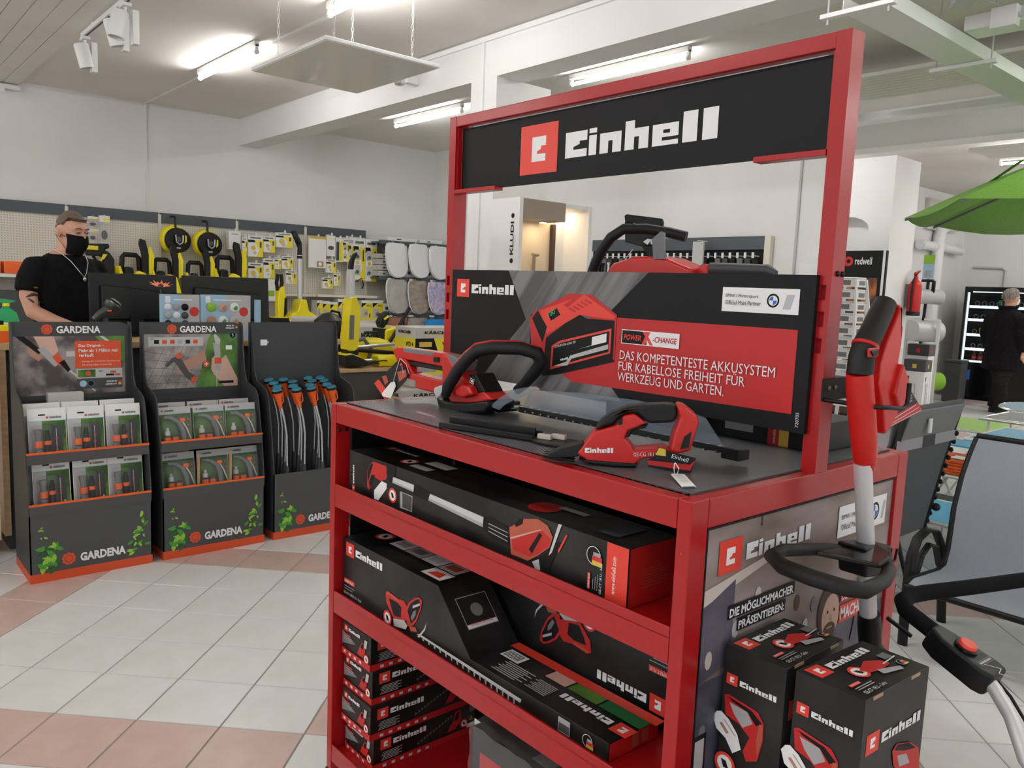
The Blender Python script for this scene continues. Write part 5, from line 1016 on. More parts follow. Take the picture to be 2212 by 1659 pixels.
# ---------------------------------------------------------------- people
def solid(mb, name, mt, parent, vox=.009, it=6):
    o = mb.build('tmp', mt); md = o.modifiers.new('r', 'REMESH'); md.mode = 'VOXEL'; md.voxel_size = vox; s_ = o.modifiers.new('s', 'SMOOTH'); s_.iterations = it; s_.factor = .5
    me = bpy.data.meshes.new_from_object(o.evaluated_get(bpy.context.evaluated_depsgraph_get())); bpy.data.objects.remove(o)
    me.name = name; me.materials.clear(); me.materials.append(mt); me.polygons.foreach_set('use_smooth', [True] * len(me.polygons))
    n = bpy.data.objects.new(name, me); COL.objects.link(n); n.parent = parent; return n
def ring(cx, cy, z, a, b, n=20, tilt=0): return [(cx + a * math.cos(2 * PI * k / n), cy + b * math.sin(2 * PI * k / n), z + tilt * math.sin(2 * PI * k / n)) for k in range(n)]
def hand(mb, w, d, up, sc=1.0, curl=.35):
    """palm and five bent fingers starting at wrist w, pointing along d"""
    d = V(d).normalized(); up = V(up); up = (up - d * up.dot(d)).normalized(); sd = d.cross(up); w = V(w)
    P = lambda a, b, c: w + d * a * sc + sd * b * sc + up * c * sc
    mb.loft([[tuple(P(a, b * k, c * k)) for b, c in ((-.038, -.013), (.038, -.013), (.040, 0), (.038, .013), (-.038, .013), (-.040, 0))] for a, k in ((-.02, .72), (.02, .95), (.06, 1.05), (.09, .98))])
    for i, ln in enumerate((.072, .082, .076, .060)):
        b = -.03 + .02 * i; q = [P(.085, b, 0), P(.085 + ln * .45, b * 1.08, -.006 - curl * .015), P(.085 + ln * .78, b * 1.1, -.016 - curl * .04), P(.085 + ln * .95, b * 1.1, -.026 - curl * .07)]
        mb.tube(q, [.0095 * sc, .009 * sc, .008 * sc, .0065 * sc], 10)
    mb.tube([P(.015, -.034, -.002), P(.045, -.058, -.012), P(.075, -.068, -.02), P(.092, -.068, -.026)], [.013 * sc, .011 * sc, .0095 * sc, .007 * sc], 10)
pc = thing('person', 'man with shaved head, black face mask and black T-shirt standing behind the cash desk', 'person', (.095, 4.93, 0), 27)
HZ = 1.735; HY = -.055; HXX = .0; TD = .055
body = MB(T(0, 0, TD))
body.loft([ring(0, 0, .92, .17, .115), ring(0, 0, 1.1, .175, .12), ring(0, 0, 1.3, .19, .12), ring(0, 0, 1.45, .20, .11), ring(0, .005, 1.52, .15, .09), ring(0, .005, 1.56, .08, .075)])
body.tube([(0, .0, 1.5), (0, -.01, 1.56), (0, -.025, 1.61), (0, -.03, 1.65)], [.078, .068, .064, .064], 16)
hd = MB(T(HXX, HY, HZ) @ RX(10)); 
hd.ell((0, .012, .03), (.078, .098, .098), 24, 16); hd.ell((0, -.025, -.045), (.062, .07, .07), 20, 12); hd.ell((0, -.05, -.09), (.036, .035, .032), 16, 10)
hd.ell((0, -.078, .036), (.055, .02, .018), 16, 8)                     # brow
hd.tube([(0, -.088, .02), (0, -.106, -.012), (0, -.11, -.03)], [.009, .013, .015], 10); hd.ell((.032, -.07, -.012), (.022, .018, .018), 12, 8); hd.ell((-.032, -.07, -.012), (.022, .018, .018), 12, 8)
for sg in (-1, 1): hd.ell((sg * .082, .015, -.005), (.010, .022, .034), 12, 10)
body.v += hd.v; off = len(body.v) - len(hd.v); body.f += [tuple(i + off for i in q) for q in hd.f]; body.mi += hd.mi
# arms: his right arm (picture left) rests on the desk, the left one too
body.tube([(-.20, .005, 1.475), (-.245, .01, 1.38), (-.265, .0, 1.28), (-.262, -.03, 1.19), (-.20, -.14, 1.13), (-.15, -.24, 1.10)], [.062, .056, .050, .046, .042, .030], 16)
body.tube([(.20, .005, 1.475), (.245, .01, 1.38), (.262, .0, 1.28), (.255, -.04, 1.19), (.20, -.15, 1.13), (.14, -.25, 1.10)], [.062, .056, .050, .046, .042, .030], 16)
hand(body, (-.145, -.25, 1.115), (.35, -.9, -.05), (0, 0, 1)); hand(body, (.135, -.26, 1.115), (-.35, -.9, -.05), (0, 0, 1))
solid(body, 'body', M['skin'], pc, .0075, 5)
sh = MB(T(0, 0, TD)); sh.loft([ring(0, 0, .90, .20, .15), ring(0, 0, 1.05, .205, .15), ring(0, 0, 1.25, .215, .15), ring(0, 0, 1.40, .22, .14), ring(0, .005, 1.49, .195, .118), ring(0, .005, 1.535, .135, .10), ring(0, -.002, 1.553, .083, .083, tilt=.012)])
sh.tube([(-.16, .005, 1.47), (-.205, .005, 1.462), (-.25, .01, 1.38), (-.268, .005, 1.305)], [.06, .077, .073, .072], 18); sh.tube([(.16, .005, 1.47), (.205, .005, 1.462), (.25, .01, 1.38), (.266, .005, 1.305)], [.06, .077, .073, .072], 18)
shirt = solid(sh, 't_shirt', M['shirt_black'], pc, .011, 16)
tr = MB(); tr.loft([ring(0, 0, .94, .185, .135), ring(0, 0, .84, .19, .135), ring(0, 0, .78, .185, .13)])
for sg in (-1, 1): tr.tube([(sg * .09, 0, .86), (sg * .10, 0, .5), (sg * .10, .01, .1)], [.095, .07, .055], 14)
solid(tr, 'trousers', M['trousers'], pc, .015, 4)
for sg in (-1, 1): MB().loft([ring(sg * .1, -.02, .0, .05, .13, 14), ring(sg * .1, -.02, .05, .05, .13, 14), ring(sg * .1, .02, .11, .045, .06, 14)]).build('shoe', M['black_rubber'], pc, smooth=60)
HM = T(HXX, HY, HZ) @ RX(10)
# close-cropped hair cap, a touch longer on top
mb = MB(HM); n_ = 24; rg = []
for i in range(9):
    a = math.radians(8 + 82 * i / 8); q = math.cos(a)
    rg.append([(.0795 * q * math.cos(2 * PI * k / n_), .012 + .0998 * q * math.sin(2 * PI * k / n_), .03 + .1 * math.sin(a) + (.006 if i > 4 else 0)) for k in range(n_)])
rg[0] = [(x, y, z + (.052 if y < -.03 else .0) - (.03 if y > .05 else 0)) for x, y, z in rg[0]]; rg[1] = [(x, y, z + (.035 if y < -.03 else 0)) for x, y, z in rg[1]]
mb.loft(rg).build('hair', M['stubble'], pc, smooth=80)
for sg in (-1, 1):
    e = MB(HM).ell((sg * .03, -.083, .014), (.0125, .0095, .006), 14, 10).build('eye', M['light_grey'], pc, smooth=80); MB(HM).ell((sg * .03 + .003, -.0915, .0125), (.0055, .003, .005), 10, 6).build('iris', ink, e, smooth=80)
    MB(HM).tube([(sg * .014, -.094, .021), (sg * .03, -.0955, .022), (sg * .046, -.088, .017)], .0055, 6).build('eyelid', M['skin'], pc, smooth=80); MB(HM).tube([(sg * .012, -.097, .036), (sg * .032, -.099, .042), (sg * .05, -.086, .036)], [.003, .0042, .002], 6).build('eyebrow', M['stubble'], pc, smooth=80)
    MB(HM).ell((sg * .087, .016, -.004), (.006, .014, .024), 10, 8).build('ear', M['ear_skin'], pc, smooth=80)
# mask
mb = MB(HM); rg = []
for i in range(7):
    t = i / 6; z = -.004 - .125 * t; wv = .076 - .02 * t; yv = -.112 - .026 * math.sin(PI * min(1, t * 1.15)) + .02 * t
    rg.append([(wv * math.sin(a), .03 + (yv - .03) * (math.cos(a) ** .8 if math.cos(a) > 0 else 0), z) for a in [math.radians(-68 + 136 * k / 14) for k in range(15)]])
mb.add([p for r_ in rg for p in r_], [(i * 15 + k, i * 15 + k + 1, (i + 1) * 15 + k + 1, (i + 1) * 15 + k) for i in range(6) for k in range(14)])
ms = mb.build('face_mask', M['shirt_black'], pc, smooth=80); md = ms.modifiers.new('t', 'SOLIDIFY'); md.thickness = .003; md.offset = 1
for sg in (-1, 1):
    MB(HM).tube([(sg * .064, -.035, -.025), (sg * .078, -.01, -.018), (sg * .088, .035, -.008)], .0013, 6).build('mask_strap', M['shirt_black'], ms); MB(HM).tube([(sg * .052, -.03, -.105), (sg * .075, .0, -.06), (sg * .088, .035, -.02)], .0013, 6).build('mask_strap', M['shirt_black'], ms)
MB(T(0, 0, TD)).tube([(-.085, .0, 1.57), (-.085, -.06, 1.55), (-.06, -.115, 1.50), (-.02, -.148, 1.43), (0, -.153, 1.405), (.02, -.148, 1.43), (.06, -.115, 1.50), (.085, -.06, 1.55), (.085, .0, 1.57)], .003, 6).build('necklace', M['silver'], pc, smooth=80)
MB(T(0, 0, TD)).ell((0, -.157, 1.393), (.012, .005, .013), 12, 8).build('pendant', M['silver'], pc, smooth=80)
text(pc, 'KRAWAN', frame((.045, -.151, 1.375), (1, .12, 0), (0, 0, 1)), M['yellow_ink'], h=.02, w=.10, bold=.02)
text(pc, 'TEAM', frame((-.285, -.072, 1.385), (1, .12, 0), (0, 0, 1)), M['yellow_ink'], h=.008, w=.03)
for k, (z, x0, x1) in enumerate(((1.285, -.31, -.225), (1.262, -.30, -.25), (1.25, -.27, -.22))):
    pts = [(x0 + (x1 - x0) * t, -.038 - .012 * math.sin(PI * t), z + .018 * math.sin(3 * t + k * 2)) for t in [i / 6 for i in range(7)]]
    MB(T(0, 0, TD - .01)).tube(pts, [.002, .006, .009, .010, .008, .005, .002], 8, flat=1).build('tattoo', M['tattoo'], pc, smooth=80)
# ================================================================ CLEANING TOOL WALL (BACK WALL)
ye, hg = M['yellow'], M['header_grey']
YB = 8.46
bx_ = [at(px, 480, 'y', YB).x for px in (-60, 143, 343, 510, 658, 790)]
for k in range(5):
    r = thing('shelf_bay', ('cream peg wall bay at the left picture edge behind the clerk', 'cream peg wall bay just right of the clerk', 'cream peg wall bay with the hanging round cleaners', 'cream peg wall bay with the first yellow packs', 'cream peg wall bay with the tall yellow cartons')[k], 'shelf bay', (bx_[k], YB, 0)); w = bx_[k + 1] - bx_[k]
    MB().box((.015, 0, .1), (w - .015, .03, 2.06)).build('peg_panel', M['pegboard'], r)
    MB().box((.008, -.02, 2.05), (w - .008, .0, 2.16)).build('header_strip', hg, r)
    MB().box((-.015, -.03, 0), (.015, .03, 2.14)).build('upright', M['beige_metal'], r)
    MB().box((.015, -.42, .02), (w - .015, 0, .1)).build('base_shelf', M['beige_metal'], r)
    z = 1.30 if k > 2 else 1.18
    MB().box((.01, -.34, z), (w - .01, 0, z + .03)).build('shelf', M['beige_metal'], r)
    if k == 4: MB().box((.01, -.34, 1.0), (w - .01, 0, 1.03)).build('shelf', M['beige_metal'], r)
# pressure washers on the shelf
def washer(label, px, s=1.0, kind=0, ptop=585):
    p = at(px, 615, 'y', 8.25); r = thing('pressure_washer', label, 'pressure washer', (p.x, 8.25, 1.212), 0, 'pressure washers on the wall shelf')
    q = lambda pts: [(a * s, b * s) for a, b in pts]
    MB().ext(q([(-.16, 0), (.16, 0), (.15, .12), (.10, .30), (.02, .33), (-.06, .28), (-.13, .26), (-.17, .38), (-.19, .36), (-.17, .2)]), 'y', -.12, .12).build('housing', ye, r, bevel=.02)
    MB().ext(q([(-.15, .12), (-.02, .14), (-.04, .36), (-.12, .37)]), 'y', -.13, -.05).build('motor_cover', M['black_plastic'], r, bevel=.02)
    MB().tube([(a * s, 0, b * s) for a, b in ((-.13, .30), (-.12, .47), (-.10, .50), (.02, .50), (.05, .47), (.06, .30))], .027 * s, 10).build('carry_handle', M['black_plastic'], r, smooth=60)
    g = MB().ext(q([(.06, .20), (.12, .22), (.13, .5), (.10, .66), (.04, .68), (.03, .62), (.06, .5)]), 'y', -.10, -.05).build('spray_gun', M['black_plastic'], r, bevel=.01)
    MB().ext(q([(.13, .28), (.18, .30), (.19, .50), (.15, .60), (.12, .58)]), 'y', -.09, -.06).build('gun_trigger', ye, g, bevel=.006)
    MB().box((-.02 * s, -.122, .06 * s), (.12 * s, -.118, .1 * s)).build('badge', M['dark_grey'], r)
    for x in (-.13, .13): MB().lathe((x * s, -.14, .0 + .05 * s), [(.05 * s, 0), (.05 * s, .03)], (0, 1, 0), 14).build('wheel', M['black_rubber'], r)
    return r
washer('yellow and black pressure washer with a tall frame left of the hanging cleaners', 290, .95)
washer('yellow and black pressure washer below the left hanging round cleaner', 357, .88)
washer('yellow and black pressure washer below the right hanging round cleaner', 427, .85)
washer('largest yellow and black pressure washer right of the hanging cleaners', 492, 1.0)
# gun lying behind the clerk's shoulder
p = at(235, 560, 'y', 8.3); r = thing('spray_lance', 'black and yellow spray gun standing behind the shoulder of the clerk', 'spray gun', (p.x, 8.3, 1.212)); z = p.z - 1.212
MB().ext([(-.05, 0), (.03, 0), (.05, z), (.0, z + .07), (-.09, z + .12), (-.11, z + .05), (-.06, z)], 'y', -.03, .03).build('gun_body', M['black_plastic'], r, bevel=.012); MB().ext([(-.09, z - .02), (-.05, z + .0), (-.02, z + .05), (-.06, z + .05)], 'y', -.032, .032).build('gun_trigger', ye, r)
p = at(205, 540, 'y', 8.3); r = thing('hand_cleaner', 'black and yellow hand cleaner hanging behind the neck of the clerk', 'hand cleaner', (p.x, 8.3, p.z)); MB().ext([(-.10, -.06), (.05, -.06), (.10, .02), (.13, .02), (.13, .07), (-.1, .06)], 'y', -.04, .04).build('body', M['black_plastic'], r, bevel=.015); MB().ext([(-.1, .0), (.02, .0), (.02, .04), (-.1, .045)], 'y', -.045, .045).build('side_stripe', ye, r); MB().tube([(-.02, 0, -.06), (.02, 0, -.12), (.06, 0, -.14)], .015, 8).build('nozzle', M['black_plastic'], r, smooth=60); MB().cyl((0, 0, .05), (0, .14, .06), .004, n=6).build('hook', M['steel'], r)
# round surface cleaners hanging on hooks
for px, py, lb in ((378, 517, 'left'), (447, 526, 'right')):
    p = at(px, py, 'y', 8.3); r = thing('surface_cleaner', 'black and yellow round surface cleaner hanging on a hook, ' + lb + ' one of two', 'surface cleaner', tuple(p))
    MB(RZ(18) @ RX(0)).lathe((0, .03, 0), [(.13, .05), (.155, .03), (.155, -.02), (.14, -.03)], (0, -1, 0), 28).build('hood', ye, r, smooth=40)
    mb = MB(RZ(18)); mb.ext([(.15 * math.cos(2 * PI * k / 24) * (1.0 + .12 * (math.cos(2 * PI * k / 24) > .5)), .135 * math.sin(2 * PI * k / 24) - .01) for k in range(24)], 'y', -.06, -.02); mb.build('top_cover', M['black_plastic'], r, bevel=.015)
    MB(RZ(18)).tube([(-.045, -.075, .045), (-.04, -.078, -.03), (0, -.078, -.055), (.04, -.078, -.03), (.045, -.075, .045)], .009, 8).build('grip_arc', M['silver'], r, smooth=60); MB(RZ(18)).lathe((0, -.06, .0), [(.035, 0), (.03, .015)], (0, -1, 0), 16).build('hub', M['dark_grey'], r, smooth=40)
    MB(RZ(18)).ext([(.075, -.04), (.10, -.02), (.10, .04), (.085, .05)], 'y', -.065, -.058).build('side_stripe', ye, r)
    MB().tube([(0, .12, .25), (0, .0, .24), (0, -.02, .20), (0, -.02, .12)], .012, 8).build('hook', M['black_plastic'], r, smooth=60); MB(RZ(18)).box((-.025, -.064, -.1), (.025, -.06, -.085)).build('badge', M['light_grey'], r)
# accessory packs on hooks; styles: y = yellow card, w = white box, c = clear bag, t = tall carton
def apack(label, x0, y0, x1, y1, st='y', Y=8.3, dp=.03):
    a = at(x0, y0, 'y', Y); b = at(x1, y1, 'y', Y); w = b.x - a.x; h_ = a.z - b.z
    r = thing('accessory_pack', label, 'package', (a.x, Y, b.z)); dpt = dp
    base = {'y': M['white_paper'], 'w': M['white_paper'], 'c': M['white_paper'], 't': M['white_paper'], 'k': M['white_paper'], 'b': M['white_paper']}[st]
    MB().box((0, 0, 0), (w, dpt, h_)).build('carton' if st in 'wtb' else 'card', base, r)
    pr = PR(FY((0, 0, 0)))
    if st in 'yt':
        pr.poly([(0, 0), (w, 0), (w, h_ * .78), (0, h_ * .78)], M['yellow_ink']).poly([(w * .02, h_ * .02), (w * .55, h_ * .02), (w * .75, h_ * .32), (w * .5, h_ * .68), (w * .02, h_ * .68)], wh)
        pr.poly([(0, h_ * .68), (w * .5, h_ * .68), (w * .42, h_ * .8), (0, h_ * .8)], ink).rect(w * .78, h_ * .45, w * .9, h_ * .72, M['dark_grey']).disc(w * .35, h_ * .42, w * .16, M['gold'], 12).disc(w * .45, h_ * .2, w * .12, M['grey_card'], 10)
        pr.rect(w * .15, h_ * .86, w * .85, h_ * .93, M['grey_ink'])
        if st == 't':
            for q in (.48, .12): pr.rect(w * .1, h_ * q, w * .6, h_ * (q + .24), M['light_grey']).disc(w * .35, h_ * (q + .08), w * .14, M['dark_grey'], 10).disc(w * .25, h_ * (q + .06), w * .1, M['leaf_green'], 8)
            pr.rect(w * .2, h_ * .83, w * .8, h_ * .84, M['yellow_ink'])
    elif st == 'w': pr.rect(w * .2, h_ * .8, w * .8, h_ * .86, M['grey_ink']).rect(w * .5, h_ * .3, w * .9, h_ * .34, M['flag_red'])
    elif st == 'c': pr.rect(0, h_ * .93, w, h_, M['gold']).rect(w * .02, 0, w * .98, h_ * .02, M['light_grey']).rect(w * .45, h_ * .04, w * .85, h_ * .22, M['brown_card']).disc(w * .65, h_ * .13, w * .1, wh)
    elif st == 'k': pr.disc(w * .5, h_ * .4, w * .35, M['dark_grey'], 14, h_ * .1).rect(w * .2, h_ * .85, w * .8, h_ * .88, M['yellow_ink'])
    elif st == 'b': pr.rect(w * .05, h_ * .05, w * .45, h_ * .85, M['dark_grey']).rect(w * .5, h_ * .05, w * .95, h_ * .85, M['yellow_ink'])
    pr.build('printed_front', r)
    if w > .13 and st in 'yt': text(r, 'KÄRCHER', FY((w * .15, 0, h_ * .87)), ink, h=h_ * .05 if st == 't' else h_ * .07, w=w * .7, bold=.03)
    MB().cyl((w / 2, -.02, h_ + .01), (w / 2, 8.46 - Y, h_ + .012), .004, n=6).box((w / 2 - .012, -.022, h_ + .0), (w / 2 + .012, -.02, h_ + .03)).build('hook', M['white_plastic'], r)
    return r
apack('white box on the top left of the yellow pack group', 495, 498, 520, 540, 'w', dp=.1)
for lb, rc in (('large yellow pack in the top row beside the white box', (536, 508, 568, 556)), ('narrow yellow pack in the top row, second of three', (569, 510, 594, 546)), ('wide yellow pack at the right end of the top row', (596, 502, 632, 536)),
    ('large yellow pack in the second row, leftmost', (536, 567, 568, 606)), ('yellow pack with a white house shape in the second row', (569, 558, 593, 602)), ('small square yellow pack in the second row, left of the pair', (594, 556, 607, 582)), ('small square yellow pack in the second row, right of the pair', (609, 553, 633, 582)), ('small square yellow pack alone in the third row', (618, 584, 640, 614)),
    ('yellow striped pack edge seen beside the large top pack', (523, 512, 534, 552)), ('yellow striped pack edge seen beside the large second row pack', (524, 574, 534, 606)),
    ('small yellow pack hanging right below the remote pack', (705, 560, 726, 590)), ('small yellow pack with a dog on the lowest hook row', (697, 599, 719, 624)), ('narrow white and yellow pack on the lowest hook row', (721, 588, 734, 618))): apack(lb, *rc, 'y')
for lb, rc, st in (('clear bag of white vacuum cleaner filter bags with an orange top', (668, 510, 704, 580), 'c'), ('grey pack with a black oval head on the upper hook row', (706, 508, 724, 554), 'k'), ('narrow green and yellow pack beside the grey pack', (726, 514, 741, 566), 'b'),
    ('tall yellow carton with plant pictures, left of the pair', (764, 513, 788, 606), 't'), ('tall yellow carton with plant pictures, right of the pair', (790, 516, 813, 609), 't'), ('tall yellow carton partly hidden left of the pair', (741, 514, 754, 566), 't'), ('tall yellow carton half hidden behind the floor cleaner', (754, 512, 763, 604), 't')): apack(lb, *rc, st)
for lb, rc in (('clear bag of small parts hanging upper left beside the head of the clerk', (190, 467, 213, 490)), ('clear bag of small parts hanging lower left beside the head of the clerk', (190, 494, 212, 520)), ('clear bag with a black brush hanging right beside the head of the clerk', (214, 465, 238, 522))):
    a = at(*rc[:2], 'y', 8.3); b_ = at(*rc[2:], 'y', 8.3); w = b_.x - a.x; h_ = a.z - b_.z; r = thing('parts_bag', lb, 'package', (a.x, 8.3, b_.z)); MB().box((0, 0, 0), (w, .03, h_)).build('bag', M['film'], r, bevel=.01)
    MB().box((0, -.003, h_ * .75), (w, .033, h_)).build('header_card', M['white_paper'], r); PR(FY((0, -.003, 0))).rect(w * .4, h_ * .78, w * .95, h_ * .9, M['yellow_ink']).build('printed_card', r); MB().ell((w * .5, .015, h_ * .25), (w * .3, .014, h_ * .18), 12, 8).build('brush', M['dark_grey'], r, smooth=60); MB().cyl((w / 2, -.02, h_ + .005), (w / 2, .16, h_ + .005), .004, n=6).build('hook', M['white_plastic'], r)
# cartons on the lower shelf of the right bay
for k, (x0, y0, x1, y1) in enumerate(((680, 648, 692, 690), (693, 650, 708, 690), (709, 652, 724, 690), (726, 645, 744, 690), (776, 648, 798, 692), (800, 648, 822, 692))):
    a = at(x0, y0, 'y', 8.2); b_ = at(x1, y1, 'y', 8.2); w = b_.x - a.x; h_ = a.z - 1.032
    r = thing('window_cleaner_carton', 'yellow and white window cleaner carton on the lower shelf, ' + ('first', 'second', 'third', 'fourth', 'fifth', 'sixth')[k] + ' from the left', 'box', (a.x, 8.14, 1.032), 0, 'window cleaner cartons'); MB().box((0, 0, 0), (w, .15, h_)).build('carton', M['white_paper'], r)
    PR(FY((0, 0, 0))).rect(0, 0, w, h_ * .85, M['yellow_ink']).poly([(0, h_ * .6), (w * .5, h_ * .85), (0, h_ * .85)], ink).poly([(w * .1, h_ * .1), (w * .6, h_ * .1), (w * .6, h_ * .55), (w * .1, h_ * .55)], M['light_grey']).disc(w * .45, h_ * .3, w * .15, M['print_skin'], 10).rect(w * .72, h_ * .1, w * .85, h_ * .3, M['dark_grey']).build('printed_front', r)
    if w > .1: text(r, 'WV 2', FY((w * .45, 0, h_ * .66)), ink, h=h_ * .1, w=w * .45, bold=.03)
# upright sweepers on the shelf
p = at(648, 690, 'y', 7.78); zt = at(640, 500, 'y', 7.78).z; r = thing('stick_sweeper', 'silver and yellow stick sweeper standing in front of the peg wall', 'sweeper', (p.x, 7.78, p.z - .03)); z0 = p.z - .03
MB().cyl((0, 0, .18), (0, .02, zt - z0 - .25), .028, n=16).build('tube', M['satin_alu'], r, smooth=60); MB().tube([(0, .02, zt - z0 - .26), (0, .02, zt - z0 - .12), (-.06, .02, zt - z0), (-.1, .02, zt - z0), (-.05, .02, zt - z0 - .1), (-.0, .02, zt - z0 - .2)], [.03, .022, .016, .014, .014, .016], 10).build('handle', M['black_plastic'], r, smooth=60)
MB().loft([[(x * w_, y * .1, z) for x, y in ((-1, -1), (1, -1), (1, 1), (-1, 1))] for z, w_ in ((.02, .17), (.08, .16), (.13, .07), (.26, .035))]).build('floor_head', ye, r, bevel=.012); MB().cyl((-.16, -.09, .04), (.16, -.09, .04), .035, n=14).build('roller', M['grey_card'], r, smooth=60); MB().cyl((0, .02, .72), (0, .02, .75), .031, n=16).build('collar', M['black_plastic'], r)
tag(MB().box((-.65, -.22, -.03), (1.0, .2, 0)).box((-.6, -.2, -(z0 - .0)), (.95, .18, -.03)).build('low_plinth', M['beige_metal']), 'cream plinth under the sweepers in front of the peg wall', 'plinth').location = (p.x, 7.78, z0)
p = at(605, 690, 'y', 7.78); r = thing('window_vacuum', 'yellow and black cordless sweeper standing beside the stick sweeper', 'sweeper', (p.x, 7.78, z0)); zt = at(603, 590, 'y', 7.78).z - z0
MB().ext([(-.04, .05), (.05, .05), (.055, zt * .5), (.03, zt * .75), (.0, zt * .72), (-.04, zt * .62), (-.045, zt * .3)], 'y', -.05, .05).build('body', ye, r, bevel=.015); MB().tube([(.0, 0, zt * .6), (.02, 0, zt * .8), (.01, 0, zt * .97), (-.03, 0, zt * .97), (-.045, 0, zt * .8), (-.03, 0, zt * .65)], .02, 10).build('handle', M['black_plastic'], r, smooth=60)
MB().ext([(.02, .05), (.06, .1), (.055, zt * .5), (.03, zt * .5)], 'y', -.053, .053).build('side_cover', M['black_plastic'], r); MB().box((-.13, -.07, 0), (.13, .07, .05)).build('floor_head', M['black_plastic'], r, bevel=.01); MB().box((-.1, -.06, .05), (.1, .06, .06)).build('head_cover', ye, r)
a = at(583, 620, 'y', 8.1); r = thing('detergent_pouch', 'white detergent pouch standing at the right monitor edge', 'pouch', (a.x, 8.1, 1.24)); MB().loft([[(x * .05, y * t, z) for x, y in ((-1, -1), (1, -1), (1, 1), (-1, 1))] for z, t in ((0, .04), (.25, .012))]).build('pouch', M['white_paper'], r); PR(FY((0, -.04, 0))).rect(-.035, .06, .035, .12, M['lime']).build('pouch_label', r)
# ---------------------------------------------------------------- desk with floor cleaners
dz = at(800, 796, 'y', 5.3).z; xa = at(690, 800, 'y', 5.3).x; xb = at(852, 790, 'y', 5.3).x
r = thing('demo_table', 'demonstration table with a wooden top and dark front under the yellow cleaners', 'table', (xa - .25, 5.3, 0)); w = min(xb - xa + .3, 2.82 - xa + .25)
MB().box((0, 0, dz - .03), (w, .75, dz)).build('worktop', M['wood'], r, bevel=.003); MB().box((.02, .03, .05), (w - .02, .06, dz - .03)).build('front_panel', M['dark_grey'], r); 
for x in (.02, w - .05): MB().box((x, .06, 0), (x + .03, .7, dz - .03)).build('side_panel', M['dark_grey'], r)
p = at(752, 790, 'y', 5.45); zt = at(765, 545, 'y', 5.45).z; r = thing('floor_washer', 'tall yellow and silver electric floor washer standing on the demonstration table', 'floor cleaner', (p.x, 5.45, dz + .001)); H_ = zt - dz
s_ = SIL((p.x, 5.45, dz), (1, 0)).crop(560, 470, 4.045)
def W3(o): o.data.transform(Matrix.Translation(-r.location)); o.parent = r; return o
W3(s_.ext([(735, 1060), (770, 690), (820, 690), (855, 780), (840, 1130), (800, 1165), (740, 1160)], -.07, .07).build('body', ye, bevel=.015)); W3(s_.ext([(757, 850), (795, 850), (790, 1060), (750, 1060)], .068, .074).build('front_stripe', M['mid_grey'])); W3(s_.ext([(775, 455), (815, 455), (812, 820), (765, 820)], -.03, .05).build('tank', M['satin_alu'], bevel=.008))
W3(s_.ext([(780, 450), (785, 385), (820, 320), (850, 300), (852, 320), (828, 370), (818, 455)], -.02, .02).build('handle', M['black_plastic'], bevel=.01)); W3(s_.ext([(700, 1195), (760, 1185), (850, 1220), (900, 1250), (895, 1290), (705, 1295)], -.12, .12).build('floor_head', M['black_plastic'], bevel=.015)); W3(s_.ext([(705, 1190), (760, 1180), (850, 1215), (890, 1240), (705, 1245)], -.11, .11).build('head_cover', ye, bevel=.012)); W3(s_.ext([(735, 1150), (845, 1150), (840, 1200), (740, 1190)], -.06, .06).build('joint', M['black_plastic'], bevel=.01))
W3(s_.tube([(830, 560), (870, 530), (885, 590), (872, 620)], .006, [.03, .05, .05, .05], 6).build('plug_cable', M['black_rubber'], smooth=60))
p2 = at(715, 700, 'y', 5.75); r = thing('canister_vacuum', 'black domed vacuum cleaner standing behind the floor washer', 'vacuum cleaner', (p2.x - .02, 5.75, dz + .001)); zt = at(715, 675, 'y', 5.75).z - dz
MB().lathe((0, 0, 0), [(.12, 0), (.15, .03), (.15, zt * .5), (.13, zt * .55), (.15, zt * .62), (.13, zt * .85), (.06, zt * .97), (.01, zt)], n=22).build('tank', M['black_plastic'], r, smooth=40); MB().tube([(-.02, 0, zt * .9), (.03, 0, zt * 1.03), (.1, 0, zt * 1.0), (.13, 0, zt * .8)], .012, 8).build('handle', M['black_plastic'], r, smooth=60)
MB().tube([(.1, -.1, zt * .4), (.3, -.1, zt * .5), (.38, -.1, zt * .3), (.36, -.1, .05)], .02, 10).build('hose', M['mid_grey'], r, smooth=60)
p2 = at(800, 745, 'y', 5.8); r = thing('steam_cleaner', 'low yellow steam cleaner lying behind the floor washer', 'steam cleaner', (p2.x, 5.8, dz + .001)); MB().loft([[(x * .22 * t, y * .13 * t, z) for x, y in ((-1, -1), (1, -1), (1, 1), (-1, 1))] for z, t in ((0, 1), (.1, 1), (.2, .75), (.23, .3))]).build('housing', ye, r, bevel=.03); MB().tube([(-.1, 0, .19), (-.06, 0, .28), (.06, 0, .28), (.1, 0, .19)], .014, 8).build('handle', M['black_plastic'], r, smooth=60)
p2 = at(845, 775, 'y', 5.42); r = thing('yellow_floor_tool', 'yellow floor nozzle with silver tubes lying on the demonstration table', 'floor nozzle', (p2.x, 5.45, dz + .001)); MB().loft([[(x * .16, y * .08 * t, z) for x, y in ((-1, -1), (1, -1), (1, 1), (-1, 1))] for z, t in ((0, 1), (.07, 1), (.1, .6))]).build('nozzle', ye, r, bevel=.015); MB().cyl((-.16, .03, .05), (-.42, .03, .04), .016, n=10).cyl((-.3, .12, .16), (.2, .12, .19), .016, n=10).build('tube', M['silver'], r, smooth=60); MB().cyl((-.35, .08, .15), (.15, .08, .10), .02, n=10).build('black_tube', M['black_plastic'], r, smooth=60)
mb = MB()
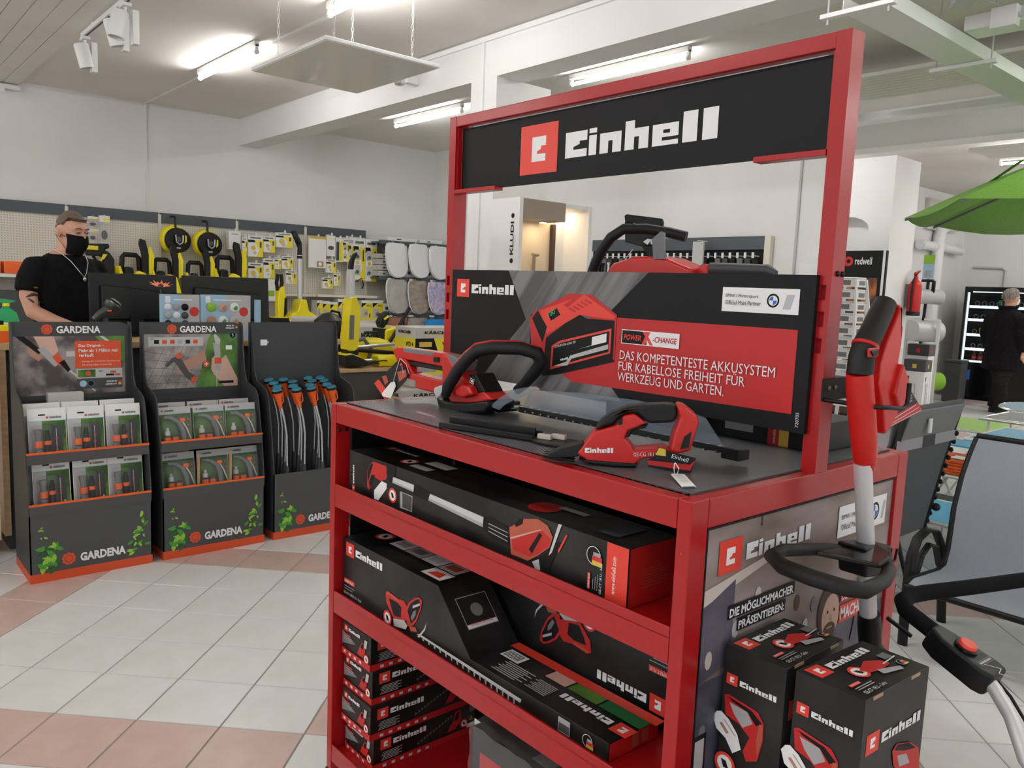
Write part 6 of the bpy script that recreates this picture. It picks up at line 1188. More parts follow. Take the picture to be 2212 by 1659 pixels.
for k in range(4): mb.tube([(-.12 + .03 * k + .07 * math.cos(t * PI / 6), -.02 + .05 * math.sin(t * PI / 6 + k), .012 + .008 * k + .02 * abs(math.sin(t * .5))) for t in range(12)], .005, 6, closed=True)
o = mb.build('cable_coil', M['black_rubber'], smooth=60); tag(o, 'coil of black power cable lying on the demonstration table', 'cable'); o.location = (p.x + .33, 5.42, dz + .004)
p2 = at(845, 700, 'y', 6.1); r = thing('upright_steamer', 'black and yellow cleaner with a crossed black tube near the toilet seats', 'pressure washer', (p2.x, 6.1, 0)); s_ = SIL((p2.x, 6.1, 0), (1, 0)).crop(680, 640, 6.913)
W3(s_.ext([(935, 380), (980, 300), (1070, 215), (1085, 290), (1060, 400), (1000, 470), (960, 470)], -.05, .05).build('gun', M['black_plastic'], bevel=.012)); W3(s_.ext([(985, 330), (1050, 275), (1075, 300), (1000, 355)], -.055, .055).build('gun_stripe', ye)); W3(s_.ext([(965, 490), (1160, 440), (1160, 700), (1090, 720), (960, 720)], -.12, .12).build('housing', ye, bevel=.02)); W3(s_.ext([(960, 480), (990, 480), (1000, 700), (960, 700)], -.125, .1).build('side_cover', M['black_plastic'])); W3(s_.tube([(1290, 175), (1200, 330), (1100, 520), (985, 700)], .018, [.14] * 4, 8).build('lance', M['black_plastic'], smooth=60)); W3(s_.tube([(1215, 240), (1215, 420)], .01, [.14] * 2, 8).build('tube', M['black_plastic'], smooth=60))
zf = at(840, 750, 'y', 6.1).z; W3(MB().box((p2.x - .2, 6.0, .0), (p2.x + .25, 6.25, zf + .0)).build('plinth', M['grey_card']))
# FC and WD cartons
def kcarton(name, label, loc, sz, t1, mk=True, dark=True):
    r = thing(name, label, 'box', loc); w, d_, h_ = sz
    MB().box((0, 0, 0), sz).build('carton', M['grey_card'], r, bevel=.004, seg=1)
    for nm, F, ww in (('printed_side', FX((0, d_, 0)), d_), ('printed_front', FY((0, 0, 0)), w)):
        pr = PR(F).rect(0, 0, ww, h_ * .82, M['yellow_ink']).rect(ww * .2, h_ * .86, ww * .8, h_ * .872, M['yellow_ink']).rect(0, 0, ww, h_ * .2, M['grey_card'])
        if nm == 'printed_front': pr.poly([(0, h_ * .4), (0, h_ * .82), (ww * .38, h_ * .82), (ww * .55, h_ * .4)], ink).rect(ww * .08, h_ * .68, ww * .34, h_ * .76, M['gold']).poly([(ww * .1, h_ * .25), (ww * .1, h_ * .45), (ww * .4, h_ * .45), (ww * .45, h_ * .25)], M['grey_ink']).rect(ww * .72, h_ * .4, ww * .88, h_ * .54, M['dark_grey']).disc(ww * .8, h_ * .46, ww * .04, M['gold'], 10)
        else: pr.rect(ww * .1, h_ * .56, ww * .35, h_ * .64, M['dark_grey']).rect(ww * .1, h_ * .45, ww * .6, h_ * .48, M['dark_grey'])
        pr.build(nm, r); text(r, 'KÄRCHER', F @ T(ww * .18, h_ * .89, 0), ink, h=h_ * .06, w=ww * .62, bold=.04); text(r, t1, F @ T(ww * .55, h_ * .68, 0), ink, h=h_ * .08, w=ww * .36, bold=.03)
    return r
c = at(898, 708, 'z', 1.12); wz = .53
kcarton('vacuum_carton', 'grey and yellow vacuum cleaner carton on top of the stack beside the red stand', (c.x, c.y, 1.12 - wz), (.52, .33, wz), 'WD 4')
kcarton('vacuum_carton', 'grey and yellow vacuum cleaner carton under another beside the red stand', (c.x - .18, c.y - .1, 0), (.6, .31, .585), 'WD 4')
a = at(778, 706, 'y', 6.6); kcarton('cleaner_carton', 'white and yellow floor cleaner carton behind the demonstration table', (a.x - .1, 6.6, 0), (.62, .35, a.z), 'FC 5')
# ---------------------------------------------------------------- toilet seats
r = thing('seat_rack', 'dark grey metal rack with toilet seats beside the peg wall', 'shelf', (4.30, 8.1, 0))
for z in (1.08, 1.55, 2.0): MB().box((0, 0, z), (1.05, .36, z + .02)).box((0, -.02, z - .015), (1.05, 0, z + .035)).build('shelf_board', hg, r)
MB().box((0, .37, 0), (1.05, .39, 2.02)).build('back_panel', M['beige_metal'], r)
for x in (.0, 1.02): MB().box((x, .33, 0), (x + .03, .37, 2.0)).build('upright', M['beige_metal'], r)
for k in range(3):
    for j, z in enumerate((2.0, 1.55, 1.08)): MB().box((.12 + .33 * k, -.025, z - .012), (.2 + .33 * k, -.021, z + .012)).build('price_label', M['white_paper'], r)
SP = [(0.0, .44), (.10, .442), (.16, .43), (.183, .38), (.192, .30), (.188, .2), (.168, .11), (.13, .045), (.07, .01), (0, .0)]; SP = SP + [(-x, z) for x, z in SP[-2:0:-1]]
SM = (('seat_white', 'seat_white', 'seat_white'), ('marble_grey', 'marble_brown', 'seat_bokeh'), ('seat_rust', 'seat_wood', 'porcelain_blue'))
SL = (('left white', 'middle white', 'right white'), ('pale grey stone patterned', 'brown marble patterned', 'colourful bokeh patterned'), ('rust brown', 'weathered wood patterned', 'bright blue'))
for rw in range(3):
    pp = [(861, 560), (910, 562), (953, 566)][0:3] if rw == 0 else [(862, 638), (908, 640), (950, 642)] if rw == 1 else [(866, 720), (908, 720), (945, 722)]
    for k in range(3):
        a = at(*pp[k], 'y', 8.03); r = thing('toilet_seat', SL[rw][k] + ' toilet seat displayed on the ' + ('top', 'middle', 'bottom')[rw] + ' shelf of the rack', 'toilet seat', (a.x, 8.03, a.z - .235), 12)
        MB(RX(-6)).ext(SP, 'y', -.02, .0).build('lid', M[SM[rw][k]], r, bevel=.008, seg=3)
        MB(RX(-6)).ext([(x * 1.01, z * 1.01 - .003) for x, z in SP], 'y', .002, .02).build('ring', M['seat_white'] if rw < 2 else M[SM[rw][k]], r, bevel=.005)
        for x in (-.07, .07): MB(RX(-6)).cyl((x - .02, .0, .45), (x + .02, 0, .45), .01, n=10).build('hinge', M['steel'], r)
for k, (x, z, w, h_) in enumerate(((4.32, 1.585, .22, .07), (4.32, 1.66, .22, .07), (4.32, 1.735, .22, .07), (4.32, 1.81, .22, .06), (4.45, 2.04, .45, .05), (4.95, 2.04, .35, .05), (4.34, 1.12, .3, .12), (4.7, 1.12, .3, .12), (5.02, 1.12, .3, .12), (4.68, 1.585, .28, .12), (5.0, 1.585, .28, .12))):
    r = thing('seat_carton', 'flat pale carton in the toilet seat rack, ' + ('lowest of the small stack', 'second of the small stack', 'third of the small stack', 'top of the small stack', 'left on the top board', 'right on the top board', 'left on the bottom board', 'middle on the bottom board', 'right on the bottom board', 'behind the middle white seat', 'behind the right white seat')[k], 'box', (x, 8.14, z)); MB().box((0, 0, 0), (w, .25, h_ - .003)).build('carton', M['white_paper'] if k > 3 else M['grey_card'], r, bevel=.003, seg=1); PR(FY((0, 0, 0))).rect(w * .3, h_ * .3, w * .45, h_ * .6, M['dark_grey']).build('printed_mark', r)
# ---------------------------------------------------------------- shower booth behind the frame opening
BA = at(1124, 425, 'y', 3.3); BB = at(1280, 447, 'y', 3.3); BX0 = BA.x; BW = BB.x - BA.x; BZ = BA.z; BD = at(1063, 423, 'x', BX0).y - 3.3
r = thing('shower_booth', 'lit shower display booth seen through the opening of the red frame', 'display booth', (BX0, 3.3, 0)); u1 = at(1225, 440, 'y', 3.3).x - BX0
MB().box((0, 0, 0), (.03, BD, BZ)).build('side_wall', M['booth_white'], r); MB().box((.03, BD - .03, 0), (BW, BD, BZ)).build('back_wall', M['booth_wall'], r); MB().box((BW - .03, 0, 0), (BW, BD - .03, BZ)).build('side_wall', M['booth_white'], r)
MB().box((.03, .01, BZ - .13), (u1 + .0, BD - .03, BZ - .002)).build('canopy', M['booth_taupe'], r); MB().box((u1, .01, BZ - .03), (BW - .03, BD - .03, BZ - .002)).build('canopy_end', M['booth_white'], r)
MB().box((u1 + .10, BD - .06, 0), (u1 + .13, BD - .03, BZ - .13)).build('dark_profile', M['print_hair'], r); MB().box((u1 + .13, BD - .05, 0), (BW - .03, BD - .03, BZ - .03)).build('white_panel', M['booth_white'], r)
for x in (.1, .36): MB().lathe((x, .16, BZ - .131), [(.03, 0), (.035, .004)], (0, 0, -1), 16).build('spot_rim', M['silver'], r, smooth=40); MB().lathe((x, .16, BZ - .1355), [(.025, 0), (.001, .001)], (0, 0, -1), 12).build('spot_lens', M['spot_warm'], r)
MB().lathe((u1 + (BW - u1) / 2, .2, BZ - .031), [(.03, 0), (.001, .001)], (0, 0, -1), 12).build('spot_lens', M['spot_warm'], r)
text(r, 'KLUDI', frame((0, .05, BZ - .38), (0, 0, 1), (0, 1, 0)), ink, h=.035, w=.22, bold=.02)
for z in (BZ - .42, BZ - .12): MB().lathe((-.001, .067, z), [(.017, 0), (.001, .001)], (-1, 0, 0), 14).build('printed_dot', ink, r)
f = thing('shower_fitting', 'chrome shower mixer and rail in the lit booth', 'shower', (BX0 + .1, 3.3 + BD - .05, BZ - .65)); MB().box((-.05, -.06, .05), (.05, .0, .28)).build('mixer_body', M['chrome'], f, bevel=.025); MB().tube([(.26, -.01, -.1), (.26, -.01, .28), (.26, -.05, .29), (.2, -.06, .29)], .012, 10).build('rail', M['booth_taupe'], f, smooth=60); MB(T(.40, -.22, .05) @ RY(-10)).lathe((0, 0, 0), [(.075, 0), (.08, .01), (.04, .025), (.015, .03)], n=20).build('shower_head', M['chrome'], f, smooth=40); MB().tube([(.40, -.22, .075), (.36, -.1, .08), (.33, -.02, -.1)], .008, 8).build('shower_arm', M['chrome'], f, smooth=60)
# tool wall on the partition
r = thing('tool_wall', 'dark peg board wall with hanging fittings behind the chain saw', 'shelf bay', (5.36, 0, 0)); 
ya, yb = at(1283, 518, 'x', 5.36).y, at(1655, 513, 'x', 5.36).y; zt = at(1450, 515, 'x', 5.36).z
MB().box((0, yb, .3), (.03, ya, zt)).build('peg_panel', M['panel_black'], r); MB().box((-.02, yb, zt - .12), (0, ya, zt)).build('header_strip', hg, r); MB().box((-.02, yb - .06, .3), (.03, yb, zt)).build('upright', M['beige_metal'], r)
n_ = 26
for k in range(n_):
    y = ya - .06 - (ya - yb - .12) * k / (n_ - 1); mt_ = ('dark_grey', 'white_plastic', 'black_plastic', 'silver')[(k * 7) % 4]; ln = .28 + .1 * ((k * 5) % 3) * .5
    q = thing('hanging_fitting', 'slim hanging pack on the dark tool wall behind the chain saw', 'package', (5.32, y, zt - .2 - ln), 0, 'hanging packs on the dark tool wall'); MB().box((-.02, -.028, 0), (.0, .028, ln)).build('card', M[('dark_grey', 'black_plastic', 'mid_grey')[k % 3]], q); MB().tube([(-.03, 0, .02), (-.03, 0, ln * .75), (-.03, 0, ln * .85)], [.01, .012, .02], 8).build('fitting', M[mt_], q, smooth=60); MB().cyl((-.05, 0, ln + .02), (.04, 0, ln + .02), .004, n=6).box((-.06, -.012, ln), (-.055, .012, ln + .05)).build('hook', M['white_plastic'], q)
a = at(1505, 575, 'x', 5.2); r = thing('green_pack', 'pack with a bright green lower half on the dark tool wall', 'package', (5.2, a.y, a.z - .12)); MB().box((0, -.07, 0), (.02, .07, .13)).build('lower_half', M['lime'], r); MB().box((0, -.06, .13), (.02, .06, .35)).build('upper_half', M['light_grey'], r); MB().cyl((-.01, 0, .36), (.16, 0, .36), .004, n=6).build('hook', M['white_plastic'], r)
a = at(1740, 575, 'x', 5.0); r = thing('white_device', 'white boxy device on a ledge right of the tool wall', 'device', (5.1, a.y, 1.52)); MB().box((0, -.14, 0), (.2, .12, a.z - 1.49)).build('body', M['white_plastic'], r, bevel=.01); MB().box((-.003, -.02, .06), (0, .02, .1)).build('display', M['dark_grey'], r); MB().box((.0, -.12, -1.52), (.2, .1, 0)).build('plinth', M['white_plastic'], r)
# ================================================================ RIGHT SIDE
# grey lounger seen from behind
r = thing('sun_lounger', 'grey sling lounger seen from behind with a strapped headrest beside the stand', 'lounger', (2.73, .79, 0)); w = .65
bk = [(.13, .30), (.11, .42), (.06, .70), (0, .995), (.012, 1.0), (.075, .70), (.125, .42), (.145, .30)]
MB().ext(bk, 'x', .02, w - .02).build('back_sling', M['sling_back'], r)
for x in (0, w): MB().tube([(x, .14, .28), (x, .115, .42), (x, .07, .70), (x, .012, .985), (x + (.03 if x == 0 else -.03), .008, 1.005)], .014, 10).build('back_tube', M['black_plastic'], r, smooth=60)
MB().tube([(.02, .006, 1.005), (w - .02, .006, 1.005)], .016, 12).build('top_tube', M['sling_back'], r, smooth=60)
MB().ext([(-.012, .995), (.006, 1.022), (.03, 1.01), (.06, .80), (.045, .795)], 'x', .01, w - .01).build('headrest_cover', M['mid_grey'], r, bevel=.004)
MB().loft([[(x, .10 + .03 * math.cos(a) , .885 + .1 * math.sin(a)) for a in [2 * PI * k / 12 for k in range(12)]] for x in (-.02, .03, w / 2, w - .03, w + .02)]).build('headrest_pillow', M['sling_light'], r, smooth=60)
for x0, x1, mt_ in ((-.02, .25, 'sling_light'), (.25, .40, 'black_plastic'), (.40, w + .02, 'sling_light')): MB().box((x0, -.004 + .03, .80), (x1, .034, .855)).build('strap', M[mt_], r)
MB().box((.22, -.012, .88), (.25, -.004, .95)).build('care_label', M['white_paper'], r)
for k in range(12): MB().ell((w + .004, .12 - .009 * k, .34 + .045 * k), (.010, .012, .014), 8, 6).build('lacing_loop', M['black_rubber'], r)
MB().ell((w + .02, .09, .42), (.025, .022, .022), 10, 8).build('hinge_knob', M['black_plastic'], r, smooth=60)
for x in (0, w): MB().tube([(x, .12, .30), (x, 1.35, .30), (x, 1.4, .28)], .014, 10).tube([(x, .3, .3), (x, .2, .0)], .013, 8).tube([(x, 1.2, .3), (x, 1.3, .0)], .013, 8).build('side_tube', M['black_plastic'], r, smooth=60)
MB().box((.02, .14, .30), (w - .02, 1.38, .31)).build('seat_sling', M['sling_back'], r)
# grey lounger seen from the front
r = thing('sun_lounger', 'pale grey sling lounger with black armrests facing the red stand', 'lounger', (2.3, -.05, 0)); w = .6
pf = [(.0, .33), (.06, .345), (.2, .335), (.34, .325), (.40, .335), (.425, .40), (.445, .59), (.50, .73), (.56, .82), (.63, .90)]
MB().ext(pf + [(a + .006, b_ - .006) for a, b_ in pf[::-1]], 'y', 0, w).build('sling', M['sling'], r, smooth=50)
for y in (-.01, w + .01): MB().tube([(a + .004, y, b_ - .006) for a, b_ in pf], .013, 10).build('side_tube', M['black_plastic'], r, smooth=60)
MB().tube([(.635, -.01, .905), (.635, w + .01, .905)], .014, 10).build('top_tube', M['black_plastic'], r, smooth=60); MB().tube([(.0, -.01, .32), (.0, w + .01, .32)], .014, 10).build('front_tube', M['black_plastic'], r, smooth=60)
for y in (-.06, w + .06):
    MB().tube([(.16, y, .0), (.15, y, .2), (.16, y, .40), (.21, y, .475), (.3, y, .50), (.40, y, .48), (.48, y, .40), (.54, y, .2), (.58, y, 0)], .022, 10, flat=.55).build('arm_frame', M['black_plastic'], r, smooth=60)
    MB().tube([(.22, y, .30), (.27, y, .39), (.34, y, .425), (.42, y, .40), (.48, y, .3)], .016, 8, flat=.6).build('inner_brace', M['black_plastic'], r, smooth=60)
    MB().tube([(-.05, y, .02), (.0, y, .31)], .014, 8).build('front_leg', M['black_plastic'], r, smooth=60)
# lawn mower handle close to the camera
r = thing('lawn_mower', 'lawn mower with a black foam handle bar and red start button at the right edge', 'lawn mower', (.55, -.75, 0))
def LM(o): o.data.transform(Matrix.Translation(-r.location)); o.parent = r; return o
a = at(1948, 1310, 'z', .9); b_ = at(2212, 1255, 'z', .9); dv = (b_ - a).normalized(); e_ = a + dv * .52
def pp(x, y, z): return at(x, y, 'z', z)
bar = [pp(2030, 1375, .87), pp(1985, 1340, .885), pp(1957, 1318, .895), pp(1950, 1298, .90), pp(1968, 1286, .90), pp(2000, 1280, .90), pp(2100, 1268, .90), a + dv * .46, a + dv * .5 + V((0, -.03, -.01)), a + dv * .47 + V((-.05, -.06, -.03))]
LM(MB().tube(bar, .0165, 14).build('foam_bar', M['foam'], smooth=60))
p1 = pp(2010, 1365, .875); p2 = pp(2130, 1455, .835); ax_ = (p2 - p1).normalized(); up_ = V((0, 0, 1)); up_ = (up_ - ax_ * up_.dot(ax_)).normalized()
Fm = frame(p1, ax_, up_.cross(ax_)); ln = (p2 - p1).length
LM(MB(Fm).ext([(0, -.018), (.03, -.034), (ln, -.038), (ln + .02, -.03), (ln + .02, .03), (ln, .034), (.03, .022), (0, .014)], 'z', -.028, .02).build('switch_box', M['black_plastic'], bevel=.008, seg=3))
LM(MB(Fm).lathe((.065, -.006, .019), [(.021, 0), (.021, .006), (.019, .008)], n=20).build('button_collar', M['black_gloss'], smooth=40)); LM(MB(Fm).lathe((.065, -.006, .024), [(.0165, 0), (.0165, .006), (.014, .009), (.001, .01)], n=20).build('start_button', M['bright_red'], smooth=40))
o = PR(Fm @ T(0, 0, .0203)).rect(.095, -.026, ln - .005, .022, M['dark_grey']).line([(.1, -.022), (ln - .01, -.022), (ln - .01, .018), (.1, .018), (.1, -.022)], .0012, M['light_grey']).line([(.105, -.015), (.125, .01), (.13, -.01), (.15, .012)], .0015, M['light_grey']).build('warning_print', None); LM(o)
LM(MB(Fm).box((-.07, -.034, -.02), (-.015, -.028, -.012)).build('lever_tip', M['black_plastic'], bevel=.002)) ; LM(MB(Fm).tube([(.02, .01, -.02), (.0, .03, -.025), (-.02, .07, -.03)], .005, 8).build('lever', M['black_plastic'], smooth=60))
tb = [pp(2100, 1430, .845), pp(2150, 1490, .82), pp(2185, 1550, .79), pp(2215, 1640, .75)]
d0 = (tb[3] - tb[2]).normalized(); tb += [tb[3] + V((.02, -.12, -.14)), V((.36, -.70, .42)), V((.42, -.78, .22))]
LM(MB().tube(tb, .0125, 14).build('handle_tube', M['satin_alu'], smooth=60)); LM(MB().tube([q + V((.018, -.02, -.01)) for q in tb[:5]], .003, 6).build('cable', M['black_rubber'], smooth=60))
q0 = bar[-1]; LM(MB().tube([q0, q0 + V((-.08, -.12, -.10)), V((.85, -.85, .45)), V((.80, -.88, .22))], .0125, 12).build('handle_tube', M['satin_alu'], smooth=60))
LM(MB().loft([[(.65 + x * .3 * t, -.95 + y * .22 * t, z) for x, y in ((-1, -1), (1, -1), (1, 1), (-1, 1))] for z, t in ((.06, 1), (.16, 1), (.26, .7), (.3, .4))]).build('deck', M['red_plastic'], bevel=.03))
for x in (.40, .90):
    for y in (-1.2, -.70): LM(MB().lathe((x, y, .08), [(.03, 0), (.08, 0), (.08, .04), (.03, .04)], (0, 1, 0), 18).build('wheel', M['black_rubber'], smooth=40))
# camping beds and tables
def bed(name, label, x0, x1, y0, y1, z, mt_, cat='camp bed', rim='satin_alu'):
    r = thing(name, label, cat, (x0, y0, 0)); w, d_ = x1 - x0, y1 - y0
    MB().box((.01, .01, z - .008), (w - .01, d_ - .01, z)).build('top', M[mt_], r); MB().tube([(0, 0, z - .006), (w, 0, z - .006), (w, d_, z - .006), (0, d_, z - .006)], .011, 8, closed=True).build('frame', M[rim], r, smooth=60)
    for x in (.05, w - .05):
        for y in (.04, d_ - .04): MB().cyl((x, y, 0), (x, y, z - .01), .009, n=8).build('leg', M['satin_alu'], r, smooth=60)
    return r
bed('camp_bed', 'low bright blue camp bed behind the grey loungers', 3.42, 3.97, .62, 1.9, .33, 'blue_sky')
bed('camp_bed', 'low grey camp bed beyond the bright blue one', 4.0, 4.38, 1.03, 2.2, .28, 'mesh_grey')
bed('camp_bed', 'lime green camp bed carrying folded orange towels', 4.42, 4.83, 1.03, 2.2, .40, 'lime')
for k in range(5): 
    o = MB().box((0, 0, 0), (.36 - .008 * k, .30, .018)).build('folded_towel', M['rug_orange'], bevel=.007); o.location = (4.45, 1.06 + .01 * (k % 2), .402 + k * .0195); o.rotation_euler = (0, 0, .04 * (k % 3)); tag(o, ('lowest', 'second', 'middle', 'fourth', 'topmost')[k] + ' folded orange towel in the pile on the green camp bed', 'towel', 'orange towels on the camp bed')
o = MB().box((0, 0, 0), (.12, .12, .002)).build('paper_label', M['white_paper']); o.location = (4.5, 1.12, .503); tag(o, 'white paper label lying on the orange towels', 'label')
bed('camp_table', 'bright blue camping table with a white rim behind the pale lounger', 4.05, 4.72, .45, 1.0, .72, 'blue_sky', 'camping table', 'white_plastic')
bed('camp_table', 'grey camping table with a shiny rim beyond the blue one', 4.85, 5.4, .35, 1.2, .75, 'mesh_grey', 'camping table', 'chrome')
r = thing('oval_table', 'oval teal camping table farthest back beside the walking person', 'camping table', (5.95, 1.05, 0)); MB().ext([(.42 * math.cos(2 * PI * k / 28), .36 * math.sin(2 * PI * k / 28)) for k in range(28)], 'z', .735, .75).build('top', M['teal'], r); MB().tube([(.425 * math.cos(2 * PI * k / 28), .365 * math.sin(2 * PI * k / 28), .742) for k in range(28)], .009, 6, closed=True).build('rim', M['chrome'], r, smooth=60)
for k in range(3): MB().tube([(.05 * math.cos(k * 2.1), .05 * math.sin(k * 2.1), .735), (.3 * math.cos(k * 2.1), .3 * math.sin(k * 2.1), 0)], .01, 8).build('leg', M['satin_alu'], r, smooth=60)
bed('camp_bed', 'lime green camp bed behind the blue and grey tables', 5.9, 6.7, 1.5, 2.2, .5, 'lime')
r = thing('camp_stool', 'small blue folding stool hanging under the blue camping table', 'stool', (4.88, 1.24, 0)); MB().box((0, 0, .52), (.3, .3, .53)).build('seat', M['blue_sky'], r)
for x in (0, .3): MB().tube([(x, 0, 0), (x, .3, .53)], .009, 8).tube([(x, .3, 0), (x, 0, .53)], .009, 8).build('cross_leg', M['satin_alu'], r, smooth=60)
MB().tube([(.05, 0, .52), (.06, -.02, .44), (.12, -.02, .42), (.17, 0, .5)], .007, 6).build('strap', M['blue_sky'], r, smooth=60)
# green parasol
PCX, PCY = 4.75, .05; r = thing('parasol', 'large green parasol spread open at the right edge', 'parasol', (PCX, PCY, 0)); ang = [85, 107, 147, 190, 225, 262, 300, 335, 368, 410]
rim = [V((1.6 * math.cos(math.radians(t)), 1.6 * math.sin(math.radians(t)), 2.05)) for t in ang]; ap = V((0, 0, 2.68)); mb = MB(); rings = []
for i in range(7):
    t = i / 6; row = []
    for k, q in enumerate(rim):
        n2 = rim[(k + 1) % len(rim)]
        for j in range(4):
            e = q.lerp(n2, j / 4); p_ = ap.lerp(e, max(t, .01)); p_.z += .05 * math.sin(PI * t) - .03 * math.sin(PI * j / 4) * t; row.append(tuple(p_))
    rings.append(row)
o = mb.loft(rings, cap=False).build('canopy', M['parasol_green'], r, smooth=25); md = o.modifiers.new('t', 'SOLIDIFY'); md.thickness = .002
for q in rim: MB().tube([ap + V((0, 0, -.05)), ap.lerp(q, .5) + V((0, 0, .015)), q + V((0, 0, -.012))], .008, 6).build('rib', M['mid_grey'], r, smooth=60); MB().tube([V((0, 0, 2.0)), ap.lerp(q, .5)], .006, 6).build('strut', M['mid_grey'], r, smooth=60)
MB().cyl((0, 0, .05), (0, 0, 2.74), .022, n=14).build('pole', M['mid_grey'], r, smooth=60); MB().lathe((0, 0, 0), [(.28, 0), (.28, .05), (.05, .08), (.04, .3)], n=24).build('base', M['dark_grey'], r, smooth=40)
qa = ap.lerp(rim[1], .72); qb = ap.lerp(rim[2], .6); MB().tube([qa + V((0, 0, .03)), qa.lerp(qb, .4) + V((0, 0, .09)), qb + V((0, 0, .06))], .012, 6, flat=.3).build('tie_band', M['green'], r, smooth=60)
# stack of white step stools
ap_ = at(1822, 935, 'x', 7.8)
for k in range(11):
    z = k * .135; r = thing('step_stool', ('lowest', 'second', 'third', 'fourth', 'fifth', 'sixth', 'seventh', 'eighth', 'ninth', 'tenth', 'topmost')[k] + ' white plastic stool in the nested stack behind the stand', 'stool', (7.8, ap_.y + .03 + .004 * k, z), 0, 'nested white stools')
    if k == 0: s0 = r
    for x in (-.12, .12):
        for y in (-.12, .12): MB().loft([[(x * t + u_ * .011, y * t + v_ * .011, zz) for u_, v_ in ((-1, -1), (1, -1), (1, 1), (-1, 1))] for zz, t in ((0.0, 1.38), (.4, 1.0))]).build('leg', M['white_plastic'], r)
    MB().box((-.122, -.122, .40), (.122, .122, .42)).build('seat', M['white_plastic'], r, bevel=.01); MB().box((-.122, -.115, .31), (-.116, .115, .40)).box((-.115, -.122, .31), (.115, -.116, .40)).build('apron', M['white_plastic'], r)
    MB().ext([(-.06, .33), (.06, .33), (.06, .385), (-.06, .385)], 'x', -.1235, -.1225).build('grip_hole', M['mid_grey'], r); MB().ext([(-.05, .33), (.09, .33), (.09, .38), (-.05, .38)], 'y', -.1235, -.1225).build('grip_hole', M['mid_grey'], r)
# heating advert board
ya, yb, zt = at(1770, 540, 'x', 8.6).y, at(1908, 543, 'x', 8.6).y, 2.12
r = thing('heater_poster', 'tall black infrared heating poster board with a flame picture behind the stools', 'poster board', (8.6, yb, 0)); w = ya - yb
MB().box((0, 0, .02), (.04, w, zt)).build('board', M['panel_black'], r); MB().box((.0, -.035, .02), (.04, -.004, zt)).build('edge_profile', M['white_plastic'], r); MB().box((.0, -.05, .02), (.04, -.036, zt)).build('dark_edge', M['ink'], r)
F = FX((0, w, 0)); PR(F).rect(.03, .1, w - .04, zt - .33, M['flame_print']).disc(w - .42, zt - .13, .06, M['red_ink']).disc(w - .42, zt - .13, .025, M['ink']).build('printed_picture', r); text(r, 'redwell', F @ T(w - .335, zt - .17, 0), wh, h=.09, w=.21, bold=.01)
# fire extinguisher on the pilaster
p = at(1972, 655, 'y', 3.75); r = thing('fire_extinguisher', 'red fire extinguisher hanging on the white pilaster', 'fire extinguisher', (9.62, 3.72, 1.35))
MB().lathe((0, 0, 0), [(.07, 0), (.08, .02), (.08, .38), (.06, .43), (.025, .46), (.025, .49)], n=20).build('cylinder', M['red_plastic'], r, smooth=40); MB().lathe((0, 0, -.005), [(.075, 0), (.084, .01), (.084, .05), (.08, .055)], n=20).build('foot_ring', M['black_rubber'], r, smooth=40); MB().ext([(-.06, .52), (.09, .56), (.09, .58), (-.04, .55), (-.05, .49), (.03, .49), (.03, .51)], 'y', -.012, .012).build('valve_lever', M['red_plastic'], r); MB().tube([(-.03, 0, .49), (-.09, 0, .44), (-.10, 0, .25), (-.09, 0, .05)], .012, 8).build('hose', M['black_rubber'], r, smooth=60); MB().box((-.04, .07, .1), (.04, .11, .4)).build('wall_bracket', M['mid_grey'], r)
text(r, 'FEUERLÖSCHER', frame((.03, -.082, .05), (0, 0, 1), (-1, 0, 0)), wh, h=.03, w=.26)
tag(MB().box((9.45, 3.80, .95), (9.55, 3.829, 1.2)).build('call_sign', M['flag_red']), 'small red safety sign below the fire extinguisher', 'sign'); tag(MB().box((9.40, 3.80, .84), (9.6, 3.829, .93)).build('socket_strip', M['white_plastic'], bevel=.004), 'white wall socket strip below the small red sign', 'socket')
# ladder cartons
for k, (x, y, h_, lb) in enumerate(((9.28, 3.34, 1.0, 'white ladder carton with a dark top, rear one of two'), (9.02, 3.26, .82, 'white ladder carton with a dark top, front one of two'))):
    r = thing('ladder_carton', lb, 'box', (x, y, 0)); MB().box((0, 0, 0), (.18, .25, h_)).build('carton', M['white_paper'], r, bevel=.004, seg=1); MB().box((-.004, -.004, h_ - .14), (.184, .254, h_ + .002)).build('dark_top', M['dark_grey'], r)
    for F, ww in ((FX((0, .25, 0)), .25), (FY((0, 0, 0)), .18)): PR(F @ T(0, 0, .004)).rect(ww * .4, h_ - .1, ww * .6, h_ - .05, (M['flag_red'], M['gold'])[k]).rect(ww * .2, h_ - .25, ww * .3, h_ - .2, M['dark_grey']).line([(ww * .35, .15), (ww * .4, h_ * .65)], .012, M['light_grey']).line([(ww * .65, .12), (ww * .6, h_ * .65)], .012, M['light_grey']).line([(ww * .35, h_ * .3), (ww * .65, h_ * .3)], .01, M['light_grey']).line([(ww * .36, h_ * .5), (ww * .64, h_ * .5)], .01, M['light_grey']).build('printed_front', r)
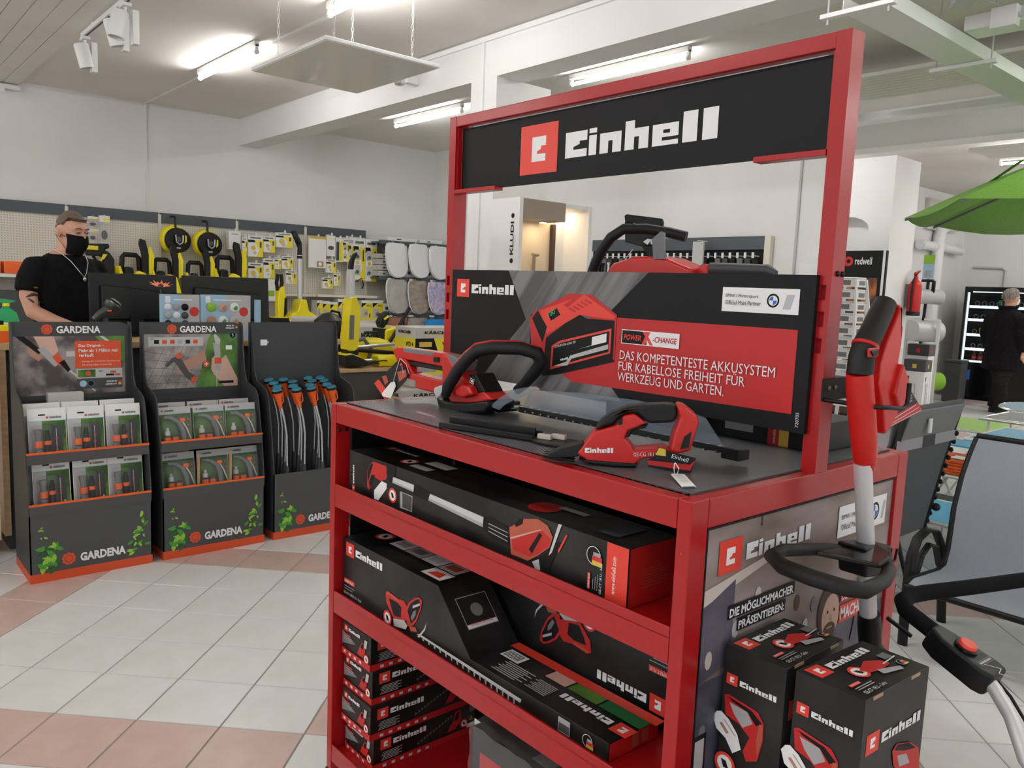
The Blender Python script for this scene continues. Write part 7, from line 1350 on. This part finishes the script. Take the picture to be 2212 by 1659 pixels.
# roll stand
r = thing('roll_stand', 'white and black stand with film rolls in front of the recess', 'roll stand', (11.5, 4.36, 0))
for y in (-.24, .22): MB().box((-.02, y - .02, 0), (.02, y + .02, 1.28)).build('post', M['white_plastic'], r)
for z in (.55, .62, 1.26): MB().box((-.015, -.24, z), (.015, .22, z + .03)).build('cross_bar', M['white_plastic'], r)
MB().tube([(0, .06, .0), (0, .0, .9), (0, -.03, 1.85)], .022, 8).build('centre_pole', M['black_plastic'], r, smooth=60); MB().box((-.03, -.1, 1.83), (.03, .06, 1.87)).box((-.02, -.13, 1.6), (.02, -.09, 1.85)).build('top_arm', M['black_plastic'], r); MB().box((-.1, -.2, 0), (.1, .2, .22)).build('base_box', M['dark_grey'], r)
PR(FX((-.04, .05, 1.88))).rect(0, 0, .16, .35, M['sky_print']).rect(0, .22, .16, .35, M['lime']).rect(.03, .02, .12, .12, M['grey_ink']).build('top_poster', r)
for k, (y, z, rr, ln, mt_) in enumerate(((.02, 1.62, .11, .3, 'light_grey'), (.02, 1.1, .16, .34, 'satin_alu'), (.02, .82, .09, .3, 'marble_grey'), (-.0, .34, .14, .5, 'lime'))):
    MB().cyl((-.18, y + .05, z), (ln - .1, y - .16, z - .01), rr, n=22).build('film_roll', M[mt_], r, smooth=40)
tag(MB().box((12.2, 4.0, 0), (12.45, 4.25, .62)).box((12.19, 3.99, .62), (12.46, 4.26, .66)).build('waste_bin', M['dark_grey'], bevel=.01), 'dark waste bin standing between the roll stand and the vending machine', 'bin')
# pipes in the recess
r = thing('wall_pipes', 'thick white drain pipes on the wall of the recess', 'pipes', (11.5, 4.7, 0)); MB().cyl((.3, -.06, 2.42), (1.9, -.06, 2.40), .07, n=14).build('cross_pipe', M['white_plastic'], r, smooth=60); MB().tube([(1.0, -.06, .2), (1.0, -.06, 2.5), (1.02, -.06, 2.66), (1.2, -.06, 2.75), (1.7, -.06, 2.8)], .09, 14).build('down_pipe', M['white_plastic'], r, smooth=60)
for x in (.35, .85, 1.15, 1.8): MB().lathe((x, -.06, 2.415), [(.08, -.02), (.08, .02)], (1, 0, 0), 14).build('pipe_collar', M['white_plastic'], r, smooth=40)
MB().box((.62, -.02, 2.68), (1.3, .045, 3.15)).build('duct_box', M['grey_card'], r)
tag(MB().tube([(13.77, 4.55, 2.15), (13.77, 4.1, 2.14), (13.77, 4.05, 2.1), (13.77, 4.05, 1.2)], .02, 8).build('conduit', M['light_grey'], smooth=60), 'thin grey conduit bending down behind the vending machine', 'pipe')
# vending machine
r = thing('vending_machine', 'black snack vending machine with lit glass front in the far corner', 'vending machine', (12.9, 3.3, 0)); w = 1.02; h_ = 1.81
mb = MB().box((.08, 0, .05), (.85, .03, h_)).box((.08, w - .03, .05), (.85, w, h_)).box((.08, .03, h_ - .03), (.85, w - .03, h_)).box((.82, .03, .05), (.85, w - .03, h_)).box((.08, .03, .05), (.82, w - .03, .6)).build('cabinet', M['black_plastic'], r)
MB().box((0, 0, .05), (.08, w, .56)).box((0, 0, h_ - .07), (.08, w, h_)).box((0, 0, .56), (.08, .1, h_ - .07)).box((0, w - .04, .56), (.08, w, h_ - .07)).build('door_frame', M['black_gloss'], r)
MB().box((.02, w - .065, .6), (.05, w - .045, h_ - .09)).build('light_strip', M['vend_light'], r); MB().box((.06, .12, h_ - .09), (.08, w - .1, h_ - .075)).build('light_strip', M['vend_light'], r)
mat('dark_glass', (.01, .012, .013), .05, alpha=.25); MB().box((.005, .1, .56), (.012, w - .04, h_ - .07)).build('glass', M['dark_glass'], r); MB().box((-.003, w - .2, .32), (0, w - .12, .48)).build('blue_sticker', M['blue_ink'], r); MB().box((.1, .05, 0), (.8, w - .05, .05)).build('plinth', M['ink'], r)
for j, z in enumerate((1.50, 1.29, 1.05, .82, .62)):
    MB().box((.1, .1, z - .02), (.7, w - .06, z)).build('shelf', M['mid_grey'], r); MB().box((.085, .1, z - .03), (.1, w - .06, z + .012)).build('shelf_light', M['vend_light'], r)
    for k in range(7): 
        if j < 4: MB().tube([(.12 + .05 * (t // 8), w - .16 - .105 * k + .035 * math.cos(t * PI / 4), z + .045 + .035 * math.sin(t * PI / 4)) for t in range(9)], .005, 5).build('spiral', M['silver'], r)
for k, (yy, z, mt_) in enumerate(((.48, 1.51, 'leaf_green'), (.58, 1.51, 'gold'), (.24, 1.06, 'gold'), (.42, .83, 'lime'))):
    o = MB().box((13.06, 4.32 - yy - .03, z), (13.1, 4.32 - yy + .03, z + .1)).build('snack_bag', M[mt_], bevel=.012); tag(o, ('small green snack bag on the top vending shelf', 'small gold snack bag on the top vending shelf', 'banana yellow snack on the third vending shelf', 'lime green snack bag on the fourth vending shelf')[k], 'snack', 'snacks in the vending machine')
for k in range(6):
    b_ = thing('drink_bottle', ('first', 'second', 'third', 'fourth', 'fifth', 'sixth')[k] + ' drink bottle from the left on the lowest vending shelves', 'bottle', (13.06, 4.14 - .1 * (k % 3) - .03 * (k // 3), .621 if k < 3 else .605), 0, 'bottles in the vending machine'); s_ = 1.0
    MB().lathe((0, 0, 0), [(.028, 0), (.03, .01), (.03, .09), (.012, .125), (.012, .14)], n=12).build('bottle', M['print_hair'], b_, smooth=40); MB().lathe((0, 0, .14), [(.013, 0), (.013, .018)], n=10).build('cap', M['bright_red'], b_); MB().lathe((0, 0, .03), [(.0305, 0), (.0305, .05)], n=12).build('bottle_label', M[('bright_red', 'orange')[k // 3]], b_)
    if k >= 3: b_.location.x = 13.2
# second person walking away
pd_ = thing('person', 'grey-haired person in a long black coat walking in front of the vending machine', 'person', (11.55, 3.24, 0), 62); pd_.scale = (1.2, 1.15, 1.0)
bd_ = MB(); bd_.loft([ring(0, 0, .85, .15, .11), ring(0, 0, 1.1, .16, .12), ring(0, 0, 1.38, .18, .11), ring(0, 0, 1.46, .09, .08)]); bd_.tube([(0, 0, 1.42), (0, -.02, 1.52), (0, -.03, 1.56)], [.065, .06, .06], 14); bd_.ell((0, -.03, 1.645), (.075, .095, .11), 20, 14); bd_.ell((0, -.06, 1.59), (.055, .06, .06), 14, 10); bd_.tube([(0, -.115, 1.66), (0, -.14, 1.625)], [.01, .015], 8)
for sg in (-1, 1): bd_.ell((sg * .076, -.015, 1.64), (.01, .02, .032), 10, 8); bd_.tube([(sg * .19, 0, 1.38), (sg * .25, .03, 1.12), (sg * .23, -.05, .90)], [.05, .045, .03], 12); hand(bd_, (sg * .23, -.06, .88), (0, -.2, -1), (sg * -1, 0, 0))
for sg in (-1, 1): bd_.tube([(sg * .08, 0, .88), (sg * .09, -.1 * sg, .45), (sg * .09, -.04 * sg, .09)], [.08, .06, .045], 12)
solid(bd_, 'body', M['skin'], pd_, .011, 5)
ct = MB(); ct.loft([ring(0, .01, .62, .24, .19), ring(0, 0, .9, .225, .175), ring(0, 0, 1.15, .225, .165), ring(0, 0, 1.34, .235, .14), ring(0, 0, 1.43, .17, .11), ring(0, .0, 1.50, .085, .085)])
for sg in (-1, 1): ct.tube([(sg * .17, 0, 1.38), (sg * .22, .01, 1.34), (sg * .265, .03, 1.12), (sg * .24, -.04, .90)], [.065, .078, .07, .055], 14)
solid(ct, 'coat', M['coat_black'], pd_, .014, 8); MB().tube([(.09 * math.cos(t * PI / 8), .0 + .09 * math.sin(t * PI / 8), 1.505) for t in range(16)], .02, 8, closed=True).build('collar', M['coat_black'], pd_, smooth=80)
tr = MB()
for sg in (-1, 1): tr.tube([(sg * .09, 0, .8), (sg * .09, -.1 * sg, .45), (sg * .09, -.04 * sg, .07)], [.11, .085, .075], 14)
tr.ell((0, 0, .8), (.19, .14, .14), 16, 10); solid(tr, 'trousers', M['trousers'], pd_, .014, 5)
for sg in (-1, 1): MB().loft([ring(sg * .09, -.06 - .04 * sg, 0, .048, .13, 14), ring(sg * .09, -.06 - .04 * sg, .05, .048, .13, 14), ring(sg * .09, -.02 - .04 * sg, .10, .05, .07, 14)]).build('shoe', M['black_rubber'], pd_, smooth=60)
mb = MB(T(0, -.03, 1.645)); n_ = 20; rg = []
for i in range(9):
    a_ = math.radians(-22 + 112 * i / 8); q = math.cos(a_); rg.append([(.084 * q * math.cos(2 * PI * k / n_), .018 + .1 * q * math.sin(2 * PI * k / n_) - (0.0 if i else 0), .012 + .112 * math.sin(a_) + (.075 * max(0, -math.sin(2 * PI * k / n_)) * (1 - i / 8))) for k in range(n_)])
mb.loft(rg).build('hair', M['hair_grey'], pd_, smooth=80)
for sg in (-1, 1): e = MB(T(0, -.03, 1.645)).ell((sg * .028, -.083, .0), (.012, .009, .008), 10, 8).build('eye', M['white_ink'], pd_, smooth=80); MB(T(0, -.03, 1.645)).ell((sg * .028, -.091, .0), (.005, .003, .005), 8, 6).build('iris', ink, e)
mb = MB(T(0, -.03, 1.6)); mb.loft([[(.055 * math.sin(a_) * k2, .0 - (.10 + .02 * k3) * math.cos(a_), z) for a_ in [math.radians(-70 + 140 * k / 10) for k in range(11)]] + [(.05 * math.sin(a_) * k2, .0 - (.095 + .02 * k3) * math.cos(a_), z) for a_ in [math.radians(70 - 140 * k / 10) for k in range(11)]] for z, k2, k3 in ((-.06, .8, 0), (-.02, 1, 1), (.02, 1, .9))]).build('face_mask', M['white_paper'], pd_, smooth=60)

# ================================================================ prints and lettering belong to the surface they sit on
bpy.context.view_layer.update()
def bb(o): 
    c = [V(q) for q in o.bound_box]; return V([min(p[i] for p in c) for i in range(3)]), V([max(p[i] for p in c) for i in range(3)])
PN = ('printed', 'lettering', 'badge_print', 'price_sticker', 'sign_logo', 'print', 'warning_print', 'bottle_label')
isp = lambda o: o.name.split('.')[0] in ('print', 'badge_print', 'price_sticker', 'sign_logo', 'warning_print', 'lettering', 'tattoo') or o.name.startswith('printed')
SUBS = {'bolt': None, 'iris': None}
kids = {}
for o in bpy.data.objects:
    if o.parent: kids.setdefault(o.parent.name, []).append(o)
for pn, ch in kids.items():
    par = bpy.data.objects[pn]
    if par.type != 'EMPTY': continue
    base = [c for c in ch if c.type == 'MESH' and not isp(c) and c.matrix_basis == Matrix.Identity(4)]
    if not base: continue
    boxes = [(c, *bb(c)) for c in base]
    for c in ch:
        if not isp(c) or c.type != 'MESH': continue
        lo, hi = bb(c); m_ = (lo + hi) / 2; best = None
        for q, a_, b2 in boxes:
            d = sum(max(a_[i] - m_[i], 0, m_[i] - b2[i]) ** 2 for i in range(3)) ** .5
            vol = (b2 - a_).length; key = (round(d, 2), -vol)
            if best is None or key < best[0]: best = (key, q)
        c.parent = best[1]
